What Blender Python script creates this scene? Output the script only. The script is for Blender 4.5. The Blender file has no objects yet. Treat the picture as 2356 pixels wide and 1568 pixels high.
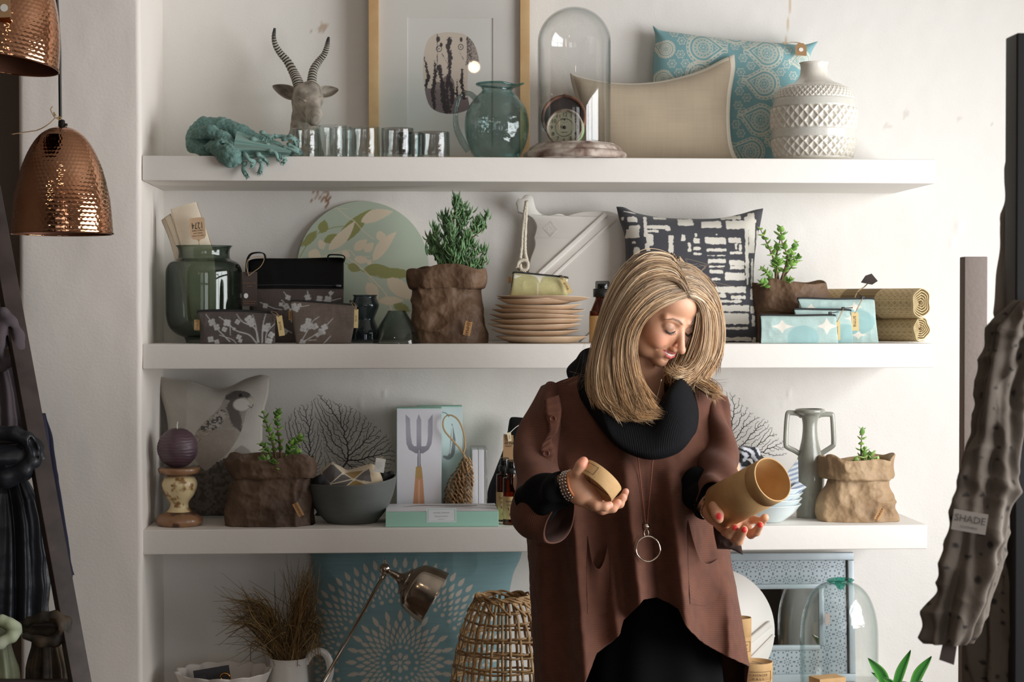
import bpy, math, random
import numpy as np
from mathutils import Vector, Matrix
random.seed(7); RNG=np.random.default_rng(7)
SC=bpy.context.scene; COL=SC.collection
# ------------------------------------------------------------------ camera model (frame 2356x1568)
FP=4200.; H=1.48; YAW=math.atan(237/FP); PIT=math.atan(69/math.hypot(FP,237))
FW=np.array([math.sin(YAW)*math.cos(PIT),math.cos(YAW)*math.cos(PIT),-math.sin(PIT)])
RT=np.array([math.cos(YAW),-math.sin(YAW),0.]); UPV=np.cross(RT,FW)
def P(px,py,Y):
    "points where the pixel's sight line meets the plane y=Y (arrays allowed)"
    px,py,Y=np.broadcast_arrays(*[np.asarray(a,float) for a in (px,py,Y)])
    d=FW+RT*((px-1178)/FP)[...,None]+UPV*((784-py)/FP)[...,None]
    return np.array([0,0,H])+d*(Y/d[...,1])[...,None]
def S(Y): return Y/FP          # metres per pixel at depth Y
YF=4.2; YW=4.558
Z1=P(941,360.4,YF)[2]; Z2=P(941,791,YF)[2]; Z3=P(941,1214.5,YF)[2]; Z4=.555
# ------------------------------------------------------------------ maths helpers
def lerp(a,b,t): return a+(b-a)*t
def sstep(a,b,x):
    t=np.clip((x-a)/(b-a),0,1); return t*t*(3-2*t)
def spline(pts,n):
    "Catmull-Rom through pts, n samples"
    p=np.asarray(pts,float)
    if p.ndim==1: p=p[:,None]
    k=len(p)
    if k<3: return np.array([lerp(p[0],p[-1],t) for t in np.linspace(0,1,n)])
    q=np.vstack([2*p[0]-p[1],p,2*p[-1]-p[-2]])
    t=np.linspace(0,k-1-1e-9,n); i=t.astype(int); f=(t-i)[:,None]
    a,b,c,d=q[i],q[i+1],q[i+2],q[i+3]
    return .5*(2*b+(c-a)*f+(2*a-5*b+4*c-d)*f*f+(3*b-a-3*c+d)*f**3)
def _h(ix,iy,iz,s):
    h=(ix*374761393+iy*668265263+iz*2147483647+s*974634777).astype(np.int64)&0xffffffff
    h=((h^(h>>13))*1274126177)&0xffffffff
    h=h^(h>>16)
    return (h&0xffff)/32767.5-1
def vn(p,s=0):
    p=np.asarray(p,float); i=np.floor(p).astype(np.int64); f=p-i; f=f*f*(3-2*f); r=0
    for dx in (0,1):
        for dy in (0,1):
            for dz in (0,1):
                w=(f[...,0] if dx else 1-f[...,0])*(f[...,1] if dy else 1-f[...,1])*(f[...,2] if dz else 1-f[...,2])
                r=r+w*_h(i[...,0]+dx,i[...,1]+dy,i[...,2]+dz,s)
    return r
def fbm(p,sc,o=3,s=0):
    r=0;a=1
    for k in range(o): r=r+a*vn(np.asarray(p)*sc*2**k,s+k*17); a*=.5
    return r
def crumple(p,sc,s=0):
    "ridged noise: paper creases, cloth wrinkles"
    w=np.asarray(p)+.25/sc*np.stack([vn(np.asarray(p)*sc,s+k) for k in (5,6,7)],-1)
    return (1-2*np.abs(vn(w*sc,s)))+.5*(1-2*np.abs(vn(w*sc*2.1,s+3)))
def inpoly(X,Y,poly):
    r=np.zeros(np.shape(X),bool); n=len(poly)
    for i in range(n):
        x1,y1=poly[i]; x2,y2=poly[(i+1)%n]
        if y1==y2: continue
        c=((y1>Y)!=(y2>Y))&(X<(x2-x1)*(Y-y1)/(y2-y1)+x1); r^=c
    return r
def pld(X,Y,pl,w=None):
    "distance to a polyline minus the (interpolated) half width"
    r=np.full(np.shape(X),1e9); n=len(pl)
    if w is None: w=0
    w=np.broadcast_to(np.asarray(w,float),(n,)) if np.ndim(w)==0 or len(w)==n else np.interp(np.linspace(0,1,n),np.linspace(0,1,len(w)),w)
    for i in range(n-1):
        ax,ay=pl[i]; bx,by=pl[i+1]; dx,dy=bx-ax,by-ay; L=dx*dx+dy*dy+1e-12
        t=np.clip(((X-ax)*dx+(Y-ay)*dy)/L,0,1)
        r=np.minimum(r,np.hypot(X-ax-t*dx,Y-ay-t*dy)-(w[i]+(w[i+1]-w[i])*t))
    return r
def paint(col,mask,c,soft=None):
    "lay colour c on col where mask (bool, or a signed distance with a soft edge)"
    m=mask.astype(float) if mask.dtype==bool else np.clip(.5-mask/(soft or 1.),0,1)
    return col+(np.asarray(c,float)-col)*m[...,None]
def lin(c):
    c=np.asarray(c,float)/255.; return np.where(c<=.04045,c/12.92,((c+.055)/1.055)**2.4)
# ------------------------------------------------------------------ materials
MATS={}
def M(name,c=(200,200,200),r=.6,metal=0,attr=False,bump=(),var=None,sheen=0,coat=0,glass=None,tint=None,spec=.5,emit=0,sub=0,aniso=0,trans=0):
    """c: sRGB 0-255. bump: list of (kind,scale,distance_m). var: (scale, srgb2, amount) mottling.
    glass: thin glass, rgb transmission for one wall"""
    if name in MATS: return MATS[name]
    m=bpy.data.materials.new(name); m.use_nodes=True; nt=m.node_tree; N=nt.nodes; L=nt.links
    b=N['Principled BSDF']; out=N['Material Output']; tc=N.new('ShaderNodeTexCoord')
    def col3(x): l=lin(x); return (*[float(v) for v in l],1)
    if glass is not None:
        N.remove(b); tr=N.new('ShaderNodeBsdfTransparent'); gl=N.new('ShaderNodeBsdfGlossy'); mx=N.new('ShaderNodeMixShader'); fr=N.new('ShaderNodeMath')
        lw=N.new('ShaderNodeLayerWeight'); lw.inputs['Blend'].default_value=.5
        cm=N.new('ShaderNodeMix'); cm.data_type='RGBA'
        e=tint if tint is not None else [v**2 for v in glass]
        cm.inputs['A'].default_value=(*glass,1); cm.inputs['B'].default_value=(*e,1)
        pw=N.new('ShaderNodeMath'); pw.operation='POWER'; pw.inputs[1].default_value=2.5
        L.new(lw.outputs['Facing'],pw.inputs[0]); L.new(pw.outputs[0],cm.inputs['Factor']); L.new(cm.outputs['Result'],tr.inputs['Color'])
        gl.inputs['Roughness'].default_value=r; f5=N.new('ShaderNodeMath'); f5.operation='POWER'; f5.inputs[1].default_value=5; L.new(lw.outputs['Facing'],f5.inputs[0]); fr.operation='MULTIPLY_ADD'; fr.inputs[1].default_value=.95; fr.inputs[2].default_value=.045; L.new(f5.outputs[0],fr.inputs[0])
        L.new(fr.outputs[0],mx.inputs[0]); L.new(tr.outputs[0],mx.inputs[1]); L.new(gl.outputs[0],mx.inputs[2]); L.new(mx.outputs[0],out.inputs['Surface'])
        nrm=[gl.inputs['Normal'],lw.inputs['Normal']]
    else:
        b.inputs['Roughness'].default_value=r; b.inputs['Metallic'].default_value=metal
        b.inputs['Specular IOR Level'].default_value=spec
        b.inputs['Sheen Weight'].default_value=sheen; b.inputs['Coat Weight'].default_value=coat; b.inputs['Coat Roughness'].default_value=.08
        b.inputs['Subsurface Weight'].default_value=sub
        if sub: b.inputs['Subsurface Radius'].default_value=(.01,.004,.002); b.inputs['Subsurface Scale'].default_value=.4
        if trans: b.inputs['Transmission Weight'].default_value=trans
        nrm=[b.inputs['Normal']]; src=None
        if attr:
            a=N.new('ShaderNodeVertexColor'); a.layer_name='col'; src=a.outputs['Color']
        if var:
            nz=N.new('ShaderNodeTexNoise'); nz.inputs['Scale'].default_value=var[0]; nz.inputs['Detail'].default_value=6
            L.new(tc.outputs['Object'],nz.inputs['Vector'])
            rp=N.new('ShaderNodeMapRange'); rp.inputs['From Min'].default_value=.38; rp.inputs['From Max'].default_value=.66; rp.inputs['To Max'].default_value=var[2]
            L.new(nz.outputs[0],rp.inputs['Value'])
            mx=N.new('ShaderNodeMix'); mx.data_type='RGBA'; L.new(rp.outputs['Result'],mx.inputs['Factor'])
            if src: L.new(src,mx.inputs['A'])
            else: mx.inputs['A'].default_value=col3(c)
            mx.inputs['B'].default_value=col3(var[1]); src=mx.outputs['Result']
        if src: L.new(src,b.inputs['Base Color'])
        else: b.inputs['Base Color'].default_value=col3(c)
        if emit:
            b.inputs['Emission Color'].default_value=col3(c); b.inputs['Emission Strength'].default_value=emit
    h=None
    for kind,sc,dist in bump:
        if kind[-1] not in 'uv': dist=min(dist,.11*({'noise':.8,'vor':1.}.get(kind,1.97))/sc)
        if kind=='noise':
            t=N.new('ShaderNodeTexNoise'); t.inputs['Scale'].default_value=sc; t.inputs['Detail'].default_value=4; L.new(tc.outputs['Object'],t.inputs['Vector']); o=t.outputs[0]
        elif kind=='vor':
            t=N.new('ShaderNodeTexVoronoi'); t.inputs['Scale'].default_value=sc; L.new(tc.outputs['Object'],t.inputs['Vector']); o=t.outputs['Distance']
        elif kind in ('ribx','riby','ribz','ribu','ribv'):
            t=N.new('ShaderNodeTexWave'); t.inputs['Scale'].default_value=sc/6.2832*1.0 if kind[-1] in 'xyz' else sc/6.2832
            t.bands_direction={'x':'X','y':'Y','z':'Z','u':'X','v':'Y'}[kind[-1]]; t.inputs['Distortion'].default_value=.6
            t.inputs['Detail'].default_value=1
            L.new(tc.outputs['UV' if kind[-1] in 'uv' else 'Object'],t.inputs['Vector']); o=t.outputs[1]
        else: # weave
            o=None
            for d in ('X','Z'):
                t=N.new('ShaderNodeTexWave'); t.inputs['Scale'].default_value=sc/6.2832; t.bands_direction=d; t.inputs['Distortion'].default_value=2.5; t.inputs['Detail'].default_value=2
                L.new(tc.outputs['Object'],t.inputs['Vector'])
                if o is None: o=t.outputs[1]
                else:
                    a=N.new('ShaderNodeMath'); a.operation='ADD'; L.new(o,a.inputs[0]); L.new(t.outputs[1],a.inputs[1]); o=a.outputs[0]
        bp=N.new('ShaderNodeBump'); bp.inputs['Distance'].default_value=dist; bp.inputs['Strength'].default_value=1
        L.new(o,bp.inputs['Height'])
        if h: L.new(h,bp.inputs['Normal'])
        h=bp.outputs[0]
    if h:
        for s in nrm: L.new(h,s)
    MATS[name]=m; return m
# ------------------------------------------------------------------ geometry
ORG={}
class G:
    def __init__(s): s.V=[];s.F=[];s.C=[];s.U=[];s.MI=[];s.n=0
    def add(s,V,F,col=None,uv=None,mi=0):
        V=np.asarray(V,float).reshape(-1,3); s.V.append(V)
        for f in (F if isinstance(F,list) else [F]):
            f=np.asarray(f,int)
            if f.size: s.F.append(f+s.n); s.MI.append(mi)
        c=np.ones((len(V),3)) if col is None else np.broadcast_to(np.asarray(col,float).reshape(-1,3) if np.ndim(col)>1 else np.asarray(col,float),(len(V),3))
        s.C.append(c); s.U.append(np.zeros((len(V),2)) if uv is None else np.asarray(uv,float).reshape(-1,2)); s.n+=len(V); return s
    def merge(s,o):
        s.V+=o.V; s.F+=[f+s.n for f in o.F]; s.C+=o.C; s.U+=o.U; s.MI+=o.MI; s.n+=o.n; return s
    def build(s,name,mat,parent=None,smooth=True,origin=None,label=None,flip=False):
        V=np.vstack(s.V); C=np.vstack(s.C); U=np.vstack(s.U)
        loops=np.concatenate([(f[:,::-1] if flip else f).ravel() for f in s.F]); tot=np.concatenate([np.full(len(f),f.shape[1]) for f in s.F])
        mis=np.concatenate([np.full(len(f),m) for f,m in zip(s.F,s.MI)])
        if parent is not None: o0=ORG[parent.name]
        else: o0=np.array(origin) if origin is not None else np.array([(V[:,0].min()+V[:,0].max())/2,(V[:,1].min()+V[:,1].max())/2,V[:,2].min()])
        me=bpy.data.meshes.new(name); me.vertices.add(len(V)); me.vertices.foreach_set('co',(V-o0).astype(np.float32).ravel())
        me.loops.add(len(loops)); me.loops.foreach_set('vertex_index',loops.astype(np.int32))
        me.polygons.add(len(tot)); st=np.concatenate([[0],np.cumsum(tot)[:-1]])
        me.polygons.foreach_set('loop_start',st.astype(np.int32)); me.polygons.foreach_set('loop_total',tot.astype(np.int32))
        me.polygons.foreach_set('material_index',mis.astype(np.int32))
        me.polygons.foreach_set('use_smooth',np.full(len(tot),smooth))
        a=me.color_attributes.new('col','FLOAT_COLOR','POINT'); a.data.foreach_set('color',np.hstack([C,np.ones((len(C),1))]).astype(np.float32).ravel())
        uvl=me.uv_layers.new(name='UVMap'); uvl.data.foreach_set('uv',U[loops].astype(np.float32).ravel())
        for mm in (mat if isinstance(mat,(list,tuple)) else [mat]): me.materials.append(mm)
        me.update(calc_edges=True); me.validate()
        ob=bpy.data.objects.new(name,me); COL.objects.link(ob)
        if parent is not None: ob.parent=parent
        else: ob.location=o0
        ORG[ob.name]=o0
        if label: ob['label']=label
        return ob
def tag(o,label,cat,group=None,kind=None):
    if label: o['label']=label
    if cat: o['category']=cat
    if group: o['group']=group
    if kind: o['kind']=kind
    return o
def thing(name,label,cat,loc,group=None):
    o=bpy.data.objects.new(name,None); COL.objects.link(o); o.empty_display_size=.05
    o.location=[float(v) for v in loc]; ORG[o.name]=np.array(loc,float); return tag(o,label,cat,group)
def dup(root,loc,label=None,rotz=0,scale=None):
    def cp(o,par):
        c=o.copy(); COL.objects.link(c); ORG[c.name]=ORG[o.name]
        if par: c.parent=par
        for ch in o.children: cp(ch,c)
        return c
    r=cp(root,None); r.location=[float(v) for v in loc]; r.rotation_euler[2]=rotz; ORG[r.name]=np.array(loc,float)
    if scale: r.scale=scale
    if label: r['label']=label
    return r
def gridF(nu,nv,cu=False,cv=False):
    "quad faces of an nu x nv vertex grid (index=u*nv+v)"
    iu=np.arange(nu if cu else nu-1); iv=np.arange(nv if cv else nv-1)
    a,b=np.meshgrid(iu,iv,indexing='ij'); a2=(a+1)%nu; b2=(b+1)%nv
    return np.stack([a*nv+b,a2*nv+b,a2*nv+b2,a*nv+b2],-1).reshape(-1,4)
def frames(p):
    t=np.gradient(p,axis=0); t/=np.linalg.norm(t,axis=1)[:,None]+1e-12
    n=np.zeros_like(t); a=np.array([0,0,1.]) if abs(t[0][2])<.9 else np.array([0,1.,0])
    v=np.cross(t[0],a); v/=np.linalg.norm(v); n[0]=v
    for i in range(1,len(p)):
        v=n[i-1]-t[i]*np.dot(n[i-1],t[i]); n[i]=v/(np.linalg.norm(v)+1e-12)
    return t,n,np.cross(t,n)
def tube(g,pts,rad,n=10,seg=None,col=None,caps=True,flat=1.,closed=False,twist=0,mi=0,pleat=0,pn=7):
    p=np.asarray(pts,float)
    if seg:
        if closed: p=spline(np.vstack([p,p[:1]]),seg+1)[:-1]
        else: p=spline(p,seg)
    k=len(p); r=np.broadcast_to(np.asarray(rad,float),(k,)) if np.ndim(rad)==0 else np.interp(np.linspace(0,1,k),np.linspace(0,1,len(rad)),rad)
    t,a,b=frames(p)
    th=np.linspace(0,2*math.pi,n,endpoint=False)[None,:]+twist*np.linspace(0,1,k)[:,None]
    if pleat: r=r[:,None]*(1+pleat*np.cos(pn*th+2.2*np.linspace(0,1,k)[:,None])+.5*pleat*np.cos((pn*2+1)*th-3*np.linspace(0,1,k)[:,None]))
    else: r=r[:,None]
    V=p[:,None]+r[...,None]*(np.cos(th)[...,None]*a[:,None]+flat*np.sin(th)[...,None]*b[:,None])
    F=[gridF(k,n,cu=closed,cv=True)[:,::-1]]
    if caps and not closed:
        F+= [np.arange(n)[None,:].copy(), (np.arange(n)[::-1]+(k-1)*n)[None,:]]
    uv=np.stack(np.meshgrid(np.linspace(0,1,k),np.linspace(0,1,n),indexing='ij'),-1)
    c=None if col is None else (np.repeat(np.asarray(col,float),n,axis=0) if np.ndim(col)>1 else col)
    g.add(V,F,col=c,uv=uv,mi=mi); return g
def lathe(g,c,prof,n=64,sub=None,disp=None,col=None,colf=None,axis=None,mi=0):
    "prof: [(r,z)...] along the outline; c: centre (x,y,z0). disp(theta,s,r,z)->dr"
    p=np.asarray(prof,float)
    if sub: p=spline(p,sub)
    k=len(p); p[:,0]=np.maximum(p[:,0],1e-5)
    th=np.linspace(0,2*math.pi,n,endpoint=False)
    s=np.concatenate([[0],np.cumsum(np.hypot(*np.diff(p,axis=0).T))])
    R=np.broadcast_to(p[:,0:1],(k,n)).copy(); T=np.broadcast_to(th,(k,n)); Zz=np.broadcast_to(p[:,1:2],(k,n)); Sg=np.broadcast_to(s[:,None],(k,n))
    if disp: R=R+disp(T,Sg,R,Zz)
    V=np.stack([R*np.cos(T),R*np.sin(T),Zz],-1)
    cc=col if colf is None else colf(T,Sg,R,Zz).reshape(-1,3)
    if axis is not None:
        w=np.array(axis,float); w/=np.linalg.norm(w); a=np.cross([0,0,1.],w)
        a=np.array([1.,0,0]) if np.linalg.norm(a)<1e-6 else a/np.linalg.norm(a); b=np.cross(w,a)
        V=V[...,0:1]*a+V[...,1:2]*b+V[...,2:3]*w
    V=V+np.array(c,float)
    uv=np.stack([T/(2*math.pi),Sg],-1)
    g.add(V,gridF(k,n,cv=True)[:,::-1],col=cc,uv=uv,mi=mi); return g
def lpx(cx,Y,prof,base=None):
    "pixel outline [(half width, py)...] -> centre point, metric profile"
    z0=P(cx,prof[0][1],Y)[2] if base is None else base
    x=P(cx,prof[0][1],Y)[0]
    out=[(hw*S(Y),float(P(cx,py,Y)[2])-z0) for hw,py in prof]
    if base is not None: out[0]=(out[0][0],0.)
    return (x,Y,z0),out
def shell(prof,t,tb=None):
    "closed thin-walled vessel outline from an outer one that runs bottom->top"
    p=np.asarray(prof,float); tb=tb or t
    inn=[(max(r-t,1e-4),max(z,p[0][1]+tb)) for r,z in p[::-1]]
    return np.vstack([[(1e-4,p[0][1])],p,inn,[(1e-4,p[0][1]+tb)]])
def box(g,lo,hi,bev=0,col=None,mi=0,M3=None,c0=None):
    lo=np.array(lo,float);hi=np.array(hi,float)
    if bev<=0:
        V=np.array([[x,y,z] for x in (lo[0],hi[0]) for y in (lo[1],hi[1]) for z in (lo[2],hi[2])])
        F=[np.array([[0,1,3,2],[4,6,7,5],[0,4,5,1],[2,3,7,6],[0,2,6,4],[1,5,7,3]])]
    else:
        n=4; bev=min(bev,(hi-lo).min()/2*.999)
        # rounded box: cube-sphere corners pushed out
        a=np.concatenate([-np.cos(np.linspace(0,math.pi/2,n)),np.cos(np.linspace(math.pi/2,0,n))])
        k=2*n; V=[];F=[];off=0
        for ax in range(3):
            for sg in (-1,1):
                u,v=np.meshgrid(np.linspace(-1,1,k),np.linspace(-1,1,k),indexing='ij')
                ang=np.concatenate([np.linspace(-math.pi/4,0,n),np.linspace(0,math.pi/4,n)])
                A,B=np.meshgrid(np.tan(ang),np.tan(ang),indexing='ij')
                d=np.zeros((k,k,3)); d[...,ax]=sg; d[...,(ax+1)%3]=A; d[...,(ax+2)%3]=B
                d/=np.linalg.norm(d,axis=-1)[...,None]
                half=(hi-lo)/2-bev; sgn=np.zeros((k,k,3)); sgn[...,ax]=sg
                sgA=np.concatenate([-np.ones(n),np.ones(n)])
                sgn[...,(ax+1)%3]=sgA[:,None]; sgn[...,(ax+2)%3]=sgA[None,:]
                q=(lo+hi)/2+sgn*half+d*bev
                V.append(q.reshape(-1,3)); f=gridF(k,k)+off
                F.append(f if sg>0 else f[:,::-1]); off+=k*k
        V=np.vstack(V)
    if M3 is not None:
        c0=(lo+hi)/2 if c0 is None else np.array(c0); V=(V-c0)@np.array(M3).T+c0
    g.add(V,F,col=col,mi=mi); return g
def obox(g,a,b,w,d,up=(0,1,0),bev=.002,col=None):
    "a beam from a to b, section w x d (d along up)"
    a=np.array(a,float);b=np.array(b,float); L=np.linalg.norm(b-a); t=(b-a)/L; u=np.array(up,float); u-=t*np.dot(u,t); u/=np.linalg.norm(u); s=np.cross(u,t)
    h=G(); box(h,(-w/2,-d/2,0),(w/2,d/2,L),bev); V=np.vstack(h.V)@np.stack([s,u,t]) +a
    for f in h.F: pass
    g.add(V,[f for f in h.F],col=col); return g
from mathutils.geometry import tessellate_polygon
def prism(g,poly,o,ex,ey,nrm,th,col=None,colb=None,mi=0,bev=0):
    "2-D outline (metres) extruded by th along -nrm from the plane o,ex,ey"
    p=np.asarray(poly,float); A=.5*np.sum(p[:,0]*np.roll(p[:,1],-1)-np.roll(p[:,0],-1)*p[:,1])
    if A<0: p=p[::-1]
    ex=np.array(ex,float);ey=np.array(ey,float);nr=np.array(nrm,float); n=len(p)
    tri=np.array(tessellate_polygon([[Vector((x,y,0)) for x,y in p]]))
    fix=[]
    for t in tri:
        a,b,c=p[t[0]],p[t[1]],p[t[2]]
        fix.append(t if (b[0]-a[0])*(c[1]-a[1])-(b[1]-a[1])*(c[0]-a[0])>0 else t[::-1])
    tri=np.array(fix); top=np.array(o)+p[:,:1]*ex+p[:,1:]*ey; bot=top-nr*th
    if np.dot(np.cross(ex,ey),nr)<0: flip=True
    else: flip=False
    i=np.arange(n); j=(i+1)%n
    f1=tri; f2=tri[:,::-1]+n
    if bev>0:
        c=p.mean(0); pin=[]
        for k in range(n):
            e1=p[k]-p[k-1]; e2=p[(k+1)%n]-p[k]; n1=np.array([-e1[1],e1[0]]);n2=np.array([-e2[1],e2[0]])
            n1/=np.linalg.norm(n1)+1e-12;n2/=np.linalg.norm(n2)+1e-12; m=n1+n2; m/=np.linalg.norm(m)+1e-12; pin.append(p[k]+m*bev)
        pin=np.array(pin); top2=np.array(o)+pin[:,:1]*ex+pin[:,1:]*ey; top=top-nr*bev
        V=np.vstack([top,bot,top2]); side=np.stack([i,i+n,j+n,j],-1); bv=np.stack([i,j,j+2*n,i+2*n],-1)
        F=[f1+2*n,f2,side,bv]
    else:
        V=np.vstack([top,bot,top,bot]); side=np.stack([i+2*n,i+3*n,j+3*n,j+2*n],-1); F=[f1,f2,side]
    if flip: F=[f[:,::-1] for f in F]
    g.add(V,F,col=col,mi=mi); return g
def coons(top,bot,left,right,nu,nv):
    "Coons patch of four px outlines; top/bottom run left->right, left/right run top->bottom. -> X,Y (nu,nv)"
    t=spline(top,nu);b=spline(bot,nu);l=spline(left,nv);r=spline(right,nv)
    u=np.linspace(0,1,nu)[:,None,None]; v=np.linspace(0,1,nv)[None,:,None]
    q=(1-v)*t[:,None]+v*b[:,None]+(1-u)*l[None]+u*r[None]-((1-u)*(1-v)*t[0]+u*(1-v)*t[-1]+(1-u)*v*b[0]+u*v*b[-1])
    return q[...,0],q[...,1]
def pillow(g,top,bot,left,right,Yt,Yb,T,nu=120,nv=120,pw=.5,colf=None,colback=None,wr=0,wsc=9,seed=0,zmin=None,edge=0,Tb=None):
    "a stuffed cloth form: px outline as a Coons patch on a plane leaning from Yb (bottom) to Yt (top), bulging T metres each side"
    X,Yp=coons(top,bot,left,right,nu,nv)
    y0=min(p[1] for p in top); y1=max(p[1] for p in bot); t=(Yp-y0)/(y1-y0); Yd=Yt+(Yb-Yt)*t
    C=P(X,Yp,Yd)
    u=np.linspace(-1,1,nu)[:,None]; v=np.linspace(-1,1,nv)[None,:]
    e=edge
    B=(np.clip(1-(np.abs(u)/(1-e))**2,0,1)*np.clip(1-(np.abs(v)/(1-e))**2,0,1))**pw*T
    W=0
    if wr: W=wr*crumple(C,wsc,seed)*np.clip((1-u**2)*(1-v**2)*4,0,1)
    fr=C.copy(); fr[...,1]-=B+W+.0008; bk=C.copy(); bk[...,1]+=B*(1 if Tb is None else Tb/T)+.0008
    if zmin is not None:
        for a in (fr,bk): a[...,2]=np.maximum(a[...,2],zmin+.0005)
    c=colf(X,Yp,u+0*v,v+0*u).reshape(-1,3) if colf else None
    uv=np.stack([u*.5+.5+0*v,v*.5+.5+0*u],-1)
    F=gridF(nu,nv)
    g.add(fr,F[:,::-1],col=c,uv=uv)
    g.add(bk,F,col=colback if colback is not None else (c if c is not None else None),uv=uv)
    # close the rim
    idx=np.concatenate([np.arange(nu)*nv, (nu-1)*nv+np.arange(1,nv), (np.arange(nu-2,-1,-1))*nv+nv-1, np.arange(nv-2,0,-1)])
    n=nu*nv; base=g.n-2*n; j=np.roll(idx,-1)
    g.F.append(np.stack([idx,j,j+n,idx+n],-1)[:,::-1]+base); g.MI.append(0)
    return fr
def loft(g,rows,Yc,dep,n=96,sq=2.4,k=None,crum=0,csc=14,seed=0,col=None,colf=None,cap=True,foldf=None,zmin=None,yshift=None):
    "rows [(py,left px,right px[,depth factor[,dY]])...] bottom->top as superellipse sections; dep = depth/width"
    r=np.array([list(q)+[1.,0.][len(q)-3:] if len(q)<5 else list(q) for q in rows],float)
    if k: r=spline(r,k)
    m=len(r); th=np.linspace(0,2*math.pi,n,endpoint=False)
    cx=(r[:,1]+r[:,2])/2; hw=np.abs(r[:,2]-r[:,1])/2*S(Yc)
    c=P(cx,r[:,0],Yc)
    cs,sn=np.cos(th),np.sin(th)
    ex=np.sign(cs)*np.abs(cs)**(2/sq); ey=np.sign(sn)*np.abs(sn)**(2/sq)
    V=np.zeros((m,n,3)); V[...,0]=c[:,0:1]+hw[:,None]*ex; V[...,1]=Yc+r[:,4:5]+hw[:,None]*dep*r[:,3:4]*ey; V[...,2]=c[:,2:3]
    if crum or foldf:
        nr=np.stack([np.broadcast_to(ex,(m,n)),np.broadcast_to(ey,(m,n)),np.zeros((m,n))],-1)
        d=np.zeros((m,n))
        if crum: d=d+crum*crumple(V,csc,seed)
        if foldf: d=d+foldf(np.broadcast_to(th,(m,n)),np.broadcast_to(r[:,0:1],(m,n)))
        V=V+nr*d[...,None]
    if zmin is not None: V[...,2]=np.maximum(V[...,2],zmin)
    F=[gridF(m,n,cv=True)[:,::-1]]
    if cap: F+=[np.arange(n)[None,:].copy()[:, :]]
    uv=np.stack(np.meshgrid(np.linspace(0,1,m),np.linspace(0,1,n),indexing='ij'),-1)
    cc=colf(V).reshape(-1,3) if colf else col
    g.add(V,F,col=cc,uv=uv); return V
# ------------------------------------------------------------------ implicit surfaces (smooth unions -> surface nets)
def sfnet(F,o,h):
    s=F<0; nx,ny,nz=F.shape
    c=[(i,j,k) for i in (0,1) for j in (0,1) for k in (0,1)]
    sl=lambda a,d:a[d[0]:nx-1+d[0],d[1]:ny-1+d[1],d[2]:nz-1+d[2]]
    cnt=sum(sl(s,d).astype(np.int8) for d in c); act=np.argwhere((cnt>0)&(cnt<8))
    if not len(act): return np.zeros((0,3)),np.zeros((0,4),int)
    acc=np.zeros((len(act),3)); num=np.zeros(len(act))
    for a in c:
        for ax in range(3):
            if a[ax]: continue
            b=list(a); b[ax]=1
            ia=act+np.array(a); ib=act+np.array(b); fa=F[tuple(ia.T)]; fb=F[tuple(ib.T)]
            m=(fa<0)!=(fb<0); t=np.where(m,fa/(fa-fb+1e-20),0)
            q=np.tile(np.array(a,float),(len(act),1)); q[:,ax]=t
            acc+=q*m[:,None]; num+=m
    V=(act+acc/num[:,None])*h+o
    idx=np.full((nx-1,ny-1,nz-1),-1); idx[tuple(act.T)]=np.arange(len(act)); Q=[]
    for ax in range(3):
        a=[slice(None)]*3; b=[slice(None)]*3; a[ax]=slice(0,-1); b[ax]=slice(1,None)
        s0=s[tuple(a)]; s1=s[tuple(b)]; e=np.argwhere(s0!=s1); u,v=(ax+1)%3,(ax+2)%3
        sh=np.array(F.shape); ok=(e[:,u]>0)&(e[:,v]>0)&(e[:,u]<sh[u]-1)&(e[:,v]<sh[v]-1); e=e[ok]
        ins=s0[tuple(e.T)]; q=[]
        for du,dv in ((-1,-1),(0,-1),(0,0),(-1,0)):
            w=e.copy(); w[:,u]+=du; w[:,v]+=dv; q.append(idx[tuple(w.T)])
        q=np.stack(q,-1); q[~ins]=q[~ins][:,::-1]; Q.append(q)
    return V,np.vstack(Q)
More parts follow.
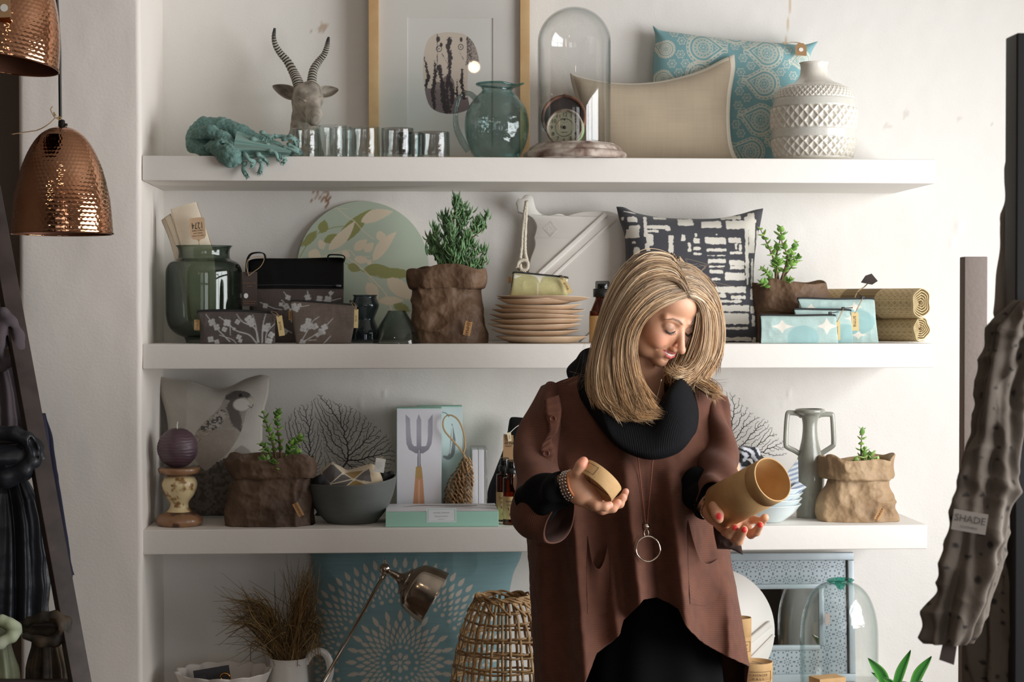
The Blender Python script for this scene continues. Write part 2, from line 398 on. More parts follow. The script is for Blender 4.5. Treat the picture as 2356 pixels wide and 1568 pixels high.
class SDF:
    def __init__(s,h,k=.006): s.h=h; s.k=k; s.pr=[]
    def cone(s,a,b,ra,rb,k=None,op=1): s.pr.append(('c',np.array(a,float),np.array(b,float),ra,rb,k or s.k,op)); return s
    def chain(s,pts,rad,k=None,op=1):
        for i in range(len(pts)-1): s.cone(pts[i],pts[i+1],rad[i],rad[i+1],k,op)
        return s
    def ell(s,c,r,k=None,op=1,R=None): s.pr.append(('e',np.array(c,float),np.broadcast_to(np.array(r,float),(3,)),R,0,k or s.k,op)); return s
    def run(s,disp=None,lo=None,hi=None):
        los=[];his=[]
        for q in s.pr:
            if q[0]=='c': R=max(q[3],q[4]); l=np.minimum(q[1],q[2])-R; h=np.maximum(q[1],q[2])+R
            else: R=q[2].max() if q[3] is not None else q[2]; l=q[1]-R; h=q[1]+R
            los.append(l);his.append(h)
        pos=[i for i,q in enumerate(s.pr) if q[6]>0]
        L=np.min([los[i] for i in pos],0)-4*s.h; Hh=np.max([his[i] for i in pos],0)+4*s.h
        if lo is not None: L=np.maximum(L,lo)
        if hi is not None: Hh=np.minimum(Hh,hi)
        n=np.ceil((Hh-L)/s.h).astype(int)+1; F=np.full(n,.05,np.float32)
        ax=[L[i]+s.h*np.arange(n[i]) for i in range(3)]
        for q,l,h in zip(s.pr,los,his):
            k=q[5]; m=k+3*s.h; i0=np.clip(((l-m-L)/s.h).astype(int),0,n); i1=np.clip(((h+m-L)/s.h).astype(int)+2,0,n)
            if (i1<=i0).any(): continue
            sub=tuple(slice(a,b) for a,b in zip(i0,i1)); X,Yy,Z=np.meshgrid(*[ax[i][sub[i]] for i in range(3)],indexing='ij')
            p=np.stack([X,Yy,Z],-1)
            if q[0]=='c':
                ab=q[2]-q[1]; t=np.clip(((p-q[1])@ab)/(ab@ab+1e-12),0,1); d=np.linalg.norm(p-q[1]-t[...,None]*ab,axis=-1)-(q[3]+(q[4]-q[3])*t)
            else:
                v=p-q[1]
                if q[3] is not None: v=v@np.array(q[3])
                k0=np.linalg.norm(v/q[2],axis=-1); k1=np.linalg.norm(v/q[2]**2,axis=-1); d=k0*(k0-1)/(k1+1e-9)
            f=F[sub]
            if q[6]>0:
                hh=np.clip(.5+.5*(f-d)/k,0,1); F[sub]=f+(d-f)*hh-k*hh*(1-hh)
            else:
                d=-d; hh=np.clip(.5-.5*(f-d)/k,0,1); F[sub]=f+(d-f)*hh+k*hh*(1-hh)
        if disp is not None:
            near=np.argwhere(np.abs(F)<.02); pp=near*s.h+L; F[tuple(near.T)]+=disp(pp)
        return sfnet(F,L,s.h)
def text(body,size,o,ex,ey,mat,parent,name='lettering',align='CENTER',ext=.0002,spacing=1.):
    cu=bpy.data.curves.new('t','FONT'); cu.body=body; cu.size=1; cu.align_x=align; cu.align_y='CENTER'; cu.extrude=.0; cu.resolution_u=2; cu.space_character=spacing
    ob=bpy.data.objects.new('t',cu); COL.objects.link(ob)
    me=bpy.data.meshes.new_from_object(ob); bpy.data.objects.remove(ob); bpy.data.curves.remove(cu)
    n=len(me.vertices); co=np.zeros(n*3); me.vertices.foreach_get('co',co); co=co.reshape(-1,3)*size
    fs=[tuple(p.vertices) for p in me.polygons]; bpy.data.meshes.remove(me)
    ex=np.array(ex,float);ey=np.array(ey,float);nr=np.cross(ex,ey); nr/=np.linalg.norm(nr)
    g=G(); V=np.array(o)+co[:,:1]*ex+co[:,1:2]*ey+nr*ext
    by={}
    for f in fs: by.setdefault(len(f),[]).append(f)
    g.add(V,[np.array(v) for v in by.values()])
    return g.build(name,mat,parent,smooth=False) if name else g
def unit(v): v=np.array(v,float); return v/np.linalg.norm(v)
# ================================================================== setting and light
EDGE=P(326,800,YF-.012)[0]      # front edge of the niche's left return
plaster=M('white_plaster',(226,221,214),.75,bump=(('noise',160,.0012),('noise',28,.002)),spec=.25)
def slab(name,lo,hi,mat,bev=0,kind='structure'):
    g=G(); box(g,lo,hi,bev); return tag(g.build(name,mat,smooth=bev>0),None,None,kind=kind)
# back wall: a fine sheet with the small damages the plaster shows
def wallcol(X,Z):
    c=np.broadcast_to(lin((228,224,218)),X.shape+(3,)).copy()
    pt=np.stack([X,Z,0*X],-1)
    def at(px,py): q=P(px,py,YW); return q[0],q[2]
    for px,py,r,cc,seed in ((741,65,12,(196,178,160),1),(716,72,5,(200,184,168),2),(738,447,30,(160,124,88),3),(752,458,20,(146,104,68),4),(2205,273,7,(216,208,200),5),(2280,288,4,(205,198,190),5),(2085,262,10,(214,208,200),6),(2040,290,9,(214,208,200),8)):
        x,z=at(px,py); d=np.hypot(X-x,Z-z)/S(YW)/r+(fbm(pt,520,2,seed)*.9+.55 if seed in (3,4) else fbm(pt,90,3,seed)*.5)
        c=paint(c,d-.75,lin(cc),.25)
    x0,z0=at(1815,0); x1,z1=at(1800,100)
    ln=pld(X,Z,[at(1816,-40),at(1817,20),at(1812,60),at(1808,100)],S(YW)*1.6); c=paint(c,ln,lin((206,184,160)),.0014)
    return c
g=G(); x0,x1=-1.2,2.3; nx,nz=500,300
XX,ZZ=np.meshgrid(np.linspace(EDGE-.05,1.9,nx),np.linspace(.4,2.6,nz),indexing='ij')
pt=np.stack([XX,ZZ,0*XX],-1)
dep=.0016*fbm(pt,3,2,3)+.0006*fbm(pt,22,2,5)
for px,py,r,a in ((885,905,6,.004),(830,930,9,.003),(880,525,14,.0015),(1815,905,5,.004),(1800,930,4,.003),(2205,520,14,.003),(2190,560,14,.002),(1130,560,26,.001),(1080,620,18,.0012),(2290,1010,20,.001)):
    q=P(px,py,YW); dep=dep-a*np.exp(-(((XX-q[0])/(r*.5*S(YW)))**2+((ZZ-q[2])/(r*S(YW)))**2))
V=np.stack([XX,YW+dep,ZZ],-1); g.add(V,gridF(nx,nz),col=wallcol(XX,ZZ).reshape(-1,3))
box(g,(EDGE-.05,YW+.02,0),(2.45,YW+.15,2.9),col=lin((228,224,218)))
box(g,(EDGE-.05,YW+.001,0),(2.45,YW+.03,.4),col=lin((228,224,218)))
box(g,(EDGE-.05,YW+.001,2.6),(2.45,YW+.03,2.9),col=lin((228,224,218)))
box(g,(1.9,YW+.001,.4),(2.45,YW+.03,2.6),col=lin((228,224,218)))
tag(g.build('wall_back',M('back_wall_plaster',attr=True,r=.8,bump=(('noise',190,.0005),('noise',30,.0008)),spec=.2)),None,None,kind='structure')
# pier in front on the left, with softened arris; its right flank is the niche's side
PX0=P(44,800,YF-.012)[0]
g=G(); R_=.012; pts=[]
nz=160; Zs=np.linspace(0,2.9,nz)
sec=[(PX0,YW+.6)]+[(PX0,YF+.05)]+[(PX0+R_*(1-math.cos(a)),YF-.012+R_*(1-math.sin(a))) for a in np.linspace(0,math.pi/2,6)]
sec+=[(x,YF-.012) for x in np.linspace(PX0+.03,EDGE-.03,30)]
sec+=[(EDGE-R_+R_*math.sin(a),YF-.012+R_*(1-math.cos(a))) for a in np.linspace(0,math.pi/2,8)]
sec+=[(EDGE,y) for y in np.linspace(YF+.02,YW+.02,14)]
sec=np.array(sec); A=np.repeat(sec[:,None,:],nz,1); V=np.stack([A[...,0],A[...,1],np.broadcast_to(Zs,A.shape[:2])],-1)
w=fbm(V*np.array([1,1,.6]),9,3,2)*.0016; V[...,1]+=w; V[...,0]+=w*(np.arange(len(sec))>36)[:,None]*1.5
g.add(V,gridF(len(sec),nz)[:, :]); tag(g.build('wall_left',M('pier_plaster',(232,225,217),.8,bump=(('noise',170,.0004),('noise',35,.0004)),spec=.2)),None,None,kind='structure')
slab('wall_recess',(-2.2,YW+.05,0),(PX0+.02,YW+.2,2.9),M('dark_recess_paint',(120,108,98),.8,bump=(('noise',90,.001),)))
slab('floor',(-2.6,-2.4,-.1),(2.6,YW+.2,0),M('floor_boards',(96,76,60),.5,var=(3,(70,54,42),1),bump=(('noise',40,.001),)))
slab('ceiling',(-2.6,-2.4,2.9),(2.6,YW+.2,3.0),M('ceiling_paint',(168,162,155),.9))
# right wall with a tall window next to the shelves
RX=2.3
wm=M('side_wall_paint',(225,221,214),.8)
g=G(); WY0,WY1,WZ0,WZ1=1.2,3.85,.7,2.3
box(g,(RX,-2.4,0),(RX+.15,WY0,2.9)); box(g,(RX,WY1,0),(RX+.15,YW+.2,2.9)); box(g,(RX,WY0,0),(RX+.15,WY1,WZ0)); box(g,(RX,WY0,WZ1),(RX+.15,WY1,2.9))
tag(g.build('wall_right',wm,smooth=False),None,None,kind='structure')
wf=M('window_frame_paint',(120,112,104),.5)
def window(name,fn,n):
    g=G()
    for lo,hi in n: box(g,*fn(lo,hi),bev=.006)
    return tag(g.build(name,wf),None,None,kind='structure')
bars=[((WY0,WZ0),(WY0+.06,WZ1)),((WY1-.06,WZ0),(WY1,WZ1)),((WY0,WZ0),(WY1,WZ0+.06)),((WY0,WZ1-.06),(WY1,WZ1)),((1.86,WZ0),(1.9,WZ1)),((2.75,WZ0),(2.79,WZ1)),((WY0,1.75),(WY1,1.79))]
window('window_1',lambda l,h:((RX+.02,l[0],l[1]),(RX+.08,h[0],h[1])),bars)
# shop front behind the camera: wall with two windows
FY=-2.2
g=G(); fw=M('front_wall_paint',(84,74,66),.8)
ops=[(-.9,.1),(.55,1.75)]; xs=[-2.6,-.9,.1,.55,1.75,2.45]
for a,b in ((-2.6,-.9),(.1,.55),(1.75,2.45)): box(g,(a,FY-.15,0),(b,FY,2.9))
for a,b in ops: box(g,(a,FY-.15,0),(b,FY,.6)); box(g,(a,FY-.15,2.5),(b,FY,2.9))
tag(g.build('wall_front',fw,smooth=False),None,None,kind='structure')
for i,(a,b) in enumerate(ops):
    br=[((a,.6),(a+.05,2.5)),((b-.05,.6),(b,2.5)),((a,.6),(b,.65)),((a,2.45),(b,2.5)),(((a+b)/2-.02,.6),((a+b)/2+.02,2.5)),((a,1.7),(b,1.74))]
    window('window_%d'%(i+2),lambda l,h:((l[0],FY-.1,l[1]),(h[0],FY-.04,h[1])),br)
slab('wall_side',(-2.6,-2.4,0),(-2.45,YW+.2,2.9),M('dark_side_wall',(92,80,70),.8))
def area(name,loc,rot,sx,sy,e,c=(1,1,1),spread=math.pi):
    l=bpy.data.lights.new(name,'AREA'); l.shape='RECTANGLE'; l.size=sx; l.size_y=sy; l.energy=e; l.color=c; l.spread=spread
    o=bpy.data.objects.new(name,l); COL.objects.link(o); o.location=loc; o.rotation_euler=rot; return o
area('daylight_window',(RX+.13,(WY0+WY1)/2,(WZ0+WZ1)/2),(0,math.radians(90),0),WZ1-WZ0-.02,WY1-WY0-.02,152,(.97,.985,1))
for i,(a,b) in enumerate(ops):
    area('daylight_front',((a+b)/2,FY-.13,1.55),(math.radians(90),0,0),b-a-.02,1.88,(6,20)[i],(.98,.98,1))
# warm ceiling spots of the shop (their glints sit on the copper and the glass)
for x,y,e in ((-1.5,1.2,9),(.34,-.53,8),(-.5,2.0,6)):
    l=bpy.data.lights.new('ceiling_spot','SPOT'); l.energy=e*.7; l.color=(1,.76,.52); l.shadow_soft_size=.03; l.spot_size=math.radians(110); l.spot_blend=.6
    o=bpy.data.objects.new('ceiling_spot',l); COL.objects.link(o); o.location=(x,y,2.75); o.rotation_euler=(math.radians(32),0,math.radians(-8))
w=bpy.data.worlds.new('World'); SC.world=w; w.use_nodes=True; w.node_tree.nodes['Background'].inputs[0].default_value=(.55,.58,.62,1); w.node_tree.nodes['Background'].inputs[1].default_value=.25
cam=bpy.data.cameras.new('camera'); cam.lens=FP*36/2356; cam.sensor_width=36; cam.clip_start=.05
co=bpy.data.objects.new('camera',cam); COL.objects.link(co); co.location=(0,0,H); co.rotation_euler=(math.pi/2-PIT,0,-YAW); SC.camera=co
cam.dof.use_dof=True; cam.dof.focus_distance=3.85; cam.dof.aperture_fstop=10.
SC.view_settings.view_transform='Standard'; SC.view_settings.look='None'; SC.view_settings.gamma=1; SC.view_settings.use_curve_mapping=False
SC.view_settings.exposure=0.0
# shelves
sh=M('shelf_white_paint',(228,223,216),.55,bump=(('noise',60,.0004),),spec=.35)
def shelf(z,pr,label):
    x1=P(pr,z and 784,YF)[0]; g=G(); box(g,(EDGE+.0005,YF,z-.0565),(x1,YW-.003,z),.0025)
    return tag(g.build('wall_shelf',sh),label,'shelf')
shelf(Z1,2151,'thick white floating shelf at the top, holding the tumblers and the striped vase')
shelf(Z2,2149,'middle thick white floating shelf, holding the plate stack and the rolled mats')
shelf(Z3,2135,'third thick white floating shelf, holding the purple candle and the grey bowl')
shelf(Z4,2140,'lowest white shelf below the frame, carrying the bamboo basket and the mirror')
# ================================================================== hammered copper pendants (left foreground)
copper=M('hammered_copper',(202,152,120),.075,metal=1,var=(14,(178,118,84),.7)); blk=M('black_plastic',(22,21,20),.35)
twine=M('jute_twine',(176,148,108),.9); kraft=M('kraft_card',(158,124,86),.8,bump=(('noise',400,.0002),))
cordm=M('black_cord',(26,25,25),.5); white_card=M('white_card',(226,224,218),.7); ink=M('black_ink',(34,32,31),.7)
def dome_mesh(Y,cx):
    c,p=lpx(cx,Y,[(114,537),(113,520),(110,480),(105,445),(97,410),(86,375),(70,340),(52,314),(34,300),(14,292),(1,291)])
    pr=spline(p,210); R=114*S(Y)
    def disp(T,Sg,Rr,Zz):
        a=T*22; rows=Sg/(.0078); k=np.floor(rows); fa=a*2+ (k%2)*.5*2*math.pi/ (2*math.pi)*math.pi
        fx=((T/(2*math.pi)*58+(k%2)*.5+.10*vn(np.stack([T*9,k*1.7,0*T],-1)))%1)-.5; fy=rows-k-.5
        d=np.hypot(fx,fy)+.06*vn(np.stack([T*30,rows*2,0*T],-1),3)
        dm=-.0005*(1-np.clip(d/.62,0,1)**2)
        return dm*np.clip(Rr/(R*.3),0,1)
    g=G(); lathe(g,c,pr[::-1],420,disp=disp); f=g.F; g.F=[q[:,::-1] for q in f]
    inn=[(r-.0012,z) for r,z in spline(p,40)]; lathe(g,c,[(R,0)]+inn,120,mi=1); g.F[-1]=g.F[-1][:,::-1]
    lathe(g,c,[(R-.0014,0),(R-.0014,-.0016),(R+.0009,-.0016),(R+.0009,.0014)],160)
    return g,c
YL=3.55
def pendant(name,cx,label):
    g,c=dome_mesh(YL,cx); root=thing(name,label,'lamp',c)
    g.build('shade',[copper,M('copper_inside',(116,76,56),.5,metal=.6)],root)
    g=G(); top=P(cx,291,YL)[2]; lathe(g,(c[0],c[1],top-.001),[(.0001,.014),(.0045,.014),(.0062,.012),(.0068,0),(.0085,-.0005),(.0085,-.002),(.0001,-.002)],24); box(g,(c[0]+.0055,c[1]-.003,top+.001),(c[0]+.011,c[1]+.003,top+.006),.001); g.build('cord_grip',blk,root)
    # socket and bulb inside the shade
    g=G(); lathe(g,(c[0],c[1],top-.03),[(.0001,-.03),(.014,-.03),(.016,-.02),(.016,.026),(.006,.03)],24); g.build('socket',blk,root)
    g=G(); lathe(g,(c[0],c[1],top-.098),[(.0001,0),(.012,.003),(.02,.016),(.021,.026),(.012,.046),(.010,.06)],24,sub=24); g.build('bulb',M('opal_bulb',(235,230,220),.2),root)
    return root,c,top
LP,c,top=pendant('pendant_lamp',143,'lower hammered copper dome pendant with string tag, in front of the white pier')
g=G(); tube(g,[P(139,280,YL),P(138,200,YL),P(137,110,YL),P(133,40,YL),P(130,-60,YL),P(128,-500,YL)],.0031,8,seg=40); g.build('cord',cordm,LP)
g=G()
for pts in ([(138,272),(128,271),(116,282),(100,293),(84,300)],[(126,270),(121,262),(117,252),(121,245)],[(133,268),(141,271),(137,275),(130,272)],[(126,268),(124,258),(129,266)]):
    tube(g,[P(x,y,YL-.012) for x,y in pts],.0011,6,seg=16)
g.build('tag_string',twine,LP)
g=G(); a=P(83,301,YL-.014); b=P(28,309,YL-.03)
ex=unit(b-a); nr=unit(np.cross(ex,[.15,1,.18])); ey=np.cross(nr,ex)
prism(g,[(-.002,-.006),(.004,-.011),(.047,-.011),(.047,.011),(.004,.011),(-.002,.006)],a,ex,ey,nr,.0012); g.build('price_tag',kraft,LP,smooth=False)
g=G(); q=a+ex*.03+nr*.0004; prism(g,[(.006*math.cos(t),.006*math.sin(t)) for t in np.linspace(0,6.28,20,endpoint=False)],q,ex,ey,nr,.0004); g.build('round_sticker',white_card,LP,smooth=False)
UP,c2,_=pendant('pendant_lamp',143,'upper hammered copper dome pendant cut by the top left corner, rim tilted')
o=P(14,147,YL-.10); UP.location=[float(v) for v in o]; UP.rotation_euler=(math.radians(2.5),math.radians(7.5),.9)
g=G(); q=P(10,18,YL-.20); prism(g,[(-.026,-.017),(.0105,-.017),(.0105,.026),(-.026,.026)],q,(1,0,.05),(-.05,0,1),(0,-1,0),.0012)
# the tag is carried by the tilted lamp: express it in the lamp's own frame
tagw=np.vstack(g.V); mt=(Matrix.Translation(UP.location)@UP.rotation_euler.to_matrix().to_4x4()).inverted()
g.V=[np.array([list(mt@Vector(v)) for v in tagw])+ORG[UP.name]]; g.build('price_tag',kraft,UP,smooth=False)
g=G(); prism(g,[(.0068*math.cos(t),.0068*math.sin(t)) for t in np.linspace(0,6.28,24,endpoint=False)],q+np.array([-.0005,-.0006,0]),(1,0,0),(0,0,1),(0,-1,0),.0005)
g.V=[np.array([list(mt@Vector(v)) for v in np.vstack(g.V)])+ORG[UP.name]]; g.build('round_sticker',white_card,UP,smooth=False)
# ================================================================== ladder with scarves
wood_d=M('dark_stained_wood',(66,54,50),.5,bump=(('noise',60,.0006),),var=(18,(48,38,35),1))
YT,YB=4.12,3.30
def yl(py): return lerp(YT,YB,np.clip((py-420)/(2900-420),0,1))
def rail(x0,y0,x1,y1): return P(x0,y0,yl(y0)),P(x1,y1,yl(y1))
LAD=thing('display_ladder','dark wooden ladder leaning on the white pier, hung with knotted scarves','ladder',P(-60,2900,YB))
def railx(py): return -2+ (py-560)*(186-3)/(1568-560)+3
g=G(); obox(g,P(railx(430),430,yl(430)),P(railx(2650),2650,yl(2650)),.0225,.040,up=(.75,.6,.2),bev=.0015); g.build('rail',wood_d,LAD)
g=G(); obox(g,P(railx(430)-330,430,yl(430)),P(railx(2650)-330-160,2650,yl(2650)),.0225,.040,up=(-.5,.8,.2),bev=.0015); g.build('rail',wood_d,LAD)
for py in (722,1010,1440,1572,1900,2300):
    g=G(); a=P(railx(py)-340,py,yl(py)); b=P(railx(py)+6,py,yl(py)); obox(g,a,b,.018,.018,up=(0,1,0),bev=.003); g.build('rung',wood_d,LAD)
def drape(name,label,rows,Y,dep,mat,folds,amp,group='scarves knotted on the ladder',knot=None,seed=0,fringe=None,col=None,extra=None):
    g=G(); rng=np.random.default_rng(seed)
    def ff(th,py): return amp*(np.sin(th*folds+seed+.004*py)+.5*np.sin(th*folds*1.7+2+seed-.003*py))*np.clip((py-rows[0][0])/60,.25,1)
    loft(g,rows,Y,dep,120,2.2,k=60,foldf=ff,crum=amp*.5,csc=12,seed=seed)
    if knot:
        for pts,rad,fl in knot:
            p=np.array([P(x,y,Y+d) for x,y,d in pts]); h=G(); tube(h,p,rad,90,seg=70,flat=fl,pleat=.13,pn=6)
            V=h.V[0]; V=V+.003*np.stack([crumple(V,22,seed+k) for k in range(3)],-1); g.add(V,[f for f in h.F])
    if fringe:
        for x,y,dx,L in fringe:
            tube(g,[P(x,y,Y),P(x+dx*.5,y+L*.6,Y-.003),P(x+dx,y+L,Y)],[.0022,.0015,.0007],5,seg=6)
    return tag(g.build(name,mat),label,'scarf',group)
sc_grey=M('scarf_mauve_grey',(92,82,88),.85,sheen=.05,bump=(('weave',2600,.0005),)); sc_navy=M('scarf_navy',(50,50,72),.85,sheen=.05,bump=(('weave',2600,.0005),))
sc_black=M('scarf_blue_black_satin',(26,29,36),.42,sheen=.02,bump=(('noise',45,.0012),)); sc_olive=M('scarf_olive_print',(74,60,42),.7,var=(26,(26,24,20),1),bump=(('noise',60,.001),)); sc_pale=M('scarf_pale_green',(188,192,172),.8,var=(15,(150,164,120),1))
drape('scarf','navy fringed scarf hanging behind the ladder rail',[(950,84,102),(1000,80,114),(1080,82,124),(1160,86,137),(1240,92,150),(1300,104,160),(1322,108,168)][::1],3.985,.22,sc_navy,7,.0035,seed=4,fringe=[(112+i*6,1318-abs(i-8)*1.2+ (8 if i<5 else 0),-3+rndx,22) for i,rndx in enumerate([0,2,-2,1,0,3,-1,2,0,1])])
def knotted(label,mat,Y,rows,dep,nf,amp,core,kn,cuts,seed,h=.0036):
    # the hanging length is a pleated sheet; the knot above it is one bunched, creased mass
    g=G(); f=lambda t:P(t[0],t[1],Y+t[2])
    def ff(th,py):
        w=th*nf+seed+.5*np.sin(th*2+seed); return amp*(np.abs(np.sin(w*.5))*2-1+.45*np.sin(w*1.7+.006*py))*np.clip((py-rows[-1][0])/70,.3,1)
    loft(g,rows,Y,dep,200,2.2,k=90,foldf=ff,crum=amp*.35,csc=14,seed=seed)
    q=SDF(h,.016)
    for c,r in core: q.ell(f(c),np.array(r)*S(Y))
    for pts,rad in kn: p=spline([f(t) for t in pts],9); q.chain(p,np.interp(np.linspace(0,1,9),np.linspace(0,1,len(rad)),rad)*S(Y),.008)
    for pts,rad in cuts: p=spline([f(t) for t in pts],9); q.chain(p,np.full(9,rad*S(Y)),.005,-1)
    V,F=q.run(disp=lambda p_:.0022*crumple(p_,24,seed)); g.add(V,F); return tag(g.build('scarf',mat),label,'scarf','scarves knotted on the ladder')
knotted('mauve grey scarf looped over the upper ladder rung',sc_grey,4.02,[(990,-58,62),(960,-54,58),(900,-50,48),(860,-46,34),(835,-44,24),(815,-44,18)],.34,9,.006,[((-20,780,0),(58,58,26)),((4,735,-.01),(22,20,18))],[([(-50,728,-.01),(-6,716,-.03),(20,732,-.04),(38,772,-.045),(40,812,-.045),(16,838,-.04),(-40,846,-.03)],[12,14,15,18,17,16,12]),([(14,728,-.03),(2,760,-.05),(-2,800,-.055),(6,836,-.045)],[8,12,11,8])],[([(22,750,-.05),(24,790,-.065),(16,825,-.06)],3),([(-40,800,-.05),(-14,815,-.062),(0,840,-.055)],3),([(-40,765,-.05),(-18,775,-.06)],3)],1)
knotted('blue black satin scarf knotted below the mauve grey one',sc_black,3.92,[(1430,-66,97),(1390,-62,97),(1300,-60,94),(1220,-58,88),(1160,-56,78),(1120,-52,64),(1085,-50,52)],.36,11,.009,[((-10,1052,0),(86,64,34)),((50,1045,-.012),(36,56,28)),((0,1052,-.03),(60,50,26))],[([(-60,1006,-.02),(8,994,-.035),(56,1004,-.04),(76,1034,-.05),(70,1070,-.06),(30,1096,-.065),(-50,1112,-.055)],[16,18,18,17,20,22,20]),([(64,1000,-.01),(88,1026,-.03),(92,1064,-.035),(82,1094,-.02)],[9,12,12,8])],[([(-50,1040,-.07),(10,1034,-.075),(50,1040,-.075),(58,1060,-.08)],3.5),([(-50,1074,-.075),(0,1080,-.08),(36,1072,-.08)],3.2),([(70,1012,-.05),(82,1040,-.062),(78,1080,-.06)],3)],2)
knotted('olive and brown print scarf knotted on the low ladder rung',sc_olive,3.79,[(1690,66,152),(1600,68,150),(1540,72,146),(1500,76,138),(1465,80,130)],.42,8,.007,[((104,1450,0),(54,30,22))],[([(48,1444,-.01),(76,1424,-.035),(120,1418,-.045),(154,1430,-.045),(148,1462,-.05),(104,1478,-.055),(60,1462,-.04)],[8,12,14,12,13,14,10]),([(128,1412,-.04),(140,1436,-.06),(126,1474,-.055)],[6,8,7])],[([(64,1450,-.055),(100,1448,-.065),(130,1452,-.062)],3),([(118,1424,-.05),(128,1446,-.065)],2.5)],3)
knotted('pale green scarf knotted beside the olive print one',sc_pale,3.79,[(1690,-50,40),(1600,-48,36),(1540,-46,32),(1500,-42,26),(1465,-40,20)],.42,8,.007,[((-10,1454,0),(50,28,22))],[([(-50,1436,-.02),(-6,1426,-.04),(26,1434,-.045),(42,1452,-.035),(20,1470,-.05),(-30,1486,-.05)],[12,14,13,9,13,14])],[([(-44,1456,-.055),(-6,1454,-.065),(18,1456,-.06)],3)],6)
# ================================================================== top shelf
# ---- teal towel
teal=M('teal_terry',(112,144,136),.95,sheen=.08,var=(260,(74,112,106),.8),bump=(('noise',420,.003),)); teal2=M('teal_fringe_cotton',(124,156,148),.9,sheen=.08,bump=(('noise',700,.0006),))
T=thing('fringed_towel','rolled teal terry towel with knotted fringe, hanging over the top shelf edge','towel',P(520,362,4.27))
s=SDF(.0025,.007); zf=lambda x,y,Y,r:np.maximum(P(x,y,Y),[-9,-9,(Z1+r) if Y>4.205 else -9])
def tc(pts,rr): s.chain([zf(x,y,Y,r*S(4.25)) for (x,y,Y),r in zip(pts,rr)],[r*S(4.25) for r in rr])
tc([(447,306,4.34),(470,290,4.33),(510,291,4.32),(550,308,4.31),(590,326,4.30),(640,336,4.29)],[19,20,21,22,17,9])
tc([(452,318,4.30),(478,318,4.29),(500,318,4.28)],[20,20,18])
tc([(444,318,4.29),(446,334,4.27),(470,346,4.25),(500,345,4.24)],[18,18,15,12])
tc([(452,308,4.25),(485,303,4.235),(515,318,4.225),(540,338,4.21)],[12,15,15,12])
tc([(486,338,4.225),(505,342,4.205),(528,358,4.185),(536,364,4.180),(526,374,4.178)],[15,20,21,19,9])
for x,y,Y,r in ((466,322,4.205,7),(490,324,4.19,6),(512,330,4.182,4)): s.ell(P(x,y,Y),(r*1.6*S(4.2),.018,r*.55*S(4.2)),.006,-1)
s.k=.006
V,F=s.run(disp=lambda p:.0024*fbm(p,170,2,4)+.003*fbm(p,22,2,1)); g=G(); g.add(V,F); g.build('terry_body',teal,T)
g=G(); h=G()
# flat woven end with pleats
nu,nv=40,50; X,Yp=coons([(545,300),(590,318),(640,332),(672,345)],[(548,385),(580,372),(615,368),(660,362)],[(545,300),(538,340),(548,385)],[(672,345),(668,352),(660,362)],nu,nv)
Yd=4.235-.04*np.sin(np.linspace(0,math.pi,nv))[None,:]+.0075*np.sin(np.linspace(0,1,nv)[None,:]*21+np.linspace(0,2,nu)[:,None])-.02*np.linspace(0,1,nv)[None,:]
C=P(X,Yp,Yd); h.add(C,gridF(nu,nv)[:,::-1]); D=C.copy(); D[...,1]+=.006; h.add(D,gridF(nu,nv)); h.build('woven_end',teal2,T)
rg=np.random.default_rng(3); k=0
for pts in ([(560,350),(572,366),(586,372),(580,380)],[(564,372),(560,388),(566,404)],[(596,366),(602,380),(598,396)],[(590,352),(604,362),(612,372)],[(612,330),(622,342),(628,354)],[(618,345),(634,352),(640,366)],[(632,340),(650,346),(668,352)],[(640,352),(655,358),(672,360)],[(650,338),(668,342),(690,352)],[(600,302),(615,312),(628,316)],[(628,314),(645,314),(662,316)],[(650,320),(668,318),(680,322)],[(646,360),(656,366),(652,374)],[(662,330),(676,338),(688,348)],[(575,318),(600,322),(612,318)],[(664,312),(676,318),(682,332)]):
    Yb=4.19 if max(y for _,y in pts)>365 else 4.225
    p=spline([P(x,y,Yb-.012+.004*rg.standard_normal()) for x,y in pts],14); p[0][1]+=.02
    g=G()
    tube(g,p,np.array([.0045,.0072,.0042,.0046,.0052,.0058,.0056,.0035])*.95,12,caps=True,flat=.8)
    V=g.V[0]; g.V[0]=V+.0004*np.stack([vn(V*300,k),vn(V*300,k+1),vn(V*300,k+2)],-1)
    for q in range(16):
        e=p[-1]-p[-4]; a=p[-3]+rg.normal(0,.003,3); b=p[-1]+unit(e)*rg.uniform(.002,.010)+rg.normal(0,.003,3); tube(g,[a,(a+b)/2+rg.normal(0,.0006,3),b],[.0012,.001,.0005],5)
    g.build('tassel',teal2,T); k+=1
# ---- antelope head
stone=M('weathered_stone_resin',(172,162,148),.85,var=(38,(116,108,98),.9),bump=(('noise',160,.0012),))
A=thing('antelope_head','grey stone-look antelope head with tall ringed horns behind the tumblers','ornament',(P(705,360,4.42)[0],4.42,Z1))
YA=4.42; q=lambda x,y,d=0:P(x,y,YA+d); u=S(YA)
s=SDF(.0022,.014)
s.chain([np.array([q(708,0)[0],4.45,Z1+.02]),q(700,320,.02),q(700,275,.02),q(702,238,0)],[36*u,34*u,27*u,28*u])
s.cone(q(702,225,-.005),q(716,222,-.03),29*u,27*u); s.cone(q(708,235,-.03),q(722,262,-.085),27*u,16*u,.02); s.cone(q(722,262,-.085),q(724,275,-.105),15*u,13*u)
s.cone(q(706,262,-.01),q(718,279,-.075),14*u,9*u,.012)
s.ell(q(698,207,-.03),(20*u,20*u,17*u)); s.ell(q(717,204,-.03),(16*u,18*u,15*u))
s.ell(q(690,228,-.045),(6*u,5*u,4*u),.004); s.ell(q(738,226,-.05),(5*u,5*u,4*u),.004)
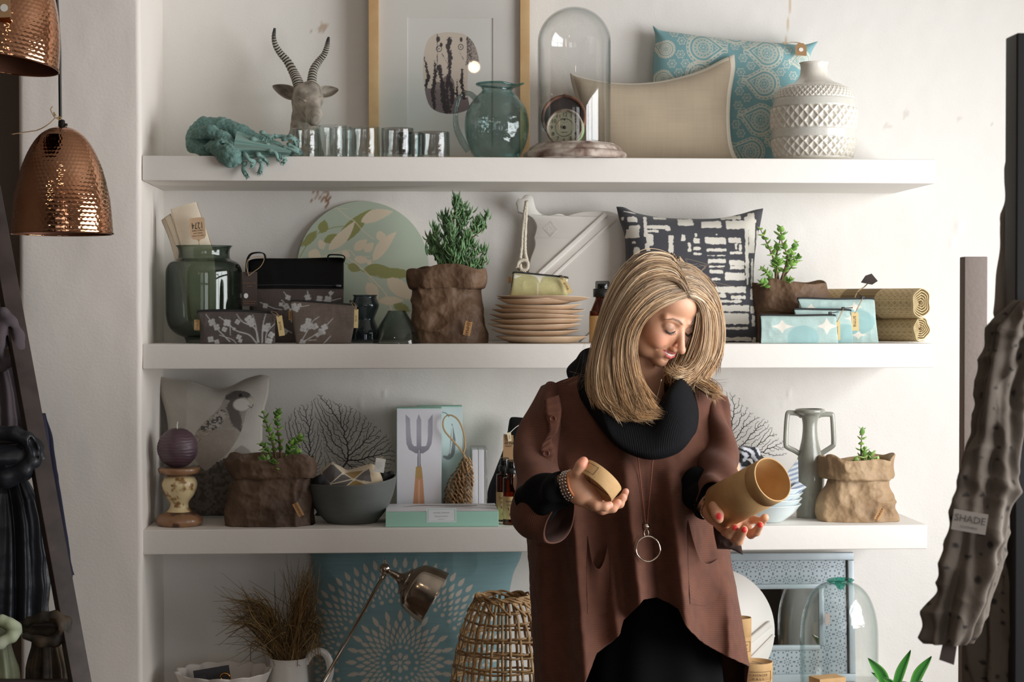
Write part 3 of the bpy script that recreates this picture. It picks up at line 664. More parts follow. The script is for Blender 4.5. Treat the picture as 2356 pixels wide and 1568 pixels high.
s.ell(q(690,229.5,-.063),(3.2*u,4*u,1.6*u),.004,-1)
s.cone(q(684,222,-.06),q(700,231,-.075),2*u,1.5*u,.006); 
s.ell(q(719,271,-.135),(3.4*u,5*u,4.6*u),.004,-1); s.ell(q(737,270,-.125),(2.4*u,5*u,4*u),.004,-1)
s.cone(q(729,268,-.142),q(728,286,-.12),1*u,.8*u,.004,-1); s.cone(q(716,284,-.10),q(738,281,-.11),1.1*u,1*u,.004,-1)
V,F=s.run(disp=lambda p:.0012*fbm(p,70,3,8)); V[:,2]=np.maximum(V[:,2],Z1+.0005); g=G(); g.add(V,F); g.build('head',stone,A)
hornm=M('ringed_horn',(150,142,130),.7,attr=True,bump=(('noise',200,.0006),))
for pts,r0 in (([(690,206,-.03),(684,186,-.02),(676,168,0),(662,142,.02),(645,122,.02),(634,104,.01),(630,85,.0),(632,65,-.01)],10),([(716,204,-.03),(718,182,-.02),(722,160,0),(733,142,.02),(746,125,.02),(752,108,.01),(754,97,0),(756,86,-.01)],8.6)):
    p=spline([q(*a) for a in pts],260); L=np.linspace(0,1,260); rr=(r0*(1-L)**.75+2.6)*u
    ph=L**.85*2*math.pi*25; ring=np.sin(ph); rr=rr*(1+.10*ring*(L<.93))
    cc=lerp(lin((52,50,48)),lin((176,168,154)),sstep(-.25,.45,ring)[:,None]*(1-sstep(.72,.97,L))[:,None])
    g=G(); tube(g,p,rr,16,col=cc); g.build('horn',hornm,A)
for sd,tip,root,wd in ((-1,(627,198,.01),(690,224,-.01),15),(1,(779,206,.01),(730,216,-.01),13)):
    a,b=q(*root),q(*tip); n=26; g=G(); t=np.linspace(0,1,n); wv=wd*u*(np.sin(np.pi*np.clip(t*.9+.1,0,1)**.9)**.75)*(1-.1*t)+.0015; wv[-1]=.001
    m=18; V=[]
    ey=unit(np.cross(unit(b-a),[0,1,0])); ey=ey*np.sign(ey[2])
    for off in (0,.006):
        for i in range(n):
            c=a+(b-a)*t[i]
            for j in range(m):
                v=-1+2*j/(m-1); V.append(c+ey*wv[i]*v+np.array([0,-.020*(v*v)*(1-t[i])-.004*(v*v)+off+.012*math.sin(math.pi*t[i])*(1-v*v),0]))
    V=np.array(V); f=gridF(n,m); g.add(V,[f,f[:,::-1]+n*m]); idx=np.concatenate([np.arange(m),np.arange(1,n)*m+m-1,(n-1)*m+np.arange(m-2,-1,-1),np.arange(n-2,0,-1)*m]); j=np.roll(idx,-1)
    g.F.append(np.stack([idx,j,j+n*m,idx+n*m],-1)); g.MI.append(0); g.build('ear',stone,A)
# ---- recycled glass tumblers
aqua=M('recycled_aqua_glass',r=.03,glass=(.975,.992,.988),tint=(.66,.84,.83),bump=(('noise',60,.0008),))
def tumbler(cx,Y,hw,top,label):
    c,p=lpx(cx,Y,[(hw*.97,372),(hw,366),(hw*1.01,340),(hw*1.0,top+4),(hw*.98,top)],base=Z1+.0006)
    pr=np.array(p); pr=np.vstack([[(pr[0][0]-.003,0)],pr[1:]]); pr=shell(spline(pr,24),.0028,.009)
    g=G(); lathe(g,c,pr,72,disp=lambda T,s_,R,Z:R*.012*np.sin(T*3+Z*60)+R*.006*vn(np.stack([np.cos(T)*4,np.sin(T)*4,Z*90],-1),int(cx))); return tag(g.build('glass_tumbler',aqua),label,'glass','recycled glass tumblers on the top shelf')
for cx,Y,hw,top,lb in ((703,4.285,32,297,'clear glass tumbler touching the towel fringe, first of the front row'),(766,4.30,33,290,'tallest clear glass tumbler, second of the front row from the towel'),(838,4.285,35,293,'middle clear glass tumbler of the front row, third from the towel'),(915,4.285,37,296,'wide clear glass tumbler, second of the front row from the jug'),(998,4.28,36,304,'shortest clear glass tumbler, next to the aqua jug'),(790,4.41,30,296,'glass tumbler half hidden in the back row behind the tallest one'),(945,4.40,30,306,'glass tumbler in the back row behind the two nearest the jug')):
    tumbler(cx,Y,hw,top,lb)
# ---- framed picture leaning on the wall
oak=M('pale_oak',(206,172,124),.55,var=(9,(188,150,104),1),bump=(('noise',90,.0004),)); mat_b=M('mount_board',(228,222,215),.85)
YP=4.492; F0=thing('framed_picture','tall pale oak framed print of a dog-like face, leaning on the wall behind the jug','picture',(P(1033,360,YP)[0],YP+.02,Z1))
def fx(px): return P(px,300,YP)[0]
xa,xb,xc,xd=fx(848),fx(872),fx(1196),fx(1219); zt=Z1+.80; bw=xb-xa
for nm,lo,hi in (('frame_side',(xa,YP-.004,Z1),(xb,YP+.036,zt)),('frame_side',(xc,YP-.004,Z1),(xd,YP+.036,zt)),('frame_rail',(xb,YP-.004,Z1),(xc,YP+.036,Z1+bw)),('frame_rail',(xb,YP-.004,zt-bw),(xc,YP+.036,zt))):
    g=G(); box(g,lo,hi,.0015); g.build(nm,oak,F0)
# mount with its bevelled window
wl,wr=fx(937),fx(1135); wt=P(1030,39,YP)[2]; wb=Z1+.05
g=G(); ym=YP+.012
for lo,hi in (((xb,ym,Z1+bw),(wl,ym+.0025,zt-bw)),((wr,ym,Z1+bw),(xc,ym+.0025,zt-bw)),((wl,ym,wt),(wr,ym+.0025,zt-bw)),((wl,ym,Z1+bw),(wr,ym+.0025,wb))): box(g,lo,hi,0)
g.build('mount',mat_b,F0,smooth=False)
nu,nv=260,380; XX,YY=np.meshgrid(np.linspace(930,1140,nu),np.linspace(30,382,nv),indexing='ij'); pt=np.stack([XX,YY,0*XX],-1)
c=np.broadcast_to(lin((232,228,222)),(nu,nv,3)).copy()
blob=[(1000,78),(1030,74),(1062,77),(1078,86),(1090,100),(1098,120),(1102,146),(1090,150),(1078,142),(1076,180),(1076,220),(1080,246),(1068,256),(1040,262),(1010,258),(990,245),(980,220),(974,180),(974,140),(978,110),(986,90)]
bl=np.array(spline(blob+blob[:1],120)); ib=inpoly(XX,YY,bl)
c=paint(c,ib,lin((222,206,190)))
gr=ib&((YY+8*vn(pt*.06,1)>205)&(XX<1040)|(YY+6*vn(pt*.1,2)>222)); c=paint(c,gr,lin((134,118,118))); c=paint(c,ib&(np.hypot(XX-1030,(YY-200)*.6)<16),lin((142,126,124)))
c=paint(c,ib&(YY>140)&(YY<206)&(np.abs(XX-1010-6*vn(pt*.05,4))<10)&(YY>188),lin((150,134,130)))
dk=lin((66,56,58)); rough=2.2*vn(pt*.35,9)+1.6*vn(pt*.9,3)
for pl,w in (([(1034,92),(1031,110),(1036,130),(1034,160),(1033,185),(1042,215),(1038,245)],[6,4,5,4,4,6,3]),([(1011,155),(1014,175),(1020,205),(1022,235),(1028,258)],[6,4,6,7,6]),([(1002,165),(999,190),(996,215),(1000,250)],[4,4,5,3]),([(976,132),(981,155),(986,175),(980,200)],[1,3,4,3]),([(1000,140),(1001,165)],[1,3]),([(1063,160),(1062,190),(1068,225)],[2,4,4]),([(1052,185),(1051,220),(1055,235)],[1,3,1]),([(1028,180),(1030,240),(1035,258)],[2,4,4])):
    c=paint(c,np.where(ib,pld(XX,YY,pl,w)+rough,9),dk,1.2)
for pl,w in (([(1006,75),(1006,150)],.7),([(1073,85),(1076,120),(1072,150)],.5),([(1016,122),(1030,146)],.4),([(1057,118),(1068,140)],.3)): c=paint(c,np.where(ib,pld(XX,YY,pl,w)+.3*rough,9),dk,1)
for x,y,rx,ry in ((1008,90,4.5,6.5),(1061,91,3.2,5.5),(1015,103,3.4,5)): c=paint(c,(np.hypot((XX-x)/rx,(YY-y)/ry)-1)*4,dk,1.5)
for x,y,r in ((1010,112,6),(1060,108,5.5)):
    c=paint(c,np.abs(np.hypot(XX-x,(YY-y)*.9)-r)-.8,dk,1); c=paint(c,np.hypot(XX-x,YY-y)-1.5,dk,1)
ear=ib&(XX>1074)&(YY>84)&(YY<148); c=paint(c,ear,lin((176,162,152))); c=paint(c,np.where(ear,.35-fbm(pt,.5,2,5)-sstep(1092,1076,XX)*.5,9),lin((92,80,78)),.5)
g=G(); ya=YP+.0145; V=P(XX,YY,ya); g.add(V,gridF(nu,nv)[:,::-1],col=c.reshape(-1,3)); g.build('print',M('paper_print',attr=True,r=.8),F0)
g=G(); box(g,(xb-.002,YP+.016,Z1+.004),(xc+.002,YP+.03,zt-.004),0); g.build('backing_board',M('grey_board',(150,140,128),.9),F0,smooth=False)
g=G(); box(g,(xb-.001,YP+.004,Z1+bw-.001),(xc+.001,YP+.006,zt-bw+.001),0); g.build('glazing',M('picture_glass',r=.0,glass=(.985,.985,.985),tint=(.9,.95,.93)),F0,smooth=False)
# ---- aqua glass jug
jugm=M('aqua_crackle_glass',r=.03,glass=(.90,.985,.978),tint=(.48,.78,.78),bump=(('vor',90,.0012),('noise',45,.0022)))
YJ=4.315; J=thing('glass_jug','round aqua glass jug with loop handle, standing before the framed print','jug',(P(1143,360,YJ)[0],YJ,Z1))
c,p=lpx(1143,YJ,[(44,374),(58,352),(69,325),(74,295),(72,268),(64,245),(49,224),(36,211),(34,205),(39,199),(46,194)],base=Z1+.0006)
pr=shell(spline(p,60),.0026,.006)
def lip(T,s_,R,Z):
    top=sstep(.13,.17,Z/ (p[-1][1])*.175); a=np.cos(T-.15); return R*(.36*np.clip(a,0,1)**10*sstep(p[-1][1]-.018,p[-1][1],Z))
g=G(); lathe(g,c,pr,96,disp=lip); zl=p[-1][1]
V=g.V[0]; ang=np.arctan2(V[:,1]-c[1],V[:,0]-c[0]); V[:,2]+=.010*np.clip(np.cos(ang-.15),0,1)**10*sstep(c[2]+zl-.02,c[2]+zl,V[:,2])-.006*sstep(c[2]+zl-.02,c[2]+zl,V[:,2])*(np.clip(np.cos(ang-.15),0,1)); g.build('body',jugm,J)
g=G(); ring=[(c[0]+(46*S(YJ)*(1+.36*max(math.cos(t-.15),0)**10))*math.cos(t),YJ+46*S(YJ)*(1+.3*max(math.cos(t-.15),0)**10)*math.sin(t),c[2]+zl+.010*max(math.cos(t-.15),0)**10-.006*max(math.cos(t-.15),0)) for t in np.linspace(0,2*math.pi,60,endpoint=False)]
tube(g,ring,.0026,10,closed=True); g.build('rolled_rim',M('aqua_rim_glass',r=.03,glass=(.62,.86,.85),tint=(.3,.62,.62)),J)
g=G(); tube(g,[P(x,y,YJ) for x,y in ((1098,237),(1090,222),(1076,214),(1062,219),(1052,240),(1048,272),(1052,300),(1064,326),(1077,348))],np.array([7,7.5,6.5,6,6,6.5,8,9,7])*S(YJ),14,seg=60,flat=.9); g.build('handle',jugm,J)
# ---- bell jar on its base, with two clocks inside
YC=4.29; cx=P(1323,350,YC)[0]; K=S(YC)
chalk=M('chalky_weathered_wood',(196,182,170),.9,var=(30,(116,92,80),1),bump=(('noise',120,.0016),('noise',20,.002)))
clear=M('clear_glass',r=.0,glass=(.99,.993,.993),tint=(.7,.74,.74))
B=thing('bell_jar','tall clear glass bell jar on a chalky round wooden base, covering two clocks','cloche',(cx,YC,Z1))
zt=P(1320,331,YC)[2]; hb=zt-Z1
g=G(); lathe(g,(cx,YC,Z1),[(.0001,.0005),(110*K,.0005),(117*K,.004),(119*K,.011),(116*K,.018),(110*K,.021),(108*K,.024),(104*K,.030),(92*K,hb-.003),(80*K,hb),(.0001,hb)],120,sub=90,disp=lambda T,s_,R,Z:.0012*vn(np.stack([np.cos(T)*8,np.sin(T)*8,Z*160],-1),4)); g.build('base',chalk,B)
R=84*K; zc=P(1320,17,YC)[2]; Hd=zc-zt
pr=[(R,0)]+[(R,Hd-R*.98+ -0.0)]+[(R*math.cos(a),Hd-R*.98+R*.98*math.sin(a)) for a in np.linspace(.08,math.pi/2,30)]
pr=np.array([(R*(.995),0),(R,.004),(R,Hd*.35)]+pr[1:]); pi_=np.array([(max(r-.0022,1e-4),max(z-.0022*(z>Hd*.6),0)) for r,z in pr[::-1]])
g=G(); lathe(g,(cx-.002,YC,zt+.0005),np.vstack([pr,pi_]),96); g.build('dome',clear,B)
mint=M('mint_enamel',(172,206,150),.35); rust=M('rusted_copper',(150,104,84),.6,metal=.4,var=(30,(70,52,46),1)); dial=M('aged_dial',(166,164,140),.7,var=(25,(140,134,112),.6)); brass=M('old_brass',(150,120,80),.4,metal=.8)
def clock(name,px,py,Y,hw,axis,label,body,bez,dl,mint_side,depth):
    ctr=P(px,py,Y); ax=unit(axis); r=hw*S(Y); c=thing(name,label,'clock',(ctr[0]+ax[0]*-depth/2,ctr[1],Z1+hb))
    g=G(); lathe(g,ctr-ax*depth,[(.0001,0),(r*.6,0),(r*.9,.004),(r*1.0,.012),(r*1.0,depth-.003),(r*.96,depth)],64,axis=ax); g.build('case',mint_side,c)
    g=G(); lathe(g,ctr,[(r*.97,-.006),(r*1.03,-.003),(r*1.03,.003),(r*.97,.005),(r*.9,.003),(r*.885,-.002)],64,sub=40,axis=ax); g.build('bezel',bez,c)
    g=G(); lathe(g,ctr,[(r*.9,-.001),(.0001,-.001)],64,axis=ax); g.F[0]=g.F[0]; g.build('dial',dl,c)
    ex=unit(np.cross([0,0,1],ax)*1.); ey=np.cross(ax,ex)
    return c,ctr,ax,r,ex,ey
# axis points to the viewer
c,ctr,ax,r,ex,ey=clock('alarm_clock',1299,293,4.262,42,(-.30,-1,.16),'pale green alarm clock with black numerals under the bell jar, facing front',mint,M('worn_bezel',(176,164,148),.55,metal=.3,var=(60,(110,88,70),1)),dial,mint,.036)
for i in range(1,13):
    a=math.pi/2-i*math.pi/6; p=ctr+ex*r*.72*math.cos(a)+ey*r*.72*math.sin(a)+ax*.0004
    text(str(i),r*.30,p,ex,ey,ink,c,'numeral')
g=G()
for i in range(60):
    a=i*math.pi/30; q=ctr+(ex*math.cos(a)+ey*math.sin(a))*r*.5+ax*.0002; prism(g,[(-.0006,-.0006),(.0006,-.0006),(.0006,.0006),(-.0006,.0006)],q,ex,ey,ax,.0004)
for i in range(12):
    a=i*math.pi/6; q=ctr+ey*r*.44+(ex*math.cos(a)+ey*math.sin(a))*r*.17+ax*.0002; prism(g,[(-.0005,-.0005),(.0005,-.0005),(.0005,.0005),(-.0005,.0005)],q,ex,ey,ax,.0004)
prism(g,[(-r*.17,-.0005),(r*.17,-.0005),(r*.17,.0005),(-r*.17,.0005)],ctr-ey*r*.27+ax*.0002,ex,ey,ax,.0004)
g.build('minute_track',ink,c,smooth=False)
g=G(); lathe(g,ctr,[(.0036,-.001),(.0036,.003),(.0001,.004)],16,axis=ax); lathe(g,ctr+ey*r*.44,[(.0018,-.001),(.0018,.002),(.0001,.003)],12,axis=ax); g.build('hand_post',ink,c)
# feet so that it stands
for sx in (-1,1): g=G(); p=ctr-ax*.018+ex*sx*r*.5-ey*r*.86; tube(g,[p,[p[0],p[1],Z1+hb+.0005]],[.004,.003],8); g.build('foot',brass,c)
c,ctr,ax,r,ex,ey=clock('round_clock',1297,270,4.335,51,(-.25,-1,.1),'older copper cased clock leaning behind the pale green one under the bell jar',rust,rust,M('dark_dial',(62,52,50),.7,var=(20,(40,34,33),1)),rust,.03)
g=G(); p=ctr+ey*r*1.02-ax*.012; lathe(g,p-ey*.002,[(.005,0),(.006,.004),(.004,.007),(.0001,.008)],14,axis=ey); g.build('bell_knob',brass,c)
for sx in (-1,1): g=G(); p=ctr-ax*.015+ex*sx*r*.5-ey*r*.86; tube(g,[p,[p[0],p[1],Z1+hb+.0005]],[.004,.003],8); g.build('foot',brass,c)
# ---- blue paisley cushion
def strokes(c,d,w,col,soft=1.): return paint(c,np.abs(d)-w,col,soft)
BL=lin((126,170,175)); CR=lin((214,212,196))
def flower(c,X,Y,x,y,r):
    dx,dy=X-x,Y-y; a=np.arctan2(dy,dx); d=np.hypot(dx,dy); pr=r*(.62+.38*np.abs(np.cos(3*a)))
    m=d<r*1.3
    c=np.where(m[...,None],strokes(c,d-pr,.85,CR),c); c=np.where(m[...,None],paint(c,np.maximum(np.abs(np.sin(3*a))*d-.8,d-r*.62),CR,1),c); return paint(c,d-r*.16,CR,1)
def paisley(c,X,Y,x,y,r,ang):
    dx,dy=X-x,Y-y; ca,sa=math.cos(ang),math.sin(ang); u=(dx*ca+dy*sa)/r; v=(-dx*sa+dy*ca)/r
    if True:
        # drop shape: circle whose +u side draws out into a tip
        k=np.clip((u-.35)/1.15,0,1); w=np.sqrt(np.clip(1-u*u,0,1)); hu=np.where(u<.35,w,.937*(1-k)**.9); d=np.abs(v)-hu
        dd=np.where(u<.35,np.hypot(u,v)-1,np.maximum(np.abs(v)-.937*(1-k),u-1.5)*.82)
    rp=np.hypot(u,v)
    for lv,wd in ((-.0,1.0),(-.22,1.0)): c=strokes(c,(dd-lv)*r,wd*.9,CR)
    # scalloped border
    a=np.arctan2(v,u); sc=np.abs(((a/(2*math.pi)*22)%1)-.5); band=(dd>.02)&(dd<.26); c=strokes(c,np.where(band,np.maximum(np.abs(dd-.14)*r-.09*r,(sc-.36)*r*.28),9),.8,CR)
    sc2=np.abs(((a/(2*math.pi)*16)%1)-.5); c=strokes(c,(rp-.42)*r,.8,CR); c=strokes(c,np.maximum(np.abs(rp-.6)*r-.1*r,(sc2-.36)*r*.3)+99*(rp>.76),.7,CR)
    c=flower(c,X,Y,x,y,r*.3); 
    tx=np.hypot((u-1.0),v*1.6); c=strokes(c,(tx-.13)*r,.7,CR); return c
def bluecol(X,Y,u,v):
    c=np.broadcast_to(BL,X.shape+(3,)).copy(); c=c*(1+.03*vn(np.stack([X*.5,Y*.5,0*X],-1))[...,None])
    for x,y,r,a in ((1612,115,31,.05),(1758,127,30,math.pi+.15),(1750,198,29,math.pi+.2),(1742,280,30,math.pi+.25),(1722,352,27,math.pi+.3),(1528,117,17,3.6),(1842,142,19,3.),(1602,178,26,.1),(1522,185,17,.2),(1690,75,26,2.9),(1800,330,26,3.3),(1840,235,26,3.2)): c=paisley(c,X,Y,x,y,r,a)
    for x,y in ((1549,79),(1581,84),(1564,98),(1560,130),(1541,151),(1571,151),(1664,100),(1686,110),(1709,105),(1646,90),(1702,139),(1720,157),(1806,119),(1787,121),(1803,153),(1789,170),(1818,178),(1696,172),(1698,195),(1693,215),(1710,230),(1690,247),(1700,262),(1686,290),(1698,310),(1774,258),(1752,313),(1764,330),(1783,210),(1556,172),(1730,104),(1850,180),(1776,230),(1640,170),(1590,158),(1620,75)): c=flower(c,X,Y,x,y,9.5)
    return c
PC=thing('paisley_cushion','blue cushion printed with cream paisley and flowers, leaning on the wall at the top','cushion',(P(1690,362,4.46)[0],4.46,Z1))
g=G(); pillow(g,[(1502,59),(1520,70),(1560,76),(1620,84),(1700,93),(1790,99),(1845,103),(1882,95)],[(1500,376),(1600,380),(1700,380),(1792,376)],[(1502,59),(1508,90),(1503,140),(1502,190),(1500,300),(1500,376)],[(1882,95),(1868,118),(1862,140),(1852,190),(1840,240),(1822,290),(1805,340),(1792,376)],4.51,4.495,.05,330,330,.55,bluecol,colback=BL,wr=.0022,wsc=10,seed=3,zmin=Z1,Tb=.028)
g.build('cover',M('printed_cotton',attr=True,r=.85,sheen=.15,bump=(('weave',3200,.0003),)),PC)
g=G(); prism(g,[(-.0145,-.0145),(.013,-.017),(.0145,.006),(.007,.0145),(-.006,.0155),(-.0145,.008)],P(1843,113,4.46),(1,0,.04),(-.04,.1,1),(0,-1,.1),.001); g.build('price_tag',kraft,PC,smooth=False)
g=G(); prism(g,[(.0058*math.cos(t),.0050*math.sin(t)) for t in np.linspace(0,6.28,20,endpoint=False)],P(1843,114,4.4585),(1,0,0),(0,.1,1),(0,-1,.1),.0004); g.build('round_sticker',white_card,PC,smooth=False)
g=G()
for pts in ([(1843,100),(1835,98),(1822,97),(1812,99),(1800,97)],[(1812,99),(1806,102),(1802,99)],[(1830,97),(1842,99)]): tube(g,[P(x,y,4.468) for x,y in pts],.0009,6,seg=14)
g.build('tag_string',twine,PC)
# ---- linen cushion
LN=lin((180,164,141)); LF=lin((222,212,194))
def lincol(X,Y,u,v):
    pt=np.stack([X*.02,Y*.5,0*X],-1); pt2=np.stack([X*.5,Y*.02,0*X],-1)
    c=LN*(1+.03*vn(pt,1)+.03*vn(pt2,2)+.06*vn(np.stack([X*.02,Y*.03,0*X],-1),3))[...,None]
    fl=(u>.885)|(v<-.90)|(u<-.93); c=paint(c,fl,LF); c=paint(c,(np.minimum(np.abs(u-.885),np.where(u<.885,np.abs(v+.90),9))<.006),lin((176,160,138))); return c
LC=G(); pillow(LC,[(1311,167),(1335,176),(1380,186),(1440,192),(1510,188),(1570,175),(1620,158),(1660,137),(1690,125)],[(1372,376),(1450,380),(1560,380),(1640,379),(1702,372)],[(1311,167),(1316,195),(1332,250),(1348,310),(1372,376)],[(1690,125),(1691,160),(1682,215),(1679,270),(1682,320),(1690,352),(1702,372)],4.445,4.425,.055,200,200,.55,lincol,colback=LF,wr=.0012,wsc=8,seed=9,zmin=Z1,Tb=.02)
tag(LC.build('linen_cushion',M('natural_linen',attr=True,r=.9,sheen=.2,bump=(('weave',2400,.0006),))),'plain beige linen cushion with cream flange leaning between bell jar and vase','cushion')
# ---- patterned ceramic vase
YV=4.325; c,p=lpx(1872,YV,[(80,376),(88,366),(94,345),(97,322),(98.5,290),(98,262),(96,246),(93,230),(86,214),(78,204),(64,196),(48,190),(38,182),(32.5,172),(31,160),(31.5,150),(34,144.5)],base=Z1+.0006)
pr=spline(p,260); zpx=lambda py:P(1872,py,YV)[2]-c[2]
def vd(T,s_,R,Z):
    d=0*R
    for a,b,nn,am in ((203,229,46,.0030),(250,299,28,.0056),(321,364,28,.0056)):
        z0,z1=zpx(b),zpx(a); m=sstep(z0-.001,z0+.0015,Z)*sstep(z1+.001,z1-.0015,Z); hh=(z1-z0)/(2 if nn>40 else 2)
        U=T*nn/(2*math.pi); W=(Z-z0)/hh
        p1=np.abs(((U+W)%1)-.5); p2=np.abs(((U-W)%1)-.5)
        rid=np.minimum(np.minimum(p1,p2),.3)/.3   # 0 on crossing ridges
        d=d+m*(am*(.55-rid)*.9)
        for e in (z0,z1): d=d-.0018*np.exp(-((Z-e)/.0016)**2)
    return d
def vcol(T,s_,R,Z):
    c=np.broadcast_to(lin((214,208,196)),R.shape+(3,)).copy()
    for a,b in ((230,249),(300,320)): c=paint(c,(Z<zpx(a))&(Z>zpx(b)),lin((200,197,188)))
    return c
g=G(); lathe(g,c,pr,520,disp=vd,colf=vcol); lathe(g,c,[(pr[-1][0],pr[-1][1]),(pr[-1][0]-.003,pr[-1][1]+.0006),(pr[-1][0]-.006,pr[-1][1]-.003),(pr[-1][0]-.007,pr[-1][1]-.04)],64,sub=16,col=lin((190,184,172))); lathe(g,c,[(.0001,.0002),(pr[0][0],.0002)],64,col=lin((200,190,170)))
tag(g.build('ceramic_vase',M('crackle_glaze',attr=True,r=.22,coat=.4,bump=(('vor',420,.0002),))),'cream glazed vase with raised lattice bands at the right end of the top shelf','vase')
# ================================================================== second shelf
def leafpts(x0,y0,x1,y1,w,n=9,bend=0):
    dx,dy=x1-x0,y1-y0; L=math.hypot(dx,dy); nx_,ny_=-dy/L,dx/L; a=[];b=[]
    for i in range(n+1):
        t=i/n; ww=w*math.sin(math.pi*t**.8)**.9; bx=bend*math.sin(math.pi*t)
        a.append((x0+dx*t+nx_*(ww+bx),y0+dy*t+ny_*(ww+bx))); b.append((x0+dx*t+nx_*(-ww+bx),y0+dy*t+ny_*(-ww+bx)))
    return a+b[::-1]
# ---- big green jar with rolled cloths
jarm=M('dark_green_glass',r=.02,glass=(.60,.66,.62),tint=(.07,.10,.09))
YG=4.37; c,p=lpx(470,YG,[(41,790),(42,781),(46,775),(62,768),(78,752),(85,728),(86,700),(86,640),(84,618),(76,604),(62,597),(58,592),(57,580),(59,571),(64,565)],base=Z2+.0006)
g=G(); lathe(g,c,shell(spline(p,90),.0035,.008),128,disp=lambda T,s_,R,Z:.0008*np.sin(2*T+1)); tag(g.build('glass_jar',jarm),'large dark green glass jar holding cream cloths at the left end','jar')
crm=M('cream_waffle_cotton',(222,208,186),.95,sheen=.2,bump=(('weave',900,.0012),))
W=thing('cloth_bundle','folded cream woven cloths with a 1274 tag standing in the green jar','cloth',P(440,775,YG))
def slabcloth(pts,Y,th,name='folded_cloth'):
    g=G(); nu,nv=26,40; X,Yp=coons(*pts,nu,nv); u=np.linspace(-1,1,nu)[:,None]; v=np.linspace(0,1,nv)[None,:]
    b=th*(1-u**2)**.5*(.6+.4*v); C=P(X,Yp,Y+.05*(Yp-620)/200*-.5); a=C.copy(); a[...,1]-=b+.003*np.sin(v*5+u*2); d=C.copy(); d[...,1]+=b
    F=gridF(nu,nv); g.add(a,F[:,::-1]); g.add(d,F); idx=np.concatenate([np.arange(nu)*nv,(nu-1)*nv+np.arange(1,nv),np.arange(nu-2,-1,-1)*nv+nv-1,np.arange(nv-2,0,-1)]); j=np.roll(idx,-1); n=nu*nv
    g.F.append(np.stack([idx,j,j+n,idx+n],-1)[:,::-1]); g.MI.append(0); return g.build(name,crm,W)
slabcloth(([(371,506),(383,499)],[(430,740),(470,745)],[(371,506),(392,560),(412,640),(430,740)],[(383,499),(420,570),(445,650),(470,745)]),4.40,.009)
slabcloth(([(378,500),(396,490)],[(440,745),(480,750)],[(378,500),(402,560),(425,650),(440,745)],[(396,490),(425,560),(455,650),(480,750)]),4.38,.009)
slabcloth(([(391,482),(420,472),(453,464)],[(445,758),(470,765),(500,760)],[(391,482),(408,540),(420,580),(428,660),(445,758)],[(453,464),(472,520),(482,548),(494,600),(500,760)]),4.355,.012)
g=G(); nr=unit((.06,-1,.12)); ex=unit((1,.06,.1)); ex=unit(ex-nr*ex.dot(nr)); ey=np.cross(nr,ex)*1.; o=P(455,527,4.322)
hs=S(4.32); prism(g,[(-17*hs,24*hs),(-14*hs,27*hs),(13*hs,27*hs),(17*hs,24*hs),(17*hs,-16*hs),(13*hs,-22*hs),(4*hs,-24*hs),(0,-30*hs),(-4*hs,-24*hs),(-13*hs,-22*hs),(-17*hs,-16*hs)],o,ex,ey,nr,.0012); tg=g.build('swing_tag',M('manila_card',(190,160,128),.85),W,smooth=False)
ORG[tg.name]=ORG[W.name]
text('1274',.0125,o+ey*9*hs+nr*.0003,-ex,-ey*1.75,ink,W,'lettering',spacing=1.1)
for k,(t,sz) in enumerate((('TABLE LINEN',.0046),('SINCE 1274',.0042),('100% COTTON',.004))): text(t,sz,o-ey*(3+k*6)*hs+nr*.0003,-ex,-ey,ink,W,'small_print')
g=G(); tube(g,[o-ey*24*hs+nr*.002,o-ey*30*hs+nr*.003,o-ey*36*hs],.0008,6,seg=8); g.build('tag_string',twine,W)
# ---- blossom cloth bags
GB=lin((86,78,74)); SIL=lin((176,174,172))
def blossoms(c,X,Y,br,fl,seed=0):
    for pl,w in br: c=paint(c,pld(X,Y,spline(pl,24),w)+.25*vn(np.stack([X*.7,Y*.7,0*X],-1),seed),SIL,1)
    for x,y,r in fl:
        d=np.full(X.shape,1e9)
        for k in range(4): a=k*math.pi/2+x; d=np.minimum(d,np.hypot(X-x-r*.72*math.cos(a),Y-y-r*.72*math.sin(a))-r*.62)
        c=paint(c,d,SIL,1)
    return c
slub=M('slubby_grey_cloth',attr=True,r=.85,spec=.25,bump=(('weave',1500,.0007),)); zipm=M('black_zip',(20,20,22),.45,bump=(('ribx',3000,.0006),)); blackc=M('black_canvas',(15,14,14),.8,spec=.2,bump=(('weave',2200,.0004),)); brassk=M('tan_woven_label',(200,164,112),.8)
def slubbase(X,Y,b=GB): return b*(1+.09*vn(np.stack([X*.9,Y*.12,0*X],-1),1)+.07*vn(np.stack([X*.1,Y*.9,0*X],-1),2))[...,None]
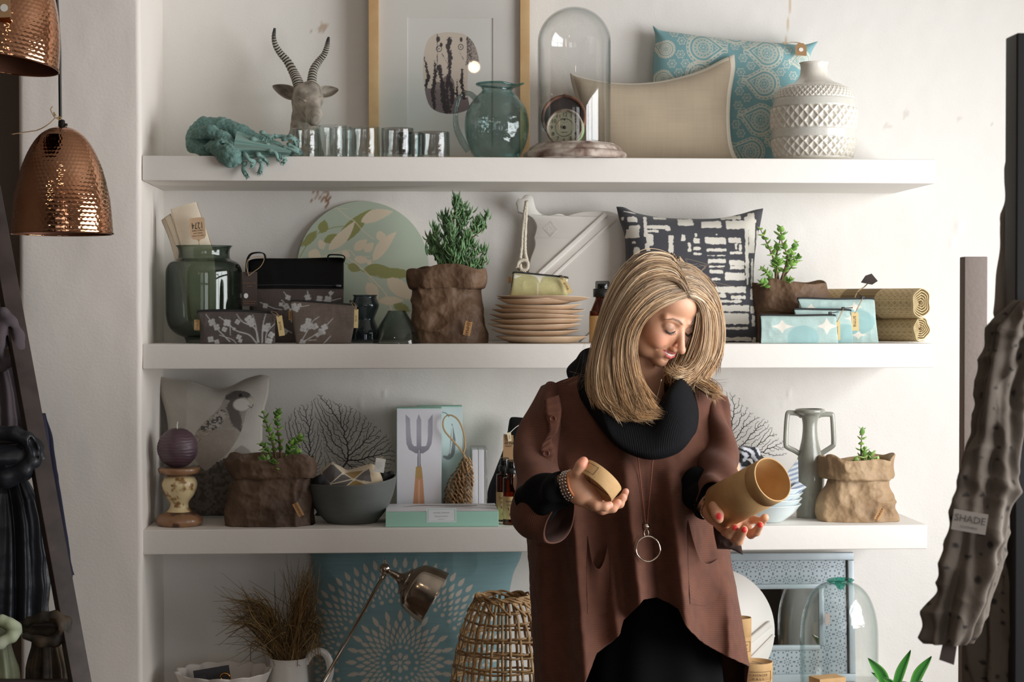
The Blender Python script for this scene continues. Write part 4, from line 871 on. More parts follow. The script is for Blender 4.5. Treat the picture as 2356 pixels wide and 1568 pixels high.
def zipbag(name,label,cat,top,bot,left,right,Yt,Yb,T,mat,colf,group=None,pull=None,tagpts=None,tagtxt=None,side=None,nu=150,nv=110,zw=.0026,zb=Z2,sidetxt='arma',backc=(.02,.02,.02),pullto=None):
    x=(left[-1][0]+right[-1][0])/2; root=thing(name,label,cat,(P(x,bot[0][1],Yb)[0],Yb,zb),group)
    g=G(); pillow(g,top,bot,left,right,Yt,Yb,T,nu,nv,.42,colf,wr=.0012,wsc=22,seed=int(x),zmin=zb,edge=.0,colback=np.array(backc)); g.build('pouch',mat,root)
    g=G(); tp=spline(top,30); tube(g,[P(a,b-1.5,Yt) for a,b in tp],zw,8,flat=1.3); g.build('zip',zipm,root)
    if pull:
        g=G(); a=P(*pull,Yt-.004); b=P(*(pullto or (pull[0]+22,pull[1]-6)),Yt-.006); box(g,a-[.004,.003,.002],a+[.004,.003,.0035],.001); tube(g,[a,b],[.0018,.0014],8,flat=.6); g.build('zip_pull',zipm,root)
    if tagpts:
        (tx,ty),(bx,by),w=tagpts[:3]; d=T*.75+.006 if len(tagpts)<4 else tagpts[3]; a=P(tx,ty,Yb-d); b=P(bx,by,Yb-d-.002); ey=unit(a-b); ex=unit(np.cross(ey,[0,1,0])); ex=ex*np.sign(ex[0]); nr=np.cross(ex,ey); L=np.linalg.norm(a-b)
        g=G(); prism(g,[(-w/2,0),(w/2,0),(w/2,-L),(-w/2,-L)],a,ex,ey,nr,.0008); g.build('swing_tag',M('gold_card',(206,182,128),.6),root,smooth=False)
        if tagtxt: text(tagtxt,w*.75,(a+b)/2+nr*.0003,ey*-1,ex,M('tag_ink',(110,88,50),.7),root,'lettering')
        if pull:
            g=G(); pp=P(*pull,Yt-.004); tube(g,[pp,(pp+a)/2+np.array([.003,-.004,.003]),a-ey*.002+nr*.001],.0007,6,seg=10); tube(g,[pp,(pp+a)/2+np.array([-.002,-.005,-.001]),a-ey*.002+nr*.001],.0007,6,seg=10); g.build('tag_string',twine,root)
    if side:
        (sx0,sy0,sx1,sy1)=side; a=P(sx0,sy0,(Yt+Yb)/2-.002); b=P(sx1,sy1,(Yt+Yb)/2-.002); g=G(); box(g,(min(a[0],b[0]),a[1]-.0012,min(a[2],b[2])),(max(a[0],b[0]),a[1]+.0012,max(a[2],b[2])),.0005); g.build('side_label',brassk,root)
        text(sidetxt,abs(b[0]-a[0])*.9,((a[0]+b[0])/2,a[1]-.0014,(a[2]+b[2])/2),(0,0,-1),(1,0,0),M('tag_ink',(110,88,50),.7),root,'lettering')
    return root
# satchel
SB=thing('satchel','black and grey blossom satchel with zip standing behind two matching pouches','bag',(P(690,790,4.40)[0],4.40,Z2))
def satc(X,Y,u,v):
    c=np.broadcast_to(lin((11,10,10)),X.shape+(3,)).copy(); lo=(Y>664); sb=slubbase(X,Y,lin((84,74,70))); c=np.where(lo[...,None],sb,c)
    bb=blossoms(c,X,Y,[([(710,664),(708,690)],[.6,1.4]),([(655,672),(668,690)],1),([(768,672),(755,688),(745,700)],1),([(600,695),(630,708),(650,712)],.9),([(650,690),(668,712),(672,740)],1),([(640,745),(672,765)],.9),([(785,686),(760,692)],.9)],[(664,684,5),(709,684,6),(736,687,6),(755,689,7),(762,674,4),(612,703,5),(660,705,6),(672,715,5),(648,700,4),(658,762,5),(690,700,5)]); c=np.where(lo[...,None],bb,c)
    return paint(c,np.abs(Y-664)-.8,lin((16,15,15)),1)
g=G(); pillow(g,[(571,606),(575,598),(600,594),(680,594),(780,592),(791,600)],[(580,795),(690,796),(786,794)],[(571,606),(574,700),(580,795)],[(791,600),(790,700),(786,794)],4.42,4.40,.022,150,150,.3,satc,wr=.001,wsc=20,seed=2,zmin=Z2,colback=lin((24,22,22))); g.build('body',M('satchel_cloth',attr=True,r=.8,spec=.2,bump=(('weave',1800,.0005),)),SB)
g=G(); tube(g,[P(x,y,4.393) for x,y in ((582,656),(650,655),(720,656),(786,657))],.0036,8,seg=30,flat=.7); g.build('zip',zipm,SB)
g=G(); a=P(780,657,4.385); box(g,a-[.008,.002,.003],a+[.005,.003,.003],.001); g.build('zip_pull',M('gunmetal',(90,90,94),.3,metal=1),SB)
def strap(pts,w,Y,name='strap'):
    g=G(); p=spline([P(x,y,Y+d) for x,y,d in pts],40); V=[]
    for off in (0,.0022):
        for q in p: V+= [q+[0,-w/2+off*0,0],q+[0,w/2,0]]
    t=np.gradient(p,axis=0); nn=np.stack([-t[:,2],0*t[:,0],t[:,0]],-1); nn/=np.linalg.norm(nn,axis=1)[:,None]
    V=np.concatenate([np.stack([p+[0,-w/2,0],p+[0,w/2,0]],1).reshape(-1,3),np.stack([p+nn*.0024+[0,-w/2,0],p+nn*.0024+[0,w/2,0]],1).reshape(-1,3)]); f=gridF(40,2); n=80
    g.add(V,[f,f[:,::-1]+n]); i=np.arange(39)*2; g.F.append(np.stack([i,i+2,i+2+n,i+n],-1)); g.MI.append(0); i=i+1; g.F.append(np.stack([i,i+n,i+2+n,i+2],-1)); g.MI.append(0)
    return g.build(name,blackc,SB)
strap([(568,640,0),(569,605,0),(576,587,0),(590,582,0),(606,584,0),(610,596,0)],.036,4.405); strap([(757,600,0),(757,588,0),(775,587,0),(791,590,0),(790,602,0)],.036,4.405)
g=G(); a=P(558,625,4.372); b=P(592,704,4.372); prism(g,[(a[0],a[2]),(b[0],a[2]),(b[0],b[2]),(a[0]-.0,b[2])],(0,4.372,0),(1,0,0),(0,0,1),(0,-1,0),.0015); g.build('swing_tag',M('brown_card',(70,58,52),.8),SB,smooth=False)
cc_=P(566,680,4.3705); g=G(); prism(g,[(.0052*math.cos(t),.0062*math.sin(t)) for t in np.linspace(0,6.28,20,endpoint=False)],cc_,(1,0,0),(0,0,1),(0,-1,0),.0004); g.build('round_sticker',white_card,SB,smooth=False)
gold=M('gold_ink',(150,110,74),.6)
for py,t in ((651,'NATURALLY DYED'),(658,'CLOTH'),(693,'HANDMADE BAGS'),(698,'IN SMALL RUNS')): text(t,.0036,P(574,py,4.3702),(1,0,0),(0,0,1),gold,SB,'small_print')
g=G(); tube(g,[P(x,y,4.369) for x,y in ((572,634),(567,612),(572,596),(590,590),(607,594),(600,612),(582,626),(572,634))],.0008,6,seg=40); g.build('tag_string',twine,SB)
def p1(X,Y,u,v): return blossoms(slubbase(X,Y),X,Y,[([(474,722),(492,745),(505,760),(530,785)],[.7,1,1.2,1.4]),([(505,728),(525,742),(545,760),(575,770),(592,790)],[.8,1.2,1.4,1.6]),([(545,722),(560,740),(588,755),(596,786)],[.8,1.2,1.6,2]),([(582,722),(590,750),(594,786)],[.8,1.2,1.6]),([(612,722),(606,750),(604,788)],[.8,1.4,1.6]),([(632,745),(615,765),(612,788)],[.8,1,1.4]),([(530,742),(532,770)],.8),([(506,770),(535,780),(545,790)],.9)],[(489,741,7),(500,752,6),(524,742,7),(548,740,5),(575,735,8),(580,744,6),(518,757,5),(612,755,7),(618,748,5),(551,775,5),(486,780,6),(625,770,6),(554,783,4),(620,784,6),(500,786,5),(540,756,3)],1)
zipbag('zip_pouch','long grey blossom zip pouch lying in front of the green jar','pouch',[(460,722),(462,717),(545,716),(632,722),(635,725)],[(459,800),(540,801),(634,803)],[(460,722),(461,760),(459,800)],[(635,725),(633,760),(634,803)],4.262,4.255,.014,slub,p1,'grey blossom pouches',pull=(622,716),tagpts=((642,726),(649,772),.0135),tagtxt='arma',side=(447,735,460,759),pullto=(640,712))
def p2(X,Y,u,v): return blossoms(slubbase(X,Y,lin((104,92,84))),X,Y,[([(688,795),(706,765),(720,740),(735,728)],[1.2,1.1,1,.7]),([(700,785),(725,770),(745,755),(768,731)],[1.2,1.1,1,.7]),([(712,782),(728,781)],.8),([(745,790),(762,772)],1),([(672,700),(690,705),(712,702)],.8),([(655,690),(672,708)],.8)],[(700,755,7),(707,748,6),(717,750,6),(711,738,6),(726,750,6),(742,762,7),(748,752,6),(732,770,4),(697,787,6),(676,705,7),(683,710,6),(690,702,4),(662,702,6)],2)
zipbag('zip_pouch','tapered grey blossom zip pouch in front of the satchel, beside the dark hourglass vase','pouch',[(672,697),(675,693),(740,697),(815,703),(818,708)],[(684,798),(690,800),(745,801),(800,799),(806,796)],[(672,697),(676,740),(684,798)],[(818,708),(814,750),(806,796)],4.275,4.262,.026,slub,p2,'grey blossom pouches',pull=(808,694),tagpts=((820,711),(819,754),.0095),tagtxt='arma',side=(664,714,673,736),pullto=(806,690))
# ---- round leaf-print tray leaning on the wall
YR=4.52; TR0=P(835,612,YR); 
DG=lin((188,200,180)); OL=lin((150,152,92)); PK=lin((228,212,186))
def leafcol(X,Y):
    c=np.broadcast_to(DG,X.shape+(3,)).copy()
    for a in ((775,560,855,480,17),(700,560,730,530,9),(740,536,748,505,12),(692,565,730,541,8),(800,610,830,622,10),(835,622,900,618,14),(860,628,960,630,13),(745,555,785,540,10),(905,700,945,715,10)): c=paint(c,inpoly(X,Y,leafpts(*a)),OL)
    for pl in ([(690,590),(720,545),(760,525),(790,520)],[(795,605),(850,630),(880,640)]): c=paint(c,pld(X,Y,spline(pl,20),.9),OL,1)
    for a in ((755,575,817,508,13,9,4),(830,510,905,486,14,9,-4),(858,600,913,532,13,9,-4),(732,565,750,560,12),(710,580,740,595,14),(815,575,845,550,11),(838,578,860,558,10),(865,545,888,540,12),(787,580,806,590,8),(815,595,850,600,9),(845,607,855,598,6),(845,650,870,690,14),(870,692,930,690,10),(890,640,955,690,18),(900,655,950,670,14)): c=paint(c,inpoly(X,Y,leafpts(*a)),PK)
    for pl,w in (([(775,478),(800,500),(815,508),(835,530),(860,550)],.8),([(790,586),(830,615),(860,645),(890,680),(905,730)],[.8,1.1,1.3,1.6]),([(710,600),(750,588),(800,575),(820,590),(850,590)],.8),([(848,640),(856,650)],.8),([(768,478),(800,480)],.6)): c=paint(c,pld(X,Y,spline(pl,24),w),PK,1)
    return c
g=G(); nr_,nt=150,300; RR,TT=np.meshgrid(np.linspace(.001,151,nr_),np.linspace(0,2*math.pi,nt,endpoint=False),indexing='ij'); X=835+RR*np.cos(TT); Y=614+RR*np.sin(TT)
yd=YR+.03-(Y-463)/302*.055; fr=P(X,Y,yd); g.add(fr,gridF(nr_,nt,cv=True),col=leafcol(X,Y).reshape(-1,3)); bk=P(X,Y,yd)+[0,.009,0]; g.add(bk,gridF(nr_,nt,cv=True)[:,::-1],col=lin((196,180,150)))
rim=np.stack([fr[-1],fr[-1]+[0,.0045,0],bk[-1]],0); g.add(rim,gridF(3,nt,cv=True),col=lin((196,176,140)))
V=np.vstack(g.V); 
tag(g.build('round_tray',M('printed_birch',attr=True,r=.5,coat=.15)),'round pale green tray printed with leaves, leaning on the wall behind the satchel','tray')
# ---- two small dark vases
smoke=M('smoke_blue_glass',r=.02,glass=(.56,.60,.64),tint=(.09,.10,.13)); grng=M('grey_green_glass',r=.02,glass=(.72,.77,.75),tint=(.18,.23,.23))
Yv=4.36; c,p=lpx(840,Yv,[(31,792),(33,784),(33,770),(31,758),(24,740),(22,732),(26,720),(31,708),(32,700),(28,690),(26,683),(29,678)],base=Z2+.0006)
g=G(); lathe(g,c,shell(spline(p,60),.003,.008),80); tag(g.build('hourglass_vase',smoke),'small hourglass-shaped dark blue glass vase behind the tapered pouch','vase')
Yv=4.265; c,p=lpx(913,Yv,[(46,798),(53,793),(54,786),(50,770),(42,752),(32,735),(24,722),(20,714)],base=Z2+.0006)
g=G(); lathe(g,c,shell(spline(p,60),.003,.009),96); tag(g.build('bud_vase',grng),'squat conical grey green glass vase beside the brown paper planter','vase')
# ---- washable-paper planters (used on three shelves)
def papermat(nm,c,c2): return M(nm,c,.62,var=(10,c2,.8),bump=(('noise',70,.002),('vor',34,.006),('vor',90,.002)),spec=.4)
pap_brown=papermat('brown_paper_leather',(112,86,64),(80,58,42)); pap_dark=papermat('dark_brown_paper_leather',(98,76,58),(60,44,34)); pap_tan=papermat('tan_paper_leather',(168,140,106),(132,104,74))
soil=M('potting_soil',(44,34,28),1,bump=(('noise',180,.004),)); tanlab=M('tan_leather_label',(196,150,100),.7)
def paperbag(name,label,Y,rows,cuff,mat,dep,zb,crum,seed,lab=None,labtxt='UASHMAMA',sq=3.0,group='plants in paper bag planters'):
    x=(rows[0][1]+rows[0][2])/2; root=thing(name,label,'potted plant',(P(x,rows[0][0],Y)[0],Y,zb),group)
    g=G(); V=loft(g,rows,Y,dep,150,sq,k=110,crum=crum*1.15,csc=17,seed=seed,cap=True,zmin=zb+.0004)
    g.build('paper_bag',mat,root)
    g=G()
    V2=loft(g,[(q[0]+0,)+tuple(q[1:]) for q in cuff],Y,dep,150,sq,k=44,crum=crum*.8,csc=19,seed=seed+5,cap=False,zmin=zb+.0004,foldf=lambda th,py:.005+.004*np.sin(3*th+seed)+.003*np.sin(7*th+2*seed))
    V=g.V[-1].reshape(44,150,3); tw=np.linspace(0,2*math.pi,150,endpoint=False); V[...,2]+=(.006*np.sin(2*tw+seed)+.004*np.sin(5*tw+seed*2))*np.sin(np.linspace(.25,math.pi-.6,44))[:,None]; V[...,2]=np.maximum(V[...,2],zb+.0004)
    g.build('rolled_cuff',mat,root)
    top=cuff[len(cuff)//2]; sz=P(x,cuff[-1][0],Y)[2]; g=G(); hw=(cuff[-1][2]-cuff[-1][1])/2*S(Y)*.97; cxm=P((cuff[-1][1]+cuff[-1][2])/2,cuff[-1][0],Y)[0]
    n=60; r_=np.linspace(0,1,14); th=np.linspace(0,2*math.pi,n,endpoint=False); A,B=np.meshgrid(r_,th,indexing='ij'); px_=np.sign(np.cos(B))*np.abs(np.cos(B))**(2/sq)*A*hw; py_=np.sign(np.sin(B))*np.abs(np.sin(B))**(2/sq)*A*hw*dep
    Vs=np.stack([cxm+px_,Y+py_,sz+.004*vn(np.stack([px_*90,py_*90,0*px_],-1),seed)],-1); g.add(Vs,gridF(14,n,cv=True)); g.build('soil',soil,root)
    if lab:
        (lx,ly),w,h,ang,dd=lab; o=P(lx,ly,Y-dd); ca,sa=math.cos(ang),math.sin(ang); ex=np.array([ca,-.1,-sa]); ey=np.array([sa,-.15,ca]); ex=unit(ex); ey=unit(ey-ex*ex.dot(ey)); nr=np.cross(ex,ey)
        g=G(); prism(g,[(-w/2,-h/2),(w/2,-h/2),(w/2,h/2),(-w/2,h/2)],o,ex,ey,nr,.0016,bev=.0003); g.build('leather_label',tanlab,root,smooth=False)
        text(labtxt,w*.62,o+nr*.0004,-ey,ex,M('burnt_ink',(70,44,26),.8),root,'lettering')
    return root
stem_m=M('brown_stem',(92,70,52),.8,bump=(('noise',200,.001),)); stem_g=M('green_brown_stem',(112,92,66),.7)
leaf_s=M('succulent_leaf',attr=True,r=.42,sub=.05); 
def leafblade(g,a,d,L,w,th,col,up=(0,0,1),curl=.2,n=7,flatn=8):
    "fleshy leaf: tapered flattened tube from a along d, bending towards up"
    d=unit(d); up=np.array(up,float); s=np.cross(d,up); s=unit(s) if np.linalg.norm(s)>1e-6 else np.array([1.,0,0]); nn=np.cross(s,d)
    t=np.linspace(0,1,n); p=a+np.outer(t*L,d)+np.outer((t**2)*curl*L,nn); ww=w*np.sin(np.pi*(t*.93+.07)**.7)**.8; ww[-1]*=.25; ww=np.maximum(ww,w*.06)
    th_=np.linspace(0,2*math.pi,flatn,endpoint=False); V=p[:,None]+(ww[:,None]*np.cos(th_))[...,None]*s+((ww*th)[:,None]*np.sin(th_))[...,None]*nn
    c=np.asarray(col)*(1+.0*t[:,None]); g.add(V,[gridF(n,flatn,cv=True)[:,::-1],np.arange(flatn)[None,:],(np.arange(flatn)[::-1]+(n-1)*flatn)[None,:]],col=np.repeat(c,flatn,0))
# finger-leaved succulent shrub
def fingerplant(root,Y,base,tips,rng):
    st=G(); lf=G(); b0=P(*base,Y)
    for x,y,dy,n in tips:
        tip=P(x,y,Y+dy); mid=b0+(tip-b0)*np.array([.45,.5,.55])+rng.normal(0,.008,3); pts=spline([b0+rng.normal(0,.004,3)*[1,1,0],b0*.65+mid*.35+[0,0,.01],mid,tip],30); tube(st,pts,[.0042,.0032,.0022,.0014],6)
        for k in range(int(n*1.45)):
            t=1-abs(rng.normal(0,.22)); t=np.clip(t,.45,1); a=pts[int(t*29)]; ph=k*2.4+rng.random(); d=np.array([math.cos(ph),math.sin(ph),.35+rng.random()*.9]); 
            off=unit(rng.normal(0,1,3))*rng.random()*.012
            v=rng.random(); col=lerp(lin((66,104,62)),lin((128,164,112)),v)*rng.uniform(.8,1.1)
            leafblade(lf,a+off,d,rng.uniform(.014,.022),.0023,.85,col,curl=.45,n=6,flatn=6)
    st.build('stems',stem_m,root); lf.build('foliage',leaf_s,root)
PB=paperbag('succulent_planter','finger-leaved succulent shrub in a brown paper bag planter, tallest plant on the middle shelf',4.33,
   [(797,950,1112),(792,949,1115),(770,948,1116),(740,948,1108),(700,952,1104),(670,954,1102),(650,956,1100),(640,958,1098)],[(664,956,1102),(658,951,1108),(640,949,1114),(622,951,1112),(617,955,1110),(620,960,1106),(632,964,1100),(640,966,1098)],pap_brown,.62,Z2,.0055,11,((1076,755),.0165,.034,.22,.068))
fingerplant(PB,4.33,(1033,632),[(1055,452,-.01,46),(1060,462,.01,26),(1018,490,0,40),(1000,520,-.02,44),(985,545,.0,48),(1000,575,.01,40),(985,580,-.02,44),(1035,500,.01,34),(1040,530,-.03,46),(1085,485,0,42),(1100,505,.01,40),(1125,495,0,40),(1120,520,.01,40),(1075,540,-.02,46),(1060,560,-.04,46),(1025,560,-.04,40),(1095,565,-.01,46),(1118,575,.01,42),(1120,600,-.01,36),(1090,600,-.03,40),(1045,590,-.05,40),(1010,600,-.03,36),(1110,618,.02,26),(1070,470,.0,20),(1050,610,-.05,26)],np.random.default_rng(5))
# ---- white carved board with rope
wpaint=M('white_painted_wood',(224,219,212),.5,bump=(('noise',30,.0006),))
YBd=4.50; BD=thing('cheese_board','white carved board with rope loop and slanting ridge, leaning behind the plate stack','board',(P(1300,790,4.47)[0],4.49,Z2))
prof=[(1192,485),(1190,472),(1188,462),(1193,455),(1200,455),(1207,447),(1218,446),(1226,452),(1229,465),(1233,478),(1242,488),(1252,492),(1270,492),(1280,489),(1292,490),(1303,494),(1318,490),(1345,484),(1380,483),(1405,485),(1425,492)]
arc=[(1223+231*1.0-0,0)]
right=[(1470,510),(1505,545),(1530,590),(1538,640),(1530,700),(1505,750),(1470,785)]
left=[(1250,785),(1230,740),(1218,690),(1214,640),(1218,600),(1229,568),(1230,555),(1228,545),(1231,535),(1234,520),(1230,508),(1222,498),(1208,490)]
pp=np.array(spline(prof,70).tolist()+spline([prof[-1]]+right,40)[1:].tolist()+[(1440,800),(1280,800)]+spline(left,60).tolist())
w=P(pp[:,0],pp[:,1],YBd); tl=.10
nr=unit((0,-1,.10)); ey=unit((0,.10,1)); o=np.array([0,YBd-.0,Z2]); q2=[(a[0],(a[2]-Z2)) for a in w]
g=G(); prism(g,q2,np.array([0,4.46,Z2]),(1,0,0),unit((0,.11,1)),unit((0,-1,.11)),.018,bev=.002); g.build('board',wpaint,BD)
def onb(px,py,lift=0):
    a=P(px,py,4.48); return np.array([a[0],4.46+.11*(a[2]-Z2),a[2]])+unit((0,-1,.11))*lift
g=G(); a,b=onb(1240,632,.001),onb(1396,491,.001); obox(g,a,b,.012,.012,up=(0,-1,.1),bev=.003); a,b=onb(1262,645,.0),onb(1418,502,.0); obox(g,a,b,.008,.006,up=(0,-1,.1),bev=.002); a,b=onb(1330,795,.001),onb(1420,715,.001); obox(g,a,b,.012,.012,up=(0,-1,.1),bev=.003); g.build('ridge',wpaint,BD)
g=G(); ct=onb(1268,526,.0006); e1=unit(onb(1284,540)-onb(1252,512)); e2=unit(onb(1266,508)-onb(1270,546)); 
cs=[onb(1250,524,.0005),onb(1268,508,.0005),onb(1284,528,.0005),onb(1266,543,.0005)]; tube(g,cs,.0006,5,closed=True); cs=[onb(1254,524,.0005),onb(1268,512,.0005),onb(1280,528,.0005),onb(1266,539,.0005)]; tube(g,cs,.0004,5,closed=True); g.build('stamped_mark',M('embossed_white',(206,201,194),.6),BD)
text('HS',.013,onb(1267,526,.0006),unit((1,0,.12)),unit((-.12,.1,1)),M('embossed_white',(206,201,194),.6),BD)
rope=M('cotton_rope',(206,196,178),.95,bump=(('noise',300,.0008),))
g=G()
def ropeseg(pts,r=.0042):
    p=spline(pts,70); t,a,b=frames(p); L=np.concatenate([[0],np.cumsum(np.linalg.norm(np.diff(p,axis=0),axis=1))])
    for k in range(3):
        ph=L/.012*2*math.pi+k*2*math.pi/3; tube(g,p+r*.55*(np.cos(ph)[:,None]*a+np.sin(ph)[:,None]*b),r*.62,7)
Yr=4.452
ropeseg([P(x,y,Yr) for x,y in ((1212,462),(1207,490),(1203,530),(1200,570),(1196,600),(1193,622),(1186,632))]); ropeseg([P(x,y,Yr) for x,y in ((1211,462),(1210,500),(1208,545),(1208,580),(1212,600),(1208,615))])
ropeseg([P(x,y,Yr-.01) for x,y in ((1190,615),(1194,602),(1206,598),(1214,604),(1212,618),(1200,620),(1196,608))]); ropeseg([P(x,y,Yr-.004) for x,y in ((1208,612),(1206,625),(1211,640))])
g.build('rope_loop',rope,BD)
# ---- wooden plates, nine in a stack
beech=M('plate_beech',(228,203,176),.6,var=(16,(212,184,152),1),bump=(('noise',70,.0004),))
pb=[(1140,1352,794,766,0,4.33,(206,172,134)),(1130,1334,768,753,0,0,0),(1122,1336,757,741,1,0,0),(1127,1340,744,728,0,0,0),(1125,1344,733,718,2,0,0),(1131,1347,722,710,0,0,0),(1138,1339,714,698,-1,0,0),(1144,1333,699,685,-1,0,0),(1142,1358,692,682,4,0,0)]
zc=Z2; P0=None
names=['lowest wooden plate of the stack, resting on the shelf','second wooden plate up from the shelf in the stack','third wooden plate up from the shelf in the stack','fourth wooden plate up from the shelf in the stack','middle wooden plate of the nine-plate stack','fourth wooden plate down from the yellow pouch','third wooden plate down from the yellow pouch','second wooden plate down, just under the top one','top wooden plate carrying the yellow pouch, jutting out to the right']
zb=[P(1240,py,4.33)[2] for py in (793,771,757.5,746,734.5,724,715,700,692)]; zb[0]=Z2+.0005
for i,(xl,xr,_,_,tl,_,_) in enumerate(pb):
    R=(xr-xl)/2*S(4.33); hh=.0155 if i in(0,) else (.0125 if i<6 else .0145); cxp=P((xl+xr)/2,790,4.33)[0]
    if i==8: hh=.011
    g=G(); lathe(g,(0,0,0),[(.0001,0),(R*.62,0),(R*.70,.001),(R*.85,hh*.45),(R*.985,hh*.93),(R,hh),(R*.985,hh*1.02),(R*.82,hh*.62),(R*.6,hh*.42),(.0001,hh*.4)],96,disp=lambda T,s_,r,Z,i=i:r*.006*np.sin(2*T+i)+r*.004*np.sin(3*T+2*i))
    V=g.V[0]; V[:,2]+=V[:,0]*(-.006*tl)+.0018*np.sin(2*np.arctan2(V[:,1],V[:,0])+i*1.3)*(np.hypot(V[:,0],V[:,1])/R)**2*(i>0); g.V[0]=V+np.array([cxp,4.33,zb[i]])
    if i==0: g.V[0][:,2]=np.maximum(g.V[0][:,2],Z2+.0004)
    tag(g.build('wooden_plate',beech),names[i],'plate','wooden plates stacked on the middle shelf')
# ---- pouch on the plates
YE=lin((186,178,128)); WE=lin((226,220,204))
def cres(X,Y,c,shapes,col):
    for s_ in shapes: c=paint(c,inpoly(X,Y,s_),col)
    return c
def concave(x0,y0,x1,y1,sag,n=8):
    pts=[]
    cor=[((x0+x1)/2,y0),(x1,(y0+y1)/2),((x0+x1)/2,y1),(x0,(y0+y1)/2)]; mx,my=(x0+x1)/2,(y0+y1)/2
    for k in range(4):
        a=cor[k]; b=cor[(k+1)%4]
        for t in np.linspace(0,1,n,endpoint=False):
            px_=a[0]+(b[0]-a[0])*t; py_=a[1]+(b[1]-a[1])*t; f=sag*4*t*(1-t)*.5; pts.append((px_+(mx-px_)*f,py_+(my-py_)*f))
    return pts
linm=M('printed_linen',attr=True,r=.85,sheen=.2,bump=(('weave',2200,.0005),))
zpl=zb[8]+.0085
def yel(X,Y,u,v):
    c=YE*(1+.05*vn(np.stack([X*.3,Y*.3,0*X],-1),2)+.04*vn(np.stack([X*1.2,Y*.1,0*X],-1),3))[...,None]
    return cres(X,Y,c,[concave(1218,612,1262,652,.75),[(1183,630),(1192,634),(1200,633),(1187,640),(1180,640)],[(1300,645),(1306,640),(1308,652)],[(1235.5,650),(1236.5,650),(1237,682),(1235,682)]],WE)
zipbag('zip_pouch','yellow green zip pouch with pale leaf shapes lying on top of the wooden plates','pouch',[(1183,632),(1186,628),(1240,633),(1300,639),(1305,642)],[(1172,682),(1180,684),(1240,685),(1306,686)],[(1183,632),(1178,655),(1172,682)],[(1305,642),(1306,660),(1306,686)],4.30,4.295,.024,linm,yel,None,pull=(1290,636),tagpts=((1294,641),(1313,674),.0125,.028),tagtxt='arma',side=(1169,636,1177,651),pullto=(1302,638),zb=zpl)
# ---- amber pump bottles
amber=M('amber_glass',r=.03,glass=(.52,.27,.08),tint=(.10,.04,.015)); lab_c=M('cream_label',(212,180,128),.75,bump=(('ribz',2600,.0002),)); liquid=M('dark_liquid',(40,22,10),.1)
def pumpbottle(label,cx,Y,hw,ytop,ycap0,ycap1,ysh0,ysh1,ybase,lab,zb,group,clearcap=True):
    k=S(Y); root=thing('pump_bottle',label,'bottle',(P(cx,ybase,Y)[0],Y,zb),group)
    c,p=lpx(cx,Y,[(hw*.92,ybase),(hw,ybase-3),(hw,ysh1),(hw*.9,ysh1-8),(hw*.6,ysh0+10),(hw*.52,ysh0)],base=zb+.0005); g=G(); lathe(g,c,shell(spline(p,40),.0025,.005),48); g.build('bottle',amber,root)
    z=lambda py:P(cx,py,Y)[2]; x=c[0]
    g=G(); lathe(g,(x,Y,0),[(hw*.70*k,z(ysh0+1)),(hw*.72*k,z(ysh0)),(hw*.72*k,z(ycap1)),(hw*.5*k,z(ycap1-.5)),(.0001,z(ycap1-1))],40); g.build('collar',blk,root)
    g=G(); lathe(g,(x,Y,0),[(.0001,z(ycap1)),(hw*.38*k,z(ycap1)),(hw*.38*k,z(ycap0+3)),(.0001,z(ycap0+2))],24); g.build('pump',blk,root)
    g=G(); lathe(g,(x,Y,0),[(hw*.56*k,z(ycap1)),(hw*.56*k,z(ytop+3)),(hw*.5*k,z(ytop)),(.0001,z(ytop))],32); g.build('overcap',M('smoked_clear_cap',r=.03,glass=(.5,.5,.5),tint=(.1,.1,.1)),root)
    ly0,ly1=lab; g=G(); th=np.linspace(-math.pi*1.0,-.0,40); V=np.array([[x+(hw*k+.0006)*math.cos(t),Y+(hw*k+.0006)*math.sin(t),zz] for zz in (z(ly1),z(ly0)) for t in th]); g.add(V,gridF(2,40)); g.build('label_wrap',lab_c,root)
    for i,(t,sz,yy) in enumerate((('lavender',.0085,.2),('body oil',.007,.36))): text(t,sz,(x,Y-hw*k-.0012,z(ly0+(ly1-ly0)*yy)),(1,0,0),(0,0,1),ink,root,'lettering')
    g=G()
    for i,(dx,yy,r) in enumerate(((-.4,.55,1),(0,.6,1.3),(.3,.7,1),(-.2,.8,1.2),(.15,.88,.9))):
        o=np.array([x+dx*hw*k,Y-math.sqrt(max(1-dx*dx,0))*hw*k-.0011,z(ly0+(ly1-ly0)*yy)]); prism(g,[(.0016*r*math.cos(t),.0034*r*math.sin(t)) for t in np.linspace(0,6.28,12,endpoint=False)],o,(1,0,.3),(-.3,0,1),(0,-1,0),.0004)
    g.build('seed_drawing',M('plum_ink',(92,64,62),.8),root,smooth=False); return root
pumpbottle('amber pump bottle with cream label standing alone behind the woman, beside the plate stack',1386,4.34,30,646,650,664,682,722,796,(726,790),Z2,'amber pump bottles')
